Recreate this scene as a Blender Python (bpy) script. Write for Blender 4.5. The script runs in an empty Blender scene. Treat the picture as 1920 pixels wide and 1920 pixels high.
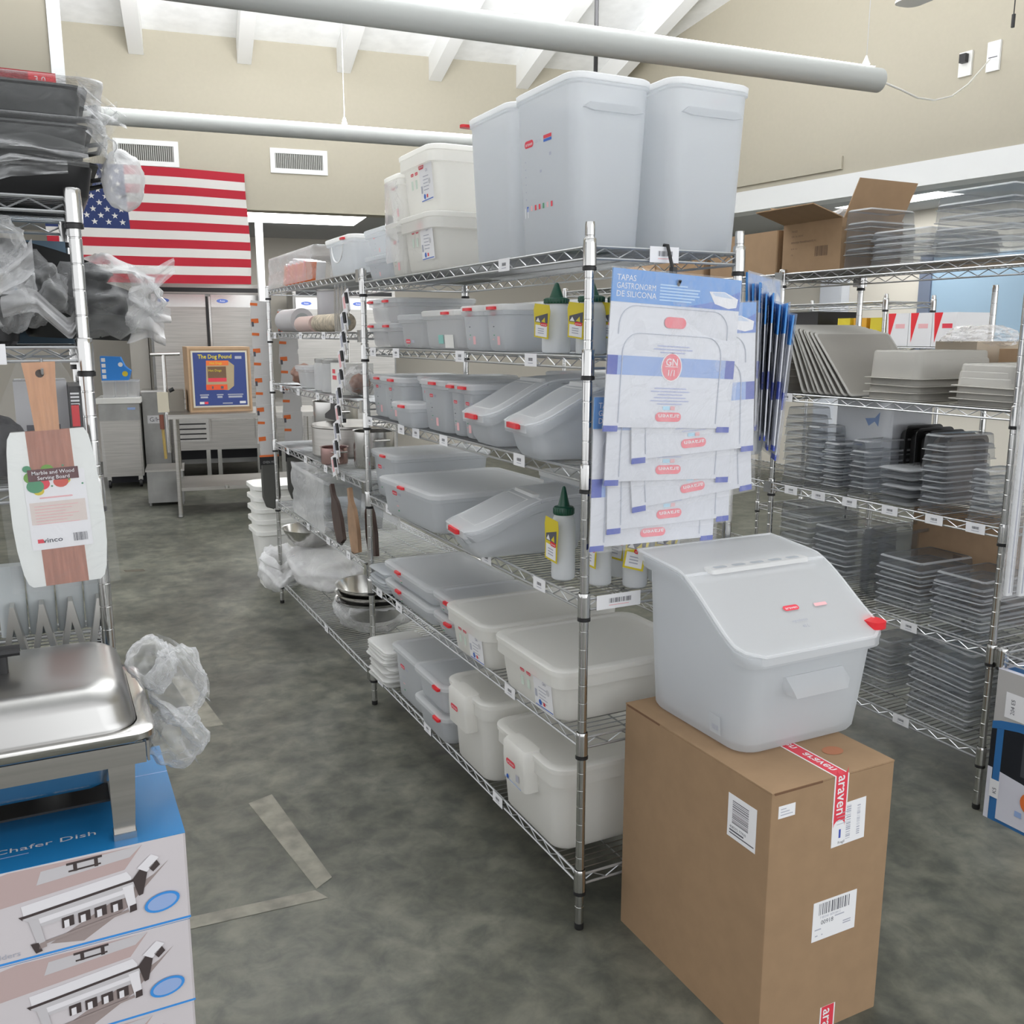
import bpy, math, random
from mathutils import Vector, Matrix, noise
random.seed(7)
PI = math.pi
S = bpy.context.scene
COL = S.collection

# ------------------------------------------------------------------ camera
cam = bpy.data.cameras.new('camera')
camo = bpy.data.objects.new('camera', cam)
COL.objects.link(camo)
S.camera = camo
cam.sensor_fit = 'AUTO'
cam.sensor_width = 36.0
cam.lens = 36.0 * 1744.3 / 1920.0
cam.clip_start = 0.05
YAW, PIT, ROL = 0.46449, 0.18773, 0.00115
_f = Vector((math.sin(YAW) * math.cos(PIT), math.cos(YAW) * math.cos(PIT), -math.sin(PIT)))
_r = Vector((math.cos(YAW), -math.sin(YAW), 0))
_u = _r.cross(_f)
_r2 = _r * math.cos(ROL) + _u * math.sin(ROL)
_u2 = -_r * math.sin(ROL) + _u * math.cos(ROL)
camo.matrix_world = Matrix(((_r2.x, _u2.x, -_f.x, -1.240), (_r2.y, _u2.y, -_f.y, -2.046), (_r2.z, _u2.z, -_f.z, 1.660), (0, 0, 0, 1)))

# ------------------------------------------------------------------ world, lights, exposure
S.view_settings.view_transform = 'Standard'
S.view_settings.look = 'None'
S.view_settings.gamma = 1.0
S.view_settings.use_curve_mapping = False
S.view_settings.exposure = 0.0
try:
    S.cycles.transparent_max_bounces = 24
    S.cycles.max_bounces = 10
    S.cycles.diffuse_bounces = 7
    S.cycles.use_denoising = True
    S.cycles.sample_clamp_indirect = 6.0
    S.cycles.caustics_reflective = False
    S.cycles.caustics_refractive = False
except Exception:
    pass
W = bpy.data.worlds.new('daylight')
S.world = W
W.use_nodes = True
W.node_tree.nodes['Background'].inputs[0].default_value = (0.97, 0.98, 1.0, 1)
W.node_tree.nodes['Background'].inputs[1].default_value = 1.35

def area(name, loc, target, sx, sy, power, color=(1, 1, 1)):
    l = bpy.data.lights.new(name, 'AREA')
    l.shape = 'RECTANGLE'
    l.size = sx
    l.size_y = sy
    l.energy = power
    l.color = color
    o = bpy.data.objects.new(name, l)
    o.location = loc
    o.rotation_euler = (Vector(target) - Vector(loc)).to_track_quat('-Z', 'Y').to_euler()
    COL.objects.link(o)
    return o
# unseen area lights added as daylight fill, behind right of the viewer and overhead
area('added_daylight_behind', (2.6, -6.3, 2.3), (0.4, 1.0, 0.9), 7.0, 3.0, 115, (0.95, 0.98, 1.0))
area('added_daylight_above', (0.8, 0.5, 5.6), (0.6, 1.2, 0.0), 4.0, 6.0, 35, (0.97, 0.99, 1.0))

# ------------------------------------------------------------------ materials
MATS = {}
def _new(name):
    m = bpy.data.materials.new(name)
    m.use_nodes = True
    MATS[name] = m
    nt = m.node_tree
    return m, nt, nt.nodes['Principled BSDF'], nt.nodes['Material Output']
def M(name, col, rough=0.5, metal=0.0, spec=0.5, emit=0.0, noise_amt=0.0, noise_scale=8.0, stretch=(1, 1, 1), bump=0.0):
    if name in MATS:
        return MATS[name]
    m, nt, b, out = _new(name)
    c = (col[0], col[1], col[2], 1)
    b.inputs['Base Color'].default_value = c
    b.inputs['Roughness'].default_value = rough
    b.inputs['Metallic'].default_value = metal
    b.inputs['Specular IOR Level'].default_value = spec
    if emit:
        b.inputs['Emission Color'].default_value = c
        b.inputs['Emission Strength'].default_value = emit
    if noise_amt or bump:
        tc = nt.nodes.new('ShaderNodeTexCoord')
        mp = nt.nodes.new('ShaderNodeMapping')
        mp.inputs['Scale'].default_value = stretch
        nz = nt.nodes.new('ShaderNodeTexNoise')
        nz.inputs['Scale'].default_value = noise_scale
        nz.inputs['Detail'].default_value = 5
        nt.links.new(tc.outputs['Object'], mp.inputs[0])
        nt.links.new(mp.outputs[0], nz.inputs[0])
        if noise_amt:
            rp = nt.nodes.new('ShaderNodeValToRGB')
            rp.color_ramp.elements[0].position = 0.3
            rp.color_ramp.elements[1].position = 0.7
            rp.color_ramp.elements[0].color = tuple(max(0, x * (1 - noise_amt)) for x in col) + (1,)
            rp.color_ramp.elements[1].color = tuple(min(1, x * (1 + noise_amt)) for x in col) + (1,)
            nt.links.new(nz.outputs[0], rp.inputs[0])
            nt.links.new(rp.outputs[0], b.inputs['Base Color'])
        if bump:
            bp = nt.nodes.new('ShaderNodeBump')
            bp.inputs['Strength'].default_value = bump
            nt.links.new(nz.outputs[0], bp.inputs['Height'])
            nt.links.new(bp.outputs[0], b.inputs['Normal'])
    return m
def frosted(name, col, alpha, transl=0.35, rough=0.35):
    """milky plastic: diffuse + translucent + a share of clear transparency"""
    if name in MATS:
        return MATS[name]
    m, nt, b, out = _new(name)
    b.inputs['Base Color'].default_value = (*col, 1)
    b.inputs['Roughness'].default_value = rough
    b.inputs['Specular IOR Level'].default_value = 0.4
    tr = nt.nodes.new('ShaderNodeBsdfTranslucent')
    tr.inputs[0].default_value = (*col, 1)
    mx = nt.nodes.new('ShaderNodeMixShader')
    mx.inputs[0].default_value = transl
    nt.links.new(b.outputs[0], mx.inputs[1])
    nt.links.new(tr.outputs[0], mx.inputs[2])
    tp = nt.nodes.new('ShaderNodeBsdfTransparent')
    m2 = nt.nodes.new('ShaderNodeMixShader')
    m2.inputs[0].default_value = alpha
    nt.links.new(tp.outputs[0], m2.inputs[1])
    nt.links.new(mx.outputs[0], m2.inputs[2])
    nt.links.new(m2.outputs[0], out.inputs[0])
    return m
def clear(name, tint, lo, hi, col=(0.85, 0.87, 0.88), rough=0.08, power=0.4, wrinkle=0.0, wscale=14.0):
    """clear film or polycarbonate: transparent, whiter where seen edge-on, glossy; optional wrinkles"""
    if name in MATS:
        return MATS[name]
    m, nt, b, out = _new(name)
    b.inputs['Base Color'].default_value = (*col, 1)
    b.inputs['Roughness'].default_value = rough
    b.inputs['Specular IOR Level'].default_value = 0.7
    tp = nt.nodes.new('ShaderNodeBsdfTransparent')
    tp.inputs[0].default_value = (*tint, 1)
    lw = nt.nodes.new('ShaderNodeLayerWeight')
    lw.inputs[0].default_value = power
    mr = nt.nodes.new('ShaderNodeMapRange')
    mr.inputs['To Min'].default_value = lo
    mr.inputs['To Max'].default_value = hi
    nt.links.new(lw.outputs['Facing'], mr.inputs['Value'])
    fac = mr.outputs[0]
    if wrinkle:
        tc = nt.nodes.new('ShaderNodeTexCoord')
        nz = nt.nodes.new('ShaderNodeTexNoise')
        nz.inputs['Scale'].default_value = wscale
        nz.inputs['Detail'].default_value = 4
        nz.inputs['Distortion'].default_value = 1.2
        nt.links.new(tc.outputs['Object'], nz.inputs[0])
        bp = nt.nodes.new('ShaderNodeBump')
        bp.inputs['Strength'].default_value = wrinkle
        bp.inputs['Distance'].default_value = 0.02
        nt.links.new(nz.outputs[0], bp.inputs['Height'])
        nt.links.new(bp.outputs[0], b.inputs['Normal'])
        nt.links.new(bp.outputs[0], lw.inputs['Normal'])
    mx = nt.nodes.new('ShaderNodeMixShader')
    nt.links.new(fac, mx.inputs[0])
    nt.links.new(tp.outputs[0], mx.inputs[1])
    nt.links.new(b.outputs[0], mx.inputs[2])
    nt.links.new(mx.outputs[0], out.inputs[0])
    return m

chrome = M('chrome_wire', (0.46, 0.47, 0.48), 0.28, 0.6)
postm = M('chrome_post', (0.60, 0.60, 0.59), 0.15, 1.0)
chromed = M('chrome_deck_wire', (0.36, 0.365, 0.37), 0.3, 1.0)
steel = M('brushed_steel', (0.46, 0.445, 0.42), 0.33, 1.0, noise_amt=0.12, noise_scale=6, stretch=(0.4, 0.4, 12))
steel_l = M('polished_steel', (0.62, 0.61, 0.59), 0.2, 1.0)
steel_d = M('dull_steel', (0.33, 0.33, 0.32), 0.42, 1.0, noise_amt=0.15, noise_scale=5)
black = M('black_plastic', (0.012, 0.012, 0.013), 0.45)
blackpan = M('black_coating', (0.014, 0.014, 0.015), 0.35)
rubber = M('black_rubber', (0.01, 0.01, 0.01), 0.7)
white = M('white_paint', (0.85, 0.86, 0.86), 0.6)
whiteplas = M('white_plastic', (0.78, 0.78, 0.75), 0.45)
paper = M('white_paper', (0.82, 0.82, 0.84), 0.6)
ink = M('grey_ink', (0.10, 0.10, 0.12), 0.7)
inkpale = M('pale_ink', (0.42, 0.43, 0.5), 0.7)
red = M('red_plastic', (0.72, 0.02, 0.03), 0.35)
redp = M('red_print', (0.72, 0.05, 0.08), 0.5)
pinkp = M('pink_print', (0.80, 0.22, 0.26), 0.5)
palered = M('pale_red_print', (0.8, 0.45, 0.47), 0.5)
bluep = M('blue_print', (0.03, 0.13, 0.52), 0.5)
cobalt = M('cobalt_print', (0.055, 0.09, 0.42), 0.45)
skyblue = M('sky_blue_print', (0.05, 0.28, 0.72), 0.4)
paleblue = M('pale_blue_print', (0.30, 0.42, 0.70), 0.5)
greenp = M('green_print', (0.08, 0.30, 0.16), 0.5)
yellowp = M('yellow_print', (0.68, 0.55, 0.03), 0.5)
orangep = M('orange_print', (0.75, 0.17, 0.04), 0.5)
teal = M('dark_green_plastic', (0.006, 0.065, 0.036), 0.35)
card = M('cardboard', (0.32, 0.208, 0.118), 0.85, noise_amt=0.05, noise_scale=20, bump=0.02)
card_l = M('pale_cardboard', (0.46, 0.31, 0.19), 0.85, noise_amt=0.05, noise_scale=20)
card_d = M('cardboard_edge', (0.16, 0.085, 0.045), 0.9)
frost = frosted('frosted_plastic', (0.78, 0.80, 0.82), 0.70, 0.55)
frostl = frosted('frosted_lid_plastic', (0.88, 0.89, 0.90), 0.76, 0.5)
frost_c = frosted('clear_frosted_plastic', (0.78, 0.80, 0.82), 0.62, 0.5)
frost_t = frosted('thin_frosted_plastic', (0.84, 0.85, 0.86), 0.42, 0.5)
milk = frosted('milky_plastic', (0.94, 0.935, 0.91), 0.88, 0.5)
lidw = frosted('white_lid_plastic', (0.94, 0.94, 0.93), 0.82, 0.5)
pc = clear('clear_polycarbonate', (0.90, 0.91, 0.92), 0.09, 0.38, (0.27, 0.28, 0.295), 0.12, 0.35)
pcrim = clear('polycarbonate_rim', (0.9, 0.9, 0.9), 0.26, 0.62, (0.62, 0.63, 0.65), 0.08, 0.5)
wrap = clear('plastic_film', (0.97, 0.97, 0.97), 0.05, 0.90, (0.86, 0.87, 0.88), 0.16, 0.30, 0.6, 9)
wrap_w = clear('milky_plastic_film', (0.95, 0.95, 0.95), 0.30, 0.92, (0.86, 0.86, 0.87), 0.25, 0.4, 0.6, 8)
bagfilm = clear('clear_bag_film', (0.98, 0.98, 0.98), 0.05, 0.75, (0.9, 0.9, 0.92), 0.08, 0.3, 0.7, 9)

# concrete floor
def floor_mat():
    m, nt, b, out = _new('polished_concrete')
    tc = nt.nodes.new('ShaderNodeTexCoord')
    def nz(scale, det, dist=0.0):
        n = nt.nodes.new('ShaderNodeTexNoise')
        n.inputs['Scale'].default_value = scale
        n.inputs['Detail'].default_value = det
        n.inputs['Roughness'].default_value = 0.62
        n.inputs['Distortion'].default_value = dist
        nt.links.new(tc.outputs['Object'], n.inputs[0])
        return n
    n1 = nz(1.9, 6, 0.4)
    n2 = nz(10.0, 9, 0.35)
    r1 = nt.nodes.new('ShaderNodeValToRGB')
    e = r1.color_ramp.elements
    e[0].position = 0.33
    e[0].color = (0.076, 0.079, 0.068, 1)
    e[1].position = 0.68
    e[1].color = (0.205, 0.208, 0.180, 1)
    r2 = nt.nodes.new('ShaderNodeValToRGB')
    e = r2.color_ramp.elements
    e[0].position = 0.36
    e[0].color = (0.34, 0.36, 0.345, 1)
    e[1].position = 0.66
    e[1].color = (1.0, 0.97, 0.86, 1)
    mx = nt.nodes.new('ShaderNodeMix')
    mx.data_type = 'RGBA'
    mx.blend_type = 'MULTIPLY'
    mx.inputs[0].default_value = 0.75
    nt.links.new(n1.outputs[0], r1.inputs[0])
    nt.links.new(n2.outputs[0], r2.inputs[0])
    nt.links.new(r1.outputs[0], mx.inputs[6])
    nt.links.new(r2.outputs[0], mx.inputs[7])
    nt.links.new(mx.outputs[2], b.inputs['Base Color'])
    b.inputs['Roughness'].default_value = 0.42
    b.inputs['Specular IOR Level'].default_value = 0.35
    return m
floorm = floor_mat()
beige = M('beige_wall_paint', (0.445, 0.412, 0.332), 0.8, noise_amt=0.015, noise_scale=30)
beige_dim = M('dimmed_beige_paint', (0.345, 0.318, 0.255), 0.8)  # wall beige darkened: the header's dimmer light is put into the colour
cream = M('cream_wall_paint', (0.72, 0.68, 0.60), 0.8)
ceilm = M('white_ceiling_board', (0.92, 0.935, 0.95), 0.8, noise_amt=0.05, noise_scale=9, bump=0.05)
tilem = M('ceiling_tile', (0.52, 0.53, 0.54), 0.8)
stain = M('floor_tape_residue', (0.205, 0.195, 0.158), 0.6, noise_amt=0.3, noise_scale=14)

# ------------------------------------------------------------------ mesh builder
class MB:
    def __init__(s):
        s.v = []; s.f = []; s.m = []; s.mats = []
    def mi(s, mat):
        if mat not in s.mats:
            s.mats.append(mat)
        return s.mats.index(mat)
    def face(s, pts, mat):
        n = len(s.v)
        s.v += [tuple(p) for p in pts]
        s.f.append(tuple(range(n, n + len(pts))))
        s.m.append(s.mi(mat))
    def box(s, x0, x1, y0, y1, z0, z1, mat):
        n = len(s.v)
        s.v += [(x0, y0, z0), (x1, y0, z0), (x1, y1, z0), (x0, y1, z0), (x0, y0, z1), (x1, y0, z1), (x1, y1, z1), (x0, y1, z1)]
        k = s.mi(mat)
        for q in ((3, 2, 1, 0), (4, 5, 6, 7), (0, 1, 5, 4), (1, 2, 6, 5), (2, 3, 7, 6), (3, 0, 4, 7)):
            s.f.append(tuple(n + i for i in q)); s.m.append(k)
    def obox(s, o, u, v, w, mat):
        """box from corner o along three edge vectors"""
        o, u, v, w = Vector(o), Vector(u), Vector(v), Vector(w)
        n = len(s.v)
        s.v += [tuple(p) for p in (o, o + u, o + u + v, o + v, o + w, o + u + w, o + u + v + w, o + v + w)]
        k = s.mi(mat)
        for q in ((3, 2, 1, 0), (4, 5, 6, 7), (0, 1, 5, 4), (1, 2, 6, 5), (2, 3, 7, 6), (3, 0, 4, 7)):
            s.f.append(tuple(n + i for i in q)); s.m.append(k)
    def loft(s, rings, mat, cap0=False, cap1=False, wrapu=True):
        n0 = len(s.v); k = s.mi(mat); N = len(rings[0])
        for r in rings:
            s.v += [tuple(p) for p in r]
        for i in range(len(rings) - 1):
            for j in range(N if wrapu else N - 1):
                a = n0 + i * N + j; b = n0 + i * N + (j + 1) % N
                s.f.append((a, b, b + N, a + N)); s.m.append(k)
        if cap0:
            s.f.append(tuple(n0 + j for j in reversed(range(N)))); s.m.append(k)
        if cap1:
            q = n0 + (len(rings) - 1) * N
            s.f.append(tuple(q + j for j in range(N))); s.m.append(k)
    def tube(s, path, r, mat, n=6, cap=True, closed=False):
        P = [Vector(p) for p in path]
        if len(P) < 2:
            return
        rings = []
        t0 = (P[1] - P[0]).normalized()
        a = Vector((0, 0, 1)) if abs(t0.z) < 0.9 else Vector((1, 0, 0))
        nn = t0.cross(a).normalized()
        for i, p in enumerate(P):
            if closed:
                t = (P[(i + 1) % len(P)] - P[i - 1]).normalized()
            elif i == 0:
                t = t0
            elif i == len(P) - 1:
                t = (P[i] - P[i - 1]).normalized()
            else:
                t = (P[i + 1] - P[i - 1]).normalized()
            nn = (nn - t * nn.dot(t))
            nn = nn.normalized() if nn.length > 1e-6 else t.orthogonal().normalized()
            bb = t.cross(nn)
            rr = r[i] if isinstance(r, (list, tuple)) else r
            rings.append([p + (nn * math.cos(2 * PI * q / n) + bb * math.sin(2 * PI * q / n)) * rr for q in range(n)])
        if closed:
            rings.append(rings[0])
            cap = False
        s.loft(rings, mat, cap, cap)
    def cyl(s, p0, p1, r, mat, n=12, r1=None):
        s.tube([p0, p1], [r, r if r1 is None else r1], mat, n)
    def lathe(s, prof, mat, n=20, c=(0, 0, 0), cap0=False, cap1=False, sx=1.0, sy=1.0):
        s.loft([[(c[0] + sx * r * math.cos(2 * PI * j / n), c[1] + sy * r * math.sin(2 * PI * j / n), c[2] + z) for j in range(n)] for r, z in prof], mat, cap0, cap1)
    def grid(s, fn, nu, nv, mat):
        n0 = len(s.v); k = s.mi(mat)
        for i in range(nu + 1):
            for j in range(nv + 1):
                s.v.append(tuple(fn(i / nu, j / nv)))
        for i in range(nu):
            for j in range(nv):
                a = n0 + i * (nv + 1) + j
                s.f.append((a, a + nv + 1, a + nv + 2, a + 1)); s.m.append(k)
    def text(s, body, size, o, u, v, mat, align='LEFT', bold=0.0, width=None):
        vs, fs, x0, x1 = textmesh(body, align, bold)
        if width:
            size_u = width / max(1e-6, (x1 - x0))
        else:
            size_u = size
        o, u, v = Vector(o), Vector(u).normalized(), Vector(v).normalized()
        n = len(s.v); k = s.mi(mat)
        s.v += [tuple(o + u * (p[0] * size_u) + v * (p[1] * size)) for p in vs]
        for q in fs:
            s.f.append(tuple(n + i for i in q)); s.m.append(k)
    def panel(s, o, u, v, w, h, mat, t=0.0006):
        """thin rectangular sticker: o lower-left corner, u right, v up"""
        u, v = Vector(u).normalized(), Vector(v).normalized()
        nrm = u.cross(v)
        s.obox(Vector(o), u * w, v * h, nrm * t, mat)
    def capsule(s, o, u, v, w, h, mat, n=6):
        o, u, v = Vector(o), Vector(u).normalized(), Vector(v).normalized()
        r = h / 2; pts = []
        for k in range(n + 1):
            a = -PI / 2 + PI * k / n
            pts.append(o + u * (w - r + r * math.cos(a)) + v * (r + r * math.sin(a)))
        for k in range(n + 1):
            a = PI / 2 + PI * k / n
            pts.append(o + u * (r + r * math.cos(a)) + v * (r + r * math.sin(a)))
        s.face(pts, mat)
    def disc(s, c, u, v, ru, rv, mat, n=20):
        c, u, v = Vector(c), Vector(u).normalized(), Vector(v).normalized()
        s.face([c + u * (ru * math.cos(2 * PI * k / n)) + v * (rv * math.sin(2 * PI * k / n)) for k in range(n)], mat)
    def poly(s, o, u, v, pts, mat):
        o, u, v = Vector(o), Vector(u), Vector(v)
        s.face([o + u * a + v * b for a, b in pts], mat)
    def xf(s, mtx, start=0):
        for i in range(start, len(s.v)):
            s.v[i] = tuple(mtx @ Vector(s.v[i]))
    def build(s, name, parent=None, loc=None, rz=0.0, angle=38):
        me = bpy.data.meshes.new(name)
        me.from_pydata(s.v, [], s.f)
        for m in s.mats:
            me.materials.append(m)
        me.polygons.foreach_set('material_index', s.m)
        me.update()
        me.shade_smooth()
        me.set_sharp_from_angle(angle=math.radians(angle))
        o = bpy.data.objects.new(name, me)
        COL.objects.link(o)
        if parent is not None:
            o.parent = parent
        if loc is not None:
            o.location = loc
        if rz:
            o.rotation_euler = (0, 0, rz)
        return o
_TX = {}
def textmesh(body, align, bold):
    key = (body, align, bold)
    if key not in _TX:
        c = bpy.data.curves.new('lettering', 'FONT')
        c.body = body
        c.align_x = align
        c.resolution_u = 2
        c.offset = bold
        o = bpy.data.objects.new('lettering', c)
        COL.objects.link(o)
        dg = bpy.context.evaluated_depsgraph_get()
        me = bpy.data.meshes.new_from_object(o.evaluated_get(dg))
        vs = [tuple(x.co) for x in me.vertices]
        fs = [tuple(p.vertices) for p in me.polygons]
        xs = [p[0] for p in vs] or [0, 1]
        _TX[key] = (vs, fs, min(xs), max(xs))
        bpy.data.objects.remove(o)
        bpy.data.meshes.remove(me)
        bpy.data.curves.remove(c)
    return _TX[key]
def rr(x0, x1, y0, y1, r, z, n=4):
    """rounded rectangle ring at height z"""
    r = min(r, (x1 - x0) / 2 - 1e-4, (y1 - y0) / 2 - 1e-4)
    pts = []
    for cx, cy, a0 in ((x1 - r, y1 - r, 0), (x0 + r, y1 - r, 90), (x0 + r, y0 + r, 180), (x1 - r, y0 + r, 270)):
        for k in range(n + 1):
            a = math.radians(a0 + 90 * k / n)
            pts.append((cx + r * math.cos(a), cy + r * math.sin(a), z))
    return pts

# ------------------------------------------------------------------ things, parts, tags
def thing(name, label, cat, loc=(0, 0, 0), rz=0.0, group=None):
    o = bpy.data.objects.new(name, None)
    o.empty_display_size = 0.05
    COL.objects.link(o)
    o.location = loc
    o.rotation_euler = (0, 0, rz)
    tag(o, label, cat, group)
    return o
def tag(o, label, cat, group=None):
    o['label'] = label
    o['category'] = cat
    if group:
        o['group'] = group
    return o
def struct(name, mb, parent=None):
    o = mb.build(name, parent)
    if parent is None:
        o['kind'] = 'structure'
    return o
def dup(root, loc, rz=None, label=None, group=None):
    r = root.copy()
    COL.objects.link(r)
    r.location = loc
    if rz is not None:
        r.rotation_euler = (0, 0, rz)
    if label:
        r['label'] = label
    if group:
        r['group'] = group
    for ch in list(root.children):
        c = ch.copy(); COL.objects.link(c); c.parent = r
        for g in list(ch.children):
            d = g.copy(); COL.objects.link(d); d.parent = c
    return r
ORD = ['topmost', 'second from the top', 'third from the top', 'fourth from the top', 'fifth from the top', 'sixth from the top',
       'seventh from the top', 'eighth from the top', 'ninth from the top', 'tenth from the top', 'eleventh from the top', 'twelfth from the top']
def ordn(i, n):
    return 'lowest' if i == n - 1 and n > 1 else ORD[i]
# ================================================================== the setting
mb = MB(); mb.box(-8, 10, -8, 14, -0.1, 0, floorm); struct('floor', mb)

TH = math.radians(-8)
WF = Matrix.Translation((0.685, 7.564, 0)) @ Matrix.Rotation(TH, 4, 'Z')      # frame of the back wall: x along it, y away from the viewer
def ws(name, fn):
    m = MB(); fn(m); m.xf(WF); return struct(name, m)
SL = 0.195
ws('wall_back', lambda m: m.box(-7, 3.93, 0, 0.2, 2.86, 4.5, beige))
def _ceil(m):
    pts = [(-7, 0.4), (6, 0.4), (6, -14), (-7, -14)]
    lo = [(x, y, 4.41 - SL * y) for x, y in pts]
    m.loft([lo, [(x, y, z + 0.12) for x, y, z in lo]], ceilm, True, True)
ws('ceiling', _ceil)
for i, sx in enumerate([-2.82, -1.87, -0.915, 0.04, 0.98, 1.90, 2.83, 3.75]):
    def _raf(m, sx=sx):
        r = []
        for y in (-0.002, -13.5):
            t = 4.41 - SL * y
            r.append([(sx - 0.065, y, t - 0.225), (sx + 0.065, y, t - 0.225), (sx + 0.065, y, t - 0.001), (sx - 0.065, y, t - 0.001)])
        m.loft(r, white, True, True)
    ws('trim_%d' % (i + 2), _raf)
# right wall over the opening (it runs towards the viewer, a little off square)
RF = Matrix.Translation((4.585, 7.02, 0)) @ Matrix.Rotation(math.atan2(-0.994, 0.106), 4, 'Z')   # x runs towards the viewer, y to the right
def rs(name, fn, st=True):
    m = MB(); fn(m); m.xf(RF)
    return struct(name, m) if st else m
rs('wall_right', lambda m: m.box(-0.2, 13, 0, 0.2, 2.985, 7.2, beige))
rs('trim_10', lambda m: m.box(-0.2, 13, -0.012, 0.22, 2.80, 2.984, white))
rs('trim_11', lambda m: m.box(0.6, 3.0, -0.022, -0.001, 3.03, 3.135, beige))
# header at upper left
mb = MB(); mb.box(-6, -1.066, 3.6, 3.8, 2.3, 6.0, beige_dim); struct('wall_left', mb)
mb = MB(); mb.box(-1.065, -1.002, 3.585, 3.815, 2.3, 6.0, white); struct('trim_12', mb)
# room behind the right opening
mb = MB(); mb.box(6.8, 7.0, -2, 9.5, 0, 3.0, cream); struct('wall_annex', mb)
rs('ceiling_annex', lambda m: m.box(-1.5, 13, 0.23, 2.6, 2.90, 2.96, tilem))
mb = MB()
mb.box(6.74, 6.799, 3.30, 4.68, 1.0, 2.42, M('window_shade_blue', (0.33, 0.47, 0.60), 0.6))
mb.box(6.72, 6.80, 4.58, 4.72, 0.9, 2.45, M('window_frame_slate', (0.16, 0.19, 0.26), 0.5))
mb.box(6.72, 6.80, 3.26, 3.34, 0.9, 2.45, MATS['window_frame_slate'])
struct('window_1', mb)
mb = MB(); mb.box(6.68, 6.799, 5.70, 6.02, 0, 2.9, M('pale_column', (0.66, 0.69, 0.75), 0.7)); struct('trim_13', mb)
# kitchen beyond the back opening
ws('wall_kitchen', lambda m: m.box(-5, 9, 3.6, 3.8, 0, 3.2, cream))
ws('ceiling_kitchen', lambda m: m.box(-5, 9, 0.201, 3.6, 2.95, 3.0, tilem))
ws('trim_14', lambda m: m.box(0.17, 0.24, 1.4, 1.62, 0, 2.949, white))
ws('wall_pier', lambda m: m.box(-1.27, -1.07, 1.95, 2.15, 0, 2.949, M('grey_beige_paint', (0.52, 0.50, 0.45), 0.8)))
# worn tape residue on the concrete (flat marks)
mb = MB()
for q in ([(-0.70, 1.15), (-0.61, 1.18), (-0.56, 0.56), (-0.62, 0.52)], [(-0.625, 0.515), (-1.03, 0.55), (-1.03, 0.49), (-0.60, 0.46)], [(-0.80, 2.6), (-0.72, 2.6), (-0.66, 1.9), (-0.74, 1.9)]):
    mb.face([(x, y, 0.0012) for x, y in reversed(q)], stain)
mb.face([(x, y, 0.0012) for x, y in [(-0.83, 5.0), (-0.82, 4.93), (-0.69, 4.90), (-0.70, 4.97)]], M('floor_smudge', (0.09, 0.08, 0.06), 0.7))
struct('floor_marks', mb)

# ------------------------------------------------------------------ lamps
lampm = M('lamp_tube_paint', (0.44, 0.455, 0.44), 0.5)
glow = M('lamp_diffuser', (1.0, 1.0, 0.98), 0.5, emit=6.0)
def uplight(p0, p1, r, label, wires, cord=None, power=60, span=(0.36, 0.6)):
    p0, p1 = Vector(p0), Vector(p1)
    t = thing('tube_lamp', label, 'lamp', p0, 0, 'suspended tube uplights')
    d = p1 - p0
    m = MB(); m.cyl((0, 0, 0), d, r, lampm, 24); m.build('tube', t)
    m = MB()
    n = d.normalized(); sd = n.cross(Vector((0, 0, 1))).normalized() * r * 0.5
    up = Vector((0, 0, r * 0.98))
    a, b = n * 0.05 + up, d - n * 0.05 + up
    m.face([a - sd, b - sd, b + sd, a + sd], M('lamp_slot', (1, 1, 1), 0.5, emit=2.0)); m.build('light_slot', t)
    for k in wires:
        m = MB(); q = d * k + Vector((0, 0, r))
        m.tube([q, q + Vector((0, 0, 1.6))], 0.002, chrome, 4)
        m.lathe([(0.012, 0.0), (0.02, 0.012), (0.012, 0.03), (0.004, 0.05)], whiteplas, 10, q, True, True)
        m.build('hanger_wire', t)
    if cord:
        m = MB(); m.tube([Vector(c) - p0 for c in cord], 0.005, whiteplas, 6); m.build('power_cord', t)
    L = d.length * span[1]; mid = p1 - d * span[0]
    o = area('uplight', mid + Vector((0, 0, r + 0.03)), mid + Vector((0, 0, 3)), L, 0.1, power)
    o.data.size, o.data.size_y = 0.1, L
    o.rotation_euler = (PI, 0, math.atan2(d.y, d.x) - PI / 2)
    return t
uplight((-3.2, 1.99, 2.92), (2.60, 1.555, 2.905), 0.056, 'pale grey hanging tube lamp above the tall bins, nearer of the two', [0.30, 0.985],
        [(2.59, 1.55, 2.905), (2.763, 1.559, 2.881), (3.092, 1.743, 2.917), (3.437, 1.924, 2.978), (3.889, 2.18, 3.103), (4.349, 2.442, 3.28), (4.754, 2.678, 3.467), (5.0, 2.80, 3.60)], 240, (0.37, 0.42))
uplight((-2.2, 4.28, 2.90), (2.6, 3.69, 2.90), 0.047, 'pale grey hanging tube lamp in front of the wall vents, farther of the two', [0.58], None, 330, (0.42, 0.6))
for (a0, a1, y0, y1, nm) in ((-0.05, 1.30, 0.78, 1.65, 'flat ceiling light panel beyond the flag above the kitchen'),):
    m = MB(); m.box(a0 - .02, a1 + .02, y0 - .02, y1 + .02, 2.935, 2.9495, white); m.box(a0, a1, y0, y1, 2.928, 2.9352, glow); m.xf(WF)
    tag(m.build('ceiling_light'), nm, 'ceiling light')
m = MB(); m.box(5.9, 6.25, 3.9, 5.1, 2.9, 2.9195, glow)
tag(m.build('ceiling_light'), 'bright ceiling light strip in the room past the right opening', 'ceiling light')
l = area('kitchen_light', WF @ Vector((0.9, 1.3, 2.9)), WF @ Vector((0.9, 1.3, 0)), 2.6, 1.2, 60)
l = area('annex_light', (6.0, 4.4, 2.88), (6.0, 4.4, 0), 1.2, 2.5, 20)

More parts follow.
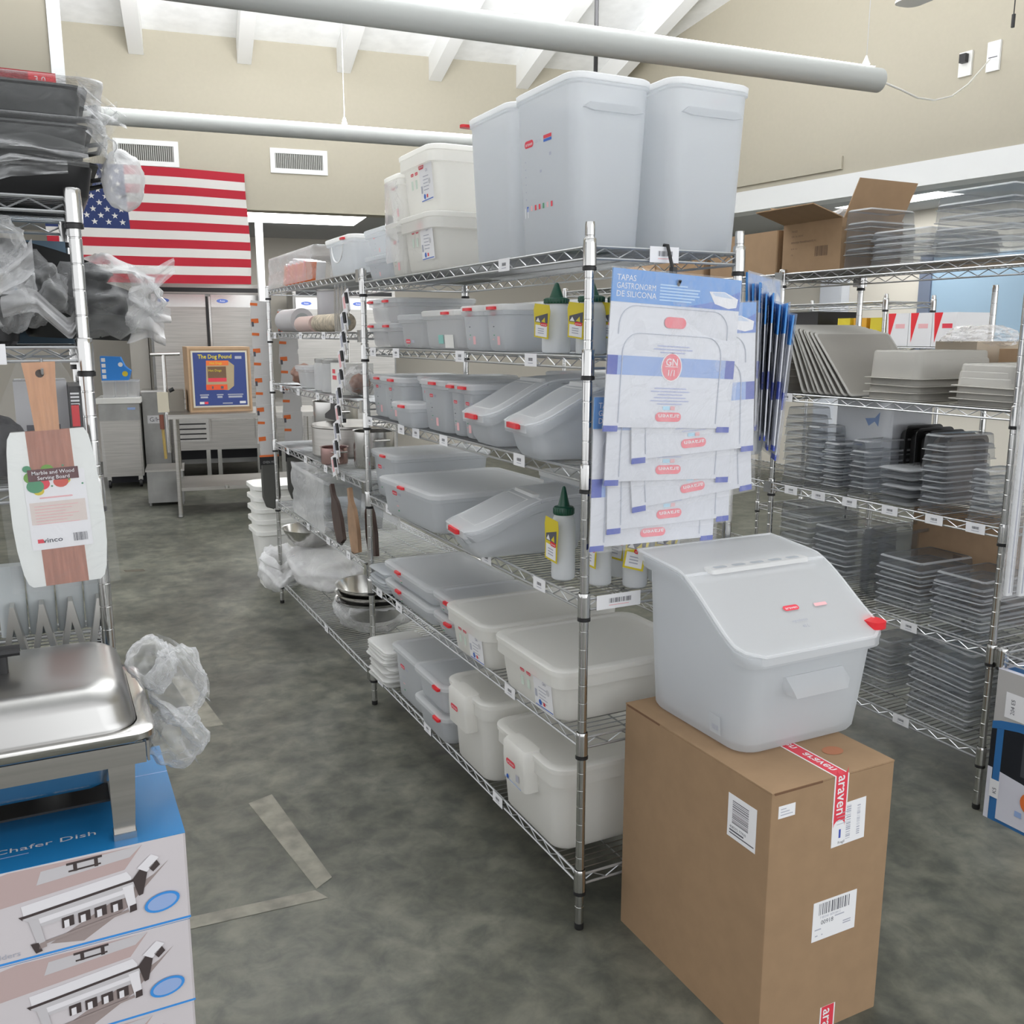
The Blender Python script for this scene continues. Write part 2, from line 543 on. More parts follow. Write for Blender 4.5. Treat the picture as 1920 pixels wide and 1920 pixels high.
# ceiling fan at upper right, one blade tip and its pull chain in view
t = thing('ceiling_fan', 'grey ceiling fan, one blade tip showing at the upper right', 'fan', (3.17, 1.39, 3.46))
fanm = M('fan_blade_grey', (0.50, 0.50, 0.48), 0.5)
for k in range(4):
    m = MB()
    m.loft([rr(0.14, 0.62, -0.08, 0.08, 0.06, 0.0), rr(0.14, 0.62, -0.08, 0.08, 0.06, 0.012)], fanm, True, True)
    m.xf(Matrix.Rotation(math.radians(86 + 90 * k), 4, 'Z')); m.build('blade', t)
m = MB(); m.lathe([(0.02, 0.9), (0.02, 0.14), (0.11, 0.12), (0.13, 0.02), (0.10, -0.06), (0.03, -0.08)], fanm, 18, (0, 0, 0), True, True); m.build('motor', t)
m = MB(); m.tube([(0.03, -0.1, -0.05), (0.03, -0.1, -0.24)], 0.003, black, 5); m.tube([(0.03, -0.1, -0.24), (0.03, -0.1, -0.30)], 0.009, black, 8); m.build('pull_chain', t)
m = MB(); m.cyl((1.24, 2.02, 2.33), (1.24, 2.02, 5.35), 0.0105, black, 10)
tag(m.build('ceiling_rod'), 'thin black rod hanging from the ceiling behind the tall bins', 'rod')

# vents, outlet, switch plate
ventd = M('vent_dark', (0.10, 0.10, 0.09), 0.6)
def vent(s0, s1, z0, z1, label):
    t = thing('wall_vent', label, 'vent', (0, 0, 0), 0, 'air vents on the beige wall')
    t.matrix_world = WF @ Matrix.Translation((s0, 0, z0))
    w, h = s1 - s0, z1 - z0
    m = MB(); b = 0.045
    m.box(0, w, -0.016, 0, 0, b, white); m.box(0, w, -0.016, 0, h - b, h, white)
    m.box(0, b, -0.016, 0, b, h - b, white); m.box(w - b, w, -0.016, 0, b, h - b, white); m.build('frame', t)
    m = MB(); m.box(b, w - b, -0.003, 0, b, h - b, ventd); m.build('backing', t)
    m = MB(); n = 26
    for i in range(n):
        x = b + (w - 2 * b) * (i + 0.5) / n
        m.box(x - 0.0028, x + 0.0028, -0.013, -0.004, b, h - b, M('vent_fin', (0.55, 0.55, 0.52), 0.5))
    m.build('fins', t)
vent(-1.17, -0.60, 3.215, 3.445, 'white louvred wall vent straight above the striped flag')
vent(0.24, 0.79, 3.215, 3.445, 'white louvred wall vent to the right of the flag')
m = rs('', lambda m: (m.box(3.99, 4.09, -0.02, -0.001, 3.53, 3.70, whiteplas), m.box(4.015, 4.065, -0.06, -0.02, 3.62, 3.68, black)), False)
tag(m.build('wall_outlet'), 'white outlet with a black plug high on the right wall', 'outlet')
m = rs('', lambda m: (m.box(4.205, 4.30, -0.02, -0.001, 3.52, 3.72, white), m.box(4.22, 4.285, -0.024, -0.02, 3.61, 3.615, ink)), False)
tag(m.build('cover_plate'), 'white blank plate on the right wall beside the outlet', 'plate')

# flag hung from the soffit: stripes, canton and stars, gently rippled cloth
def flag():
    m = MB()
    fr = M('flag_red', (0.42, 0.012, 0.03), 0.8); fw = M('flag_white', (0.70, 0.68, 0.66), 0.8); fb = M('flag_blue', (0.018, 0.035, 0.13), 0.8)
    X0, X1, Z0, Z1 = -1.80, 0.0, 2.15, 3.20
    def P(a, b, off=0.0):
        y = -0.035 - off - 0.008 * math.sin(9 * a + 2 * b) - 0.007 * math.sin(23 * a - 3 * b) * (1 - b)
        z = Z0 + (Z1 - Z0) * b + 0.02 * math.sin(3.1 * a) * (b - 0.2) - 0.015 * a * b
        return (X0 + (X1 - X0) * a + 0.012 * math.sin(5 * b), y, z)
    for i in range(13):
        b0, b1 = 1 - (i + 1) / 13, 1 - i / 13
        mat = fr if i % 2 == 0 else fw
        a0 = 0.4 if i < 7 else 0.0
        m.grid(lambda u, v: P(a0 + (1 - a0) * u, b0 + (b1 - b0) * v), 24, 2, mat)
    m.grid(lambda u, v: P(0.4 * u, 6 / 13 + 7 / 13 * v), 12, 8, fb)
    for r in range(9):
        for c in range(6 if r % 2 == 0 else 5):
            a = 0.4 * ((2 * c + 1) / 12 if r % 2 == 0 else (2 * c + 2) / 12)
            b = 1 - 7 / 13 * (r + 1) / 10
            pts = []
            for k in range(10):
                rad = 0.030 if k % 2 == 0 else 0.0118
                an = PI / 2 + k * PI / 5
                pts.append(P(a + rad * math.cos(an) / 1.8, b + rad * math.sin(an) / 1.05, 0.003))
            m.face(list(reversed(pts)), fw)
    m.xf(WF)
    tag(m.build('flag'), 'red, white and blue striped flag with stars hung over the kitchen opening', 'flag')
flag()
# ================================================================== wire shelving
def wire_shelf(root, y0, y1, x0, x1, z, coll=True, tags=(), tags_front=(), deck=0.026, hgt=0.036, zig=0.042, corners=True, ym=None):
    """one wire shelf: truss rails on four sides, deck wires across, support rods; collars and price labels are sub-parts"""
    m = MB()
    zt, zb = z, z - hgt
    r = 0.0036
    def truss(a, b):
        a, b = Vector(a), Vector(b)
        d = b - a; L = d.length; d.normalize()
        m.cyl(a + Vector((0, 0, zt - r)), b + Vector((0, 0, zt - r)), r, chrome, 6)
        m.cyl(a + Vector((0, 0, zb + r)), b + Vector((0, 0, zb + r)), r, chrome, 6)
        n = max(2, int(L / zig)); pts = []
        for i in range(n + 1):
            pts.append(a + d * (L * i / n) + Vector((0, 0, (zt - 2 * r) if i % 2 else (zb + 2 * r))))
        m.tube(pts, 0.0021, chrome, 4)
    truss((x0, y0, 0), (x0, y1, 0)); truss((x1, y0, 0), (x1, y1, 0))
    truss((x0, y0, 0), (x1, y0, 0)); truss((x0, y1, 0), (x1, y1, 0))
    n = int((y1 - y0) / deck)
    for i in range(1, n):
        y = y0 + (y1 - y0) * i / n
        m.cyl((x0, y, zt - 0.0018), (x1, y, zt - 0.0018), 0.0017, chromed, 4)
    for k in (0.33, 0.67):
        x = x0 + (x1 - x0) * k
        m.cyl((x, y0, zt - 0.0056), (x, y1, zt - 0.0056), 0.0024, chromed, 5)
    o = m.build('wire_shelf', root)
    if coll:
        for x in (x0, x1):
            for y in ((y0, y1) if corners else (y1,)):
                c = MB()
                c.lathe([(0.0150, -0.052), (0.0172, -0.050), (0.0172, -0.004), (0.0166, 0.004), (0.0166, 0.014), (0.0150, 0.016)], postm, 14, (x, y, z))
                c.lathe([(0.0135, -0.062), (0.0178, -0.061), (0.0178, -0.0525), (0.0135, -0.051)], black, 14, (x, y, z))
                c.build('collar', o)
    for (y, w) in tags:
        c = MB(); X = x0 - 0.006
        c.panel((X, y + w / 2, zt - 0.036), (0, -1, 0), (0, 0, 1), w, 0.036, paper, 0.001)
        barcode(c, (X - 0.0014, y + w * 0.18, zt - 0.021), (0, -1, 0), (0, 0, 1), w * 0.36, 0.009)
        c.panel((X - 0.0012, y + w * 0.2, zt - 0.028), (0, -1, 0), (0, 0, 1), w * 0.4, 0.002, inkpale, 0.0002)
        c.build('price_label', o)
    for (x, w) in tags_front:
        c = MB(); Y = y0 - 0.006
        c.panel((x, Y, zt - 0.036), (1, 0, 0), (0, 0, 1), w, 0.04, paper, 0.001)
        barcode(c, (x + w * 0.28, Y - 0.0014, zt - 0.020), (1, 0, 0), (0, 0, 1), w * 0.5, 0.013)
        c.panel((x + w * 0.28, Y - 0.0012, zt - 0.027), (1, 0, 0), (0, 0, 1), w * 0.45, 0.002, palered, 0.0002)
        c.build('price_label', o)
    return o
def barcode(m, o, u, v, w, h, mat=None, seed=3):
    rnd = random.Random(seed); o, u, v = Vector(o), Vector(u).normalized(), Vector(v).normalized()
    x = 0.0
    while x < w:
        b = w * rnd.choice((0.015, 0.025, 0.04))
        m.face([o + u * x, o + u * min(w, x + b), o + u * min(w, x + b) + v * h, o + u * x + v * h], mat or ink)
        x += b + w * rnd.choice((0.02, 0.03, 0.045))
def post(root, x, y, H):
    m = MB()
    prof = [(0.0127, 0.02)]
    z = 0.07
    while z < H - 0.03:
        prof += [(0.0127, z), (0.0118, z + 0.001), (0.0118, z + 0.003), (0.0127, z + 0.004)]
        z += 0.0508 / 2 if False else 0.0508
    prof += [(0.0127, H - 0.008), (0.0115, H)]
    m.lathe(prof, postm, 14, (x, y, 0), True, True)
    o = m.build('post', root)
    f = MB(); f.lathe([(0.012, 0.0), (0.0135, 0.003), (0.0135, 0.019), (0.011, 0.021)], rubber, 12, (x, y, 0), True, True)
    f.build('foot', o)
    return o
def tags_at(*ys):
    return [(y, 0.072) for y in ys]
ZS = [1.88, 1.61, 1.318, 0.973, 0.58, 0.169]
MW, ML = 0.469, 1.829
main = thing('wire_shelving', 'chrome wire shelving in the centre full of white plastic bins', 'shelving')
for x in (0, MW):
    for y in (0, ML):
        post(main, x, y, 1.935)
wire_shelf(main, 0, ML, 0, MW, ZS[0], tags=tags_at(0.47), tags_front=[(0.175, 0.09)])
wire_shelf(main, 0, ML, 0, MW, ZS[1], tags=tags_at(1.70, 1.42, 0.80, 0.30))
wire_shelf(main, 0, ML, 0, MW, ZS[2], tags=tags_at(1.77, 1.38, 1.22, 0.95, 0.37))
wire_shelf(main, 0, ML, 0, MW, ZS[3], tags=tags_at(1.55, 0.60, 0.24), tags_front=[(0.035, 0.14)])
wire_shelf(main, 0, ML, 0, MW, ZS[4], tags=tags_at(1.70, 1.45, 0.43))
wire_shelf(main, 0, ML, 0, MW, ZS[5], tags=tags_at(1.72, 1.15, 0.52))

far = thing('wire_shelving', 'farther chrome wire shelving with pots, bowls and hanging packets', 'shelving', (0, 0, 0))
Z2 = [1.925, 1.675, 1.375, 1.02, 0.65, 0.157]
for x in (0, MW):
    post(far, x, 3.66, 1.945)
for i, z in enumerate(Z2):
    o = wire_shelf(far, ML + 0.03, 3.66, 0, MW, z, corners=False, tags=[(q, 0.06) for q in ((), (3.5, 2.9, 2.45), (3.4, 3.0, 2.6, 2.35), (3.3, 2.9, 2.5, 2.2), (2.9, 2.5, 2.15), (2.6,))[i]], deck=0.03)
    for x in (0, MW):
        c = MB(); c.box(x - 0.018, x + 0.018, ML + 0.006, ML + 0.045, z - 0.045, z + 0.006, postm); c.build('hook', o)

XR = 1.62
right = thing('wire_shelving', 'chrome wire shelving at right loaded with clear food pans and trays', 'shelving')
ZR = [1.92, 1.418, 1.022, 0.597, 0.22]
for x in (XR, XR + 0.46):
    for y in (-0.043, 1.087):
        post(right, x, y, 1.935)
for i, z in enumerate(ZR):
    wire_shelf(right, -0.043, 1.087, XR, XR + 0.46, z, hgt=0.036, zig=0.045, tags=[(q, 0.075) for q in ((), (1.02,), (0.96, 0.80, 0.63, 0.43, 0.23, 0.06), (0.30,), (0.30, 0.85))[i]])
right2 = thing('wire_shelving', 'chrome wire shelving behind the hanging blue packets holding cardboard boxes', 'shelving')
for x in (XR, XR + 0.46):
    post(right2, x, 2.95, 1.935)
for z in ZR:
    o = wire_shelf(right2, 1.11, 2.95, XR, XR + 0.46, z, corners=False, hgt=0.036, zig=0.045, deck=0.03)
    for x in (XR, XR + 0.46):
        c = MB(); c.box(x - 0.018, x + 0.018, 1.072, 1.118, z - 0.045, z + 0.004, postm); c.build('hook', o)

left = thing('wire_shelving', 'chrome wire shelving at left edge with film wrapped pans', 'shelving')
ZL = [1.929, 1.638, 1.356, 0.93]
LX, LY = -1.157, 0.07
for x in (LX, LX - 1.2):
    for y in (LY, LY + 0.46):
        if x == LX or y == LY:
            post(left, x, y, 1.941)
for i, z in enumerate(ZL):
    wire_shelf(left, LY, LY + 0.46, LX - 1.2, LX, z, hgt=0.034, zig=0.038 if i < 2 else 0.045, tags_front=[(LX - 0.235, 0.093)] if i == 1 else [])
# ================================================================== plastic bins and boxes
def face_frame(side, x0, x1, y0, y1, z0, H, taper):
    """origin (lower-left seen from outside), right, up vectors of a tapered box's face"""
    t = taper
    if side == '-x':
        return Vector((x0 + t - 0.0009, y1 - t, z0)), Vector((0, -1, 0)), Vector((-t, 0, H)).normalized(), (y1 - y0 - 2 * t)
    if side == '-y':
        return Vector((x0 + t, y0 + t - 0.0009, z0)), Vector((1, 0, 0)), Vector((0, -t, H)).normalized(), (x1 - x0 - 2 * t)
def red_clip(parent, side, pos, z, X, w=0.055, mat=None):
    m = MB(); mat = mat or red; h = 0.009; d = 0.012
    if side == '-x':
        m.loft([rr(X - d, X + 0.004, pos - w / 2, pos + w / 2, 0.006, z - h / 2 + k * h, 2) for k in (0, 1)], mat, True, True)
    elif side == '+x':
        m.loft([rr(X - 0.004, X + 0.03, pos - w / 2, pos + w / 2, 0.012, z - h / 2 + k * h, 3) for k in (0, 1)], mat, True, True)
    elif side == '+y':
        m.loft([rr(pos - w / 2, pos + w / 2, X - 0.004, X + 0.022, 0.01, z - h / 2 + k * h, 3) for k in (0, 1)], mat, True, True)
    else:
        m.loft([rr(pos - w / 2, pos + w / 2, X - d, X + 0.004, 0.006, z - h / 2 + k * h, 2) for k in (0, 1)], mat, True, True)
    m.build('clip', parent)
def brand_mark(m, o, u, v, w, h, fill=None, txt=None):
    """red rounded mark with white lettering"""
    m.capsule(o, u, v, w, h, fill or redp)
    n = Vector(u).normalized().cross(Vector(v).normalized()) * 0.0004
    m.text('araven', h * 0.72, Vector(o) + Vector(u).normalized() * (w * 0.12) + Vector(v).normalized() * (h * 0.27) + n, u, v, txt or paper, width=w * 0.76)
def print_small(parent, fr, s=1.0, kind=0):
    """printed mark, scale lines and little icons on a box face"""
    o, u, v, w = fr
    m = MB()
    def at(a, b):
        return o + u * a + v * b
    if kind == 0:      # narrow ends
        brand_mark(m, at(w * 0.30, 0.145 * s), u, v, 0.042 * s, 0.014 * s)
        m.poly(at(w * 0.30 + 0.055 * s, 0.147 * s), u, v, [(0, 0), (0.022 * s, 0), (0.022 * s, 0.010 * s), (0, 0.010 * s)], inkpale)
        for k, c in enumerate((inkpale, ink, inkpale, greenp, palered)):
            m.poly(at(w * (0.30 + 0.05 * (k % 2)), (0.115 - 0.018 * k) * s), u, v, [(0, 0), (0.014 * s, 0), (0.014 * s, 0.004 * s), (0, 0.004 * s)], c)
        m.poly(at(w * 0.52, 0.022 * s), u, v, [(0, 0), (0.026 * s, 0), (0.026 * s, 0.036 * s), (0, 0.036 * s)], palered if s < 0.9 else inkpale)
    elif kind == 1:    # tall bin
        brand_mark(m, at(0.045, 0.287), u, v, 0.052, 0.019)
        m.text('GN 1/1', 0.011, at(0.108, 0.293), u, v, inkpale)
        m.poly(at(0.155, 0.288), u, v, [(0, 0), (0.045, 0), (0.045, 0.007), (0, 0.007)], bluep)
        m.poly(at(0.155, 0.296), u, v, [(0, 0), (0.045, 0), (0.045, 0.009), (0, 0.009)], redp)
        for k in range(6):
            m.poly(at(0.045, 0.25 - 0.02 * k), u, v, [(0, 0), (0.006, 0), (0.006, 0.003), (0, 0.003)], inkpale)
            m.poly(at(0.055, 0.2505 - 0.02 * k), u, v, [(0, 0), (0.07, 0), (0.07, 0.0012), (0, 0.0012)], frost)
        m.poly(at(0.13, 0.213), u, v, [(0, 0), (0.012, 0), (0.012, 0.007), (0, 0.007)], inkpale)
        m.poly(at(0.185, 0.25), u, v, [(0, 0), (0.012, 0), (0.012, 0.008), (0, 0.008)], inkpale)
        for k, c in enumerate((bluep, palered, redp, redp, greenp, palered, redp)):
            m.poly(at(0.05 + 0.023 * k, 0.118), u, v, [(0, 0), (0.01, 0), (0.01, 0.014), (0, 0.014)], c)
        for k in range(2):
            m.poly(at(0.038 + 0.016 * k, 0.10), u, v, [(0, 0), (0.004, 0.003), (0.004, 0.03), (0, 0.026)], paper)
    elif kind == 2:    # low side print: mark then faint rows
        brand_mark(m, at(w * 0.2, 0.7 * s), u, v, 0.05, 0.016)
        m.poly(at(w * 0.2 + 0.06, 0.7 * s + 0.003), u, v, [(0, 0), (0.03, 0), (0.03, 0.01), (0, 0.01)], inkpale)
        for k in range(3):
            m.poly(at(w * (0.25 + 0.02 * k), (0.5 - 0.15 * k) * s), u, v, [(0, 0), (0.03 - 0.008 * k, 0), (0.03 - 0.008 * k, 0.003 + 0.002 * k), (0, 0.003 + 0.001 * k)], (inkpale, palered, greenp)[k])
    m.build('printed_mark', parent)
def gn_sticker(parent, fr, a, b, w=0.115, h=0.125):
    o, u, v, W_ = fr
    m = MB(); n = u.cross(v)
    p = o + u * a + v * b + n * 0.0006
    m.panel(p, u, v, w, h, paper, 0.0006)
    q = p + n * 0.0012
    def at(x, y):
        return q + u * x + v * y
    brand_mark(m, at(-0.004, h - 0.018), u, v, 0.048, 0.017)
    m.text('GN', 0.014, at(0.055, h - 0.03), u, v, inkpale)
    for k in range(5):
        m.poly(at(0.03, h - 0.045 - 0.011 * k), u, v, [(0, 0), (0.05 - 0.004 * (k % 3), 0), (0.05 - 0.004 * (k % 3), 0.0025), (0, 0.0025)], inkpale)
    m.disc(at(0.086, 0.062), u, v, 0.010, 0.010, M('grey_print', (0.6, 0.6, 0.62), 0.6), 12)
    m.poly(at(0.006, 0.028), u, v, [(0, 0), (0.013, 0), (0.013, 0.024), (0, 0.024)], inkpale)
    m.disc(at(0.034, 0.016), u, v, 0.009, 0.009, bluep, 12)
    m.poly(at(0.052, 0.011), u, v, [(0, 0), (0.012, 0), (0.012, 0.011), (0, 0.011)], redp)
    m.poly(at(0.004, 0.001), u, v, [(0, 0), (0.105, 0.003), (0.105, 0.006), (0, 0.003)], bluep)
    # smaller coloured marks printed beside it
    for x in (-0.085, -0.045):
        brand_mark(m, o + u * (a + x) + v * (b + h - 0.03) + n * 0.0008, u, v, 0.028, 0.010)
        m.poly(o + u * (a + x) + v * (b + h - 0.075) + n * 0.0008, u, v, [(0, 0), (0.018, 0), (0.018, 0.03), (0, 0.03)], M('faint_green_print', (0.62, 0.72, 0.64), 0.6))
    m.build('label_sticker', parent)
def tub(name, label, cat, x0, x1, y0, y1, z0, z1, mat=None, lid=None, r=0.03, taper=0.014, clips=(), prn=None, sticker=None,
        group=None, rz=0.0, rim=0.012, liph=0.022, stepped=False, handle=None, lidless=False):
    mat = mat or frost; lid = lid or lidw
    cx, cy = (x0 + x1) / 2, (y0 + y1) / 2
    t = thing(name, label, cat, (cx, cy, z0), rz, group)
    X0, X1, Y0, Y1, H = x0 - cx, x1 - cx, y0 - cy, y1 - cy, z1 - z0
    hb = H - 0.012
    m = MB()
    def ring(ins, z, rr_=None):
        return rr(X0 + ins, X1 - ins, Y0 + ins, Y1 - ins, max(0.006, (rr_ or r) - 0 * ins), z, 5)
    tp = lambda z: taper * (1 - z / H)
    rings = [ring(taper + 0.012, 0.0), ring(taper + 0.004, 0.003), ring(taper, 0.010)]
    rings += [ring(tp(z) , z) for z in ((hb - liph) * 0.5, hb - liph)]
    rings += [ring(-rim * 0.6 if not stepped else -0.004, hb - liph + 0.003), ring(-rim * 0.6, hb - 0.002), ring(0.003, hb)]
    rings += [ring(0.004 + tp(hb - liph), hb - liph), ring(taper + 0.005, 0.012)]
    m.loft(rings, mat, True, True)
    m.build('body', t)
    if not lidless:
        m = MB()
        o_ = -rim
        R = r + 0.008
        rg = lambda ins, z: rr(X0 + ins, X1 - ins, Y0 + ins, Y1 - ins, R, z, 5)
        m.loft([rg(o_ + 0.004, H - 0.020), rg(o_, H - 0.018), rg(o_ - 0.001, H - 0.004), rg(o_ + 0.004, H), rg(o_ + 0.022, H), rg(o_ + 0.027, H - 0.005), rg(o_ + 0.032, H - 0.006)], lid, False, True)
        m.build('lid', t)
    for c in clips:
        side, pos = c[0], c[1]
        zc = H - 0.012 if len(c) < 3 else c[2]
        red_clip(t, side, (pos - cy) if 'x' in side else (pos - cx), zc, {'-x': X0 - rim, '+x': X1 + rim, '-y': Y0 - rim, '+y': Y1 + rim}[side])
    if prn is not None:
        side, kind, s = prn
        print_small(t, face_frame(side, X0, X1, Y0, Y1, 0.004, H, taper), s, kind)
    if sticker is not None:
        gn_sticker(t, face_frame('-x', X0, X1, Y0, Y1, 0.004, H, taper), *sticker)
    return t

# ---- top shelf: three tall bins
z = ZS[0] + 0.001
def tall(label, x0, x1, y0, y1, clip, prn=None):
    t = tub('storage_bin', label, 'bin', x0, x1, y0, y1, z, z + 0.437, frost, frostl, 0.038, 0.016, [clip] if clip else [], prn, group='tall bins on the top shelf', rim=0.006, liph=0.016)
    m = MB(); w = x1 - x0
    a = -w / 2 + 0.03
    m.loft([[(a, -(y1 - y0) / 2 + 0.0065 + dy, zz) for zz in (0.352,)] + [(a + 0.02, -(y1 - y0) / 2 + 0.0065 + dy, 0.366), (-a - 0.02, -(y1 - y0) / 2 + 0.0065 + dy, 0.366), (-a, -(y1 - y0) / 2 + 0.0065 + dy, 0.352), (-a - 0.03, -(y1 - y0) / 2 + 0.0065 + dy, 0.346), (a + 0.03, -(y1 - y0) / 2 + 0.0065 + dy, 0.346)] for dy in (0, -0.012)], frost, False, True)
    m.build('handle', t)
    return t
tall('tall white bin with printed marks, middle one on the top shelf', 0.02, 0.262, 0.125, 0.462, None, ('-x', 1, 1.0))
tall('tall white bin nearest the right post of the top shelf', 0.277, 0.535, 0.055, 0.392, ('+x', 0.20))
tall('tall white bin, leftmost of the three on the top shelf', 0.02, 0.262, 0.476, 0.785, ('+y', 0.03))
# ---- top shelf: stacked food boxes
for k, (a, b) in enumerate(((z, z + 0.195), (z + 0.196, z + 0.410))):
    tub('food_box', 'large milky food box with sticker, %s of the pair beside the tall bins' % ('lower', 'upper')[k], 'food box', -0.012, 0.46, 1.0, 1.325, a, b, milk, milk, 0.045, 0.018,
        sticker=(0.17, 0.035), group='milky food boxes on the top shelf', liph=0.045)
    tub('food_box', 'narrow film wrapped milky food box, %s of the pair beside the large boxes' % ('lower', 'upper')[k], 'food box', 0.0, 0.32, 1.338, 1.512, a, b - (0, 0.045)[k], milk, milk, 0.03, 0.014,
        prn=('-x', 0, 0.8), group='narrow film wrapped food boxes', liph=0.03)
    tub('food_box', 'small clear food box, %s of the pair by the far post of the top shelf' % ('lower', 'upper')[k], 'food box', 0.01, 0.33, 1.53, 1.81, z + 0.094 * k, z + 0.0935 + 0.094 * k + 0.012 * k, frost_c, frost_c, 0.03, 0.012,
        prn=('-x', 0, 0.45), group='small clear boxes by the far post')
m = MB()
m.loft([rr(-0.012, 0.335, 1.331, 1.5185, 0.03, q, 5) for q in (z + 0.05, z + 0.15, z + 0.20, z + 0.30, z + 0.345)], bagfilm)
tag(m.build('shrink_film'), 'glossy shrink film around the narrow food boxes on the top shelf', 'film')
# ---- second shelf
z = ZS[1] + 0.001
spec = [(0.487, 0.655, 'nearest the green-capped bottles'), (0.667, 0.835, 'second from the green-capped bottles')]
for y0, y1, wh in spec:
    tub('food_box', 'tall narrow clear box with red clip and white lid, %s' % wh, 'food box', 0.012, 0.335, y0, y1, z, z + 0.142, frost_c, lidw, 0.03, 0.010, [('-x', (y0 + y1) / 2)], ('-x', 0, 0.72), group='clipped boxes on the second shelf', rim=0.008)
tub('food_box', 'wide clear box with a plain white sticker, second shelf', 'food box', 0.012, 0.335, 0.85, 1.175, z, z + 0.134, frost_t, lidw, 0.03, 0.010, [('-x', 0.93)], None, group='clear boxes on the second shelf')
m = MB(); m.panel((0.0185, 0.98, z + 0.006), (0, -1, 0), (-0.01, 0, 0.13), 0.075, 0.045, whiteplas); m.panel((0.0185, 1.04, z + 0.02), (0, -1, 0), (-0.01, 0, 0.13), 0.045, 0.03, M('teal_print', (0.25, 0.55, 0.5), 0.6))
tag(m.build('sticker'), 'plain white and teal sticker on the wide clear box, second shelf', 'sticker')
tub('food_box', 'clear box with low round red mark on the second shelf', 'food box', 0.012, 0.335, 1.19, 1.43, z, z + 0.125, frost_t, frost_c, 0.03, 0.010, (), ('-x', 2, 0.02), group='clear boxes on the second shelf')
for i, (y0, y1) in enumerate(((1.445, 1.62), (1.635, 1.81))):
    for k in (0, 1):
        tub('food_box', 'small clipped clear box, %s of the %s pair by the far post, second shelf' % (('lower', 'upper')[k], ('nearer', 'farther')[i]), 'food box', 0.02, 0.34, y0, y1, z + 0.097 * k, z + 0.096 + 0.097 * k,
            frost_t, frost_c, 0.025, 0.010, [('-x', (y0 + y1) / 2 + 0.03)], None, group='small clear boxes on the second shelf')
for i, (y0, y1) in enumerate(((0.55, 0.82), (0.83, 1.10), (1.11, 1.38))):
    tub('food_box', 'clear box with white lid at the back of the second shelf, %s' % ('nearest', 'middle', 'farthest')[i], 'food box', 0.345, 0.60, y0, y1, z, z + 0.165, frost_t, lidw, 0.03, 0.010, group='boxes at the back of the second shelf')
# ---- third shelf
z = ZS[2] + 0.001
rows = [(1.64, 1.852, 0.176, 0.022, 'against the far post'), (1.385, 1.632, 0.178, 0.0, 'second from the far post'), (1.20, 1.372, 0.188, 0.06, 'third from the far post'), (0.948, 1.188, 0.186, 0.0, 'fourth from the far post')]
for y0, y1, h, dx, wh in rows:
    tub('food_box', 'tall frosted box with red clip on the third shelf, %s' % wh, 'food box', 0.005 + dx, 0.35 + dx, y0, y1, z, z + h, frost, frostl, 0.035, 0.012, [('-x', (y0 + y1) / 2 - 0.03)], ('-x', 0, 0.82), group='frosted boxes on the third shelf')
tub('food_box', 'small low frosted box standing in front of the tall ones, third shelf', 'food box', -0.035, 0.06, 1.19, 1.375, z, z + 0.092, frost, frostl, 0.02, 0.008, [('-x', 1.25)], group='small boxes on the third shelf')
for i, (y0, y1) in enumerate(((0.845, 0.937), (0.745, 0.836))):
    tub('food_box', 'slim frosted box with wide red clip, %s of two on the third shelf' % ('left', 'right')[i], 'food box', 0.012, 0.36, y0, y1, z, z + 0.182, frost, frostl, 0.022, 0.010, [('-x', (y0 + y1) / 2)], ('-x', 0, 0.75), group='slim boxes on the third shelf')
for i, (y0, y1) in enumerate(((0.62, 0.92), (0.28, 0.58), (0.02, 0.26))):
    tub('food_box', 'broad frosted box with red clip at the back of the third shelf, %s' % ('farthest', 'middle', 'nearest')[i], 'food box', 0.385, 0.64, y0, y1, z, z + 0.215 - 0.012 * i, frost, frostl, 0.03, 0.012, [('-x', (y0 + y1) / 2)], group='broad boxes at the back of the third shelf')

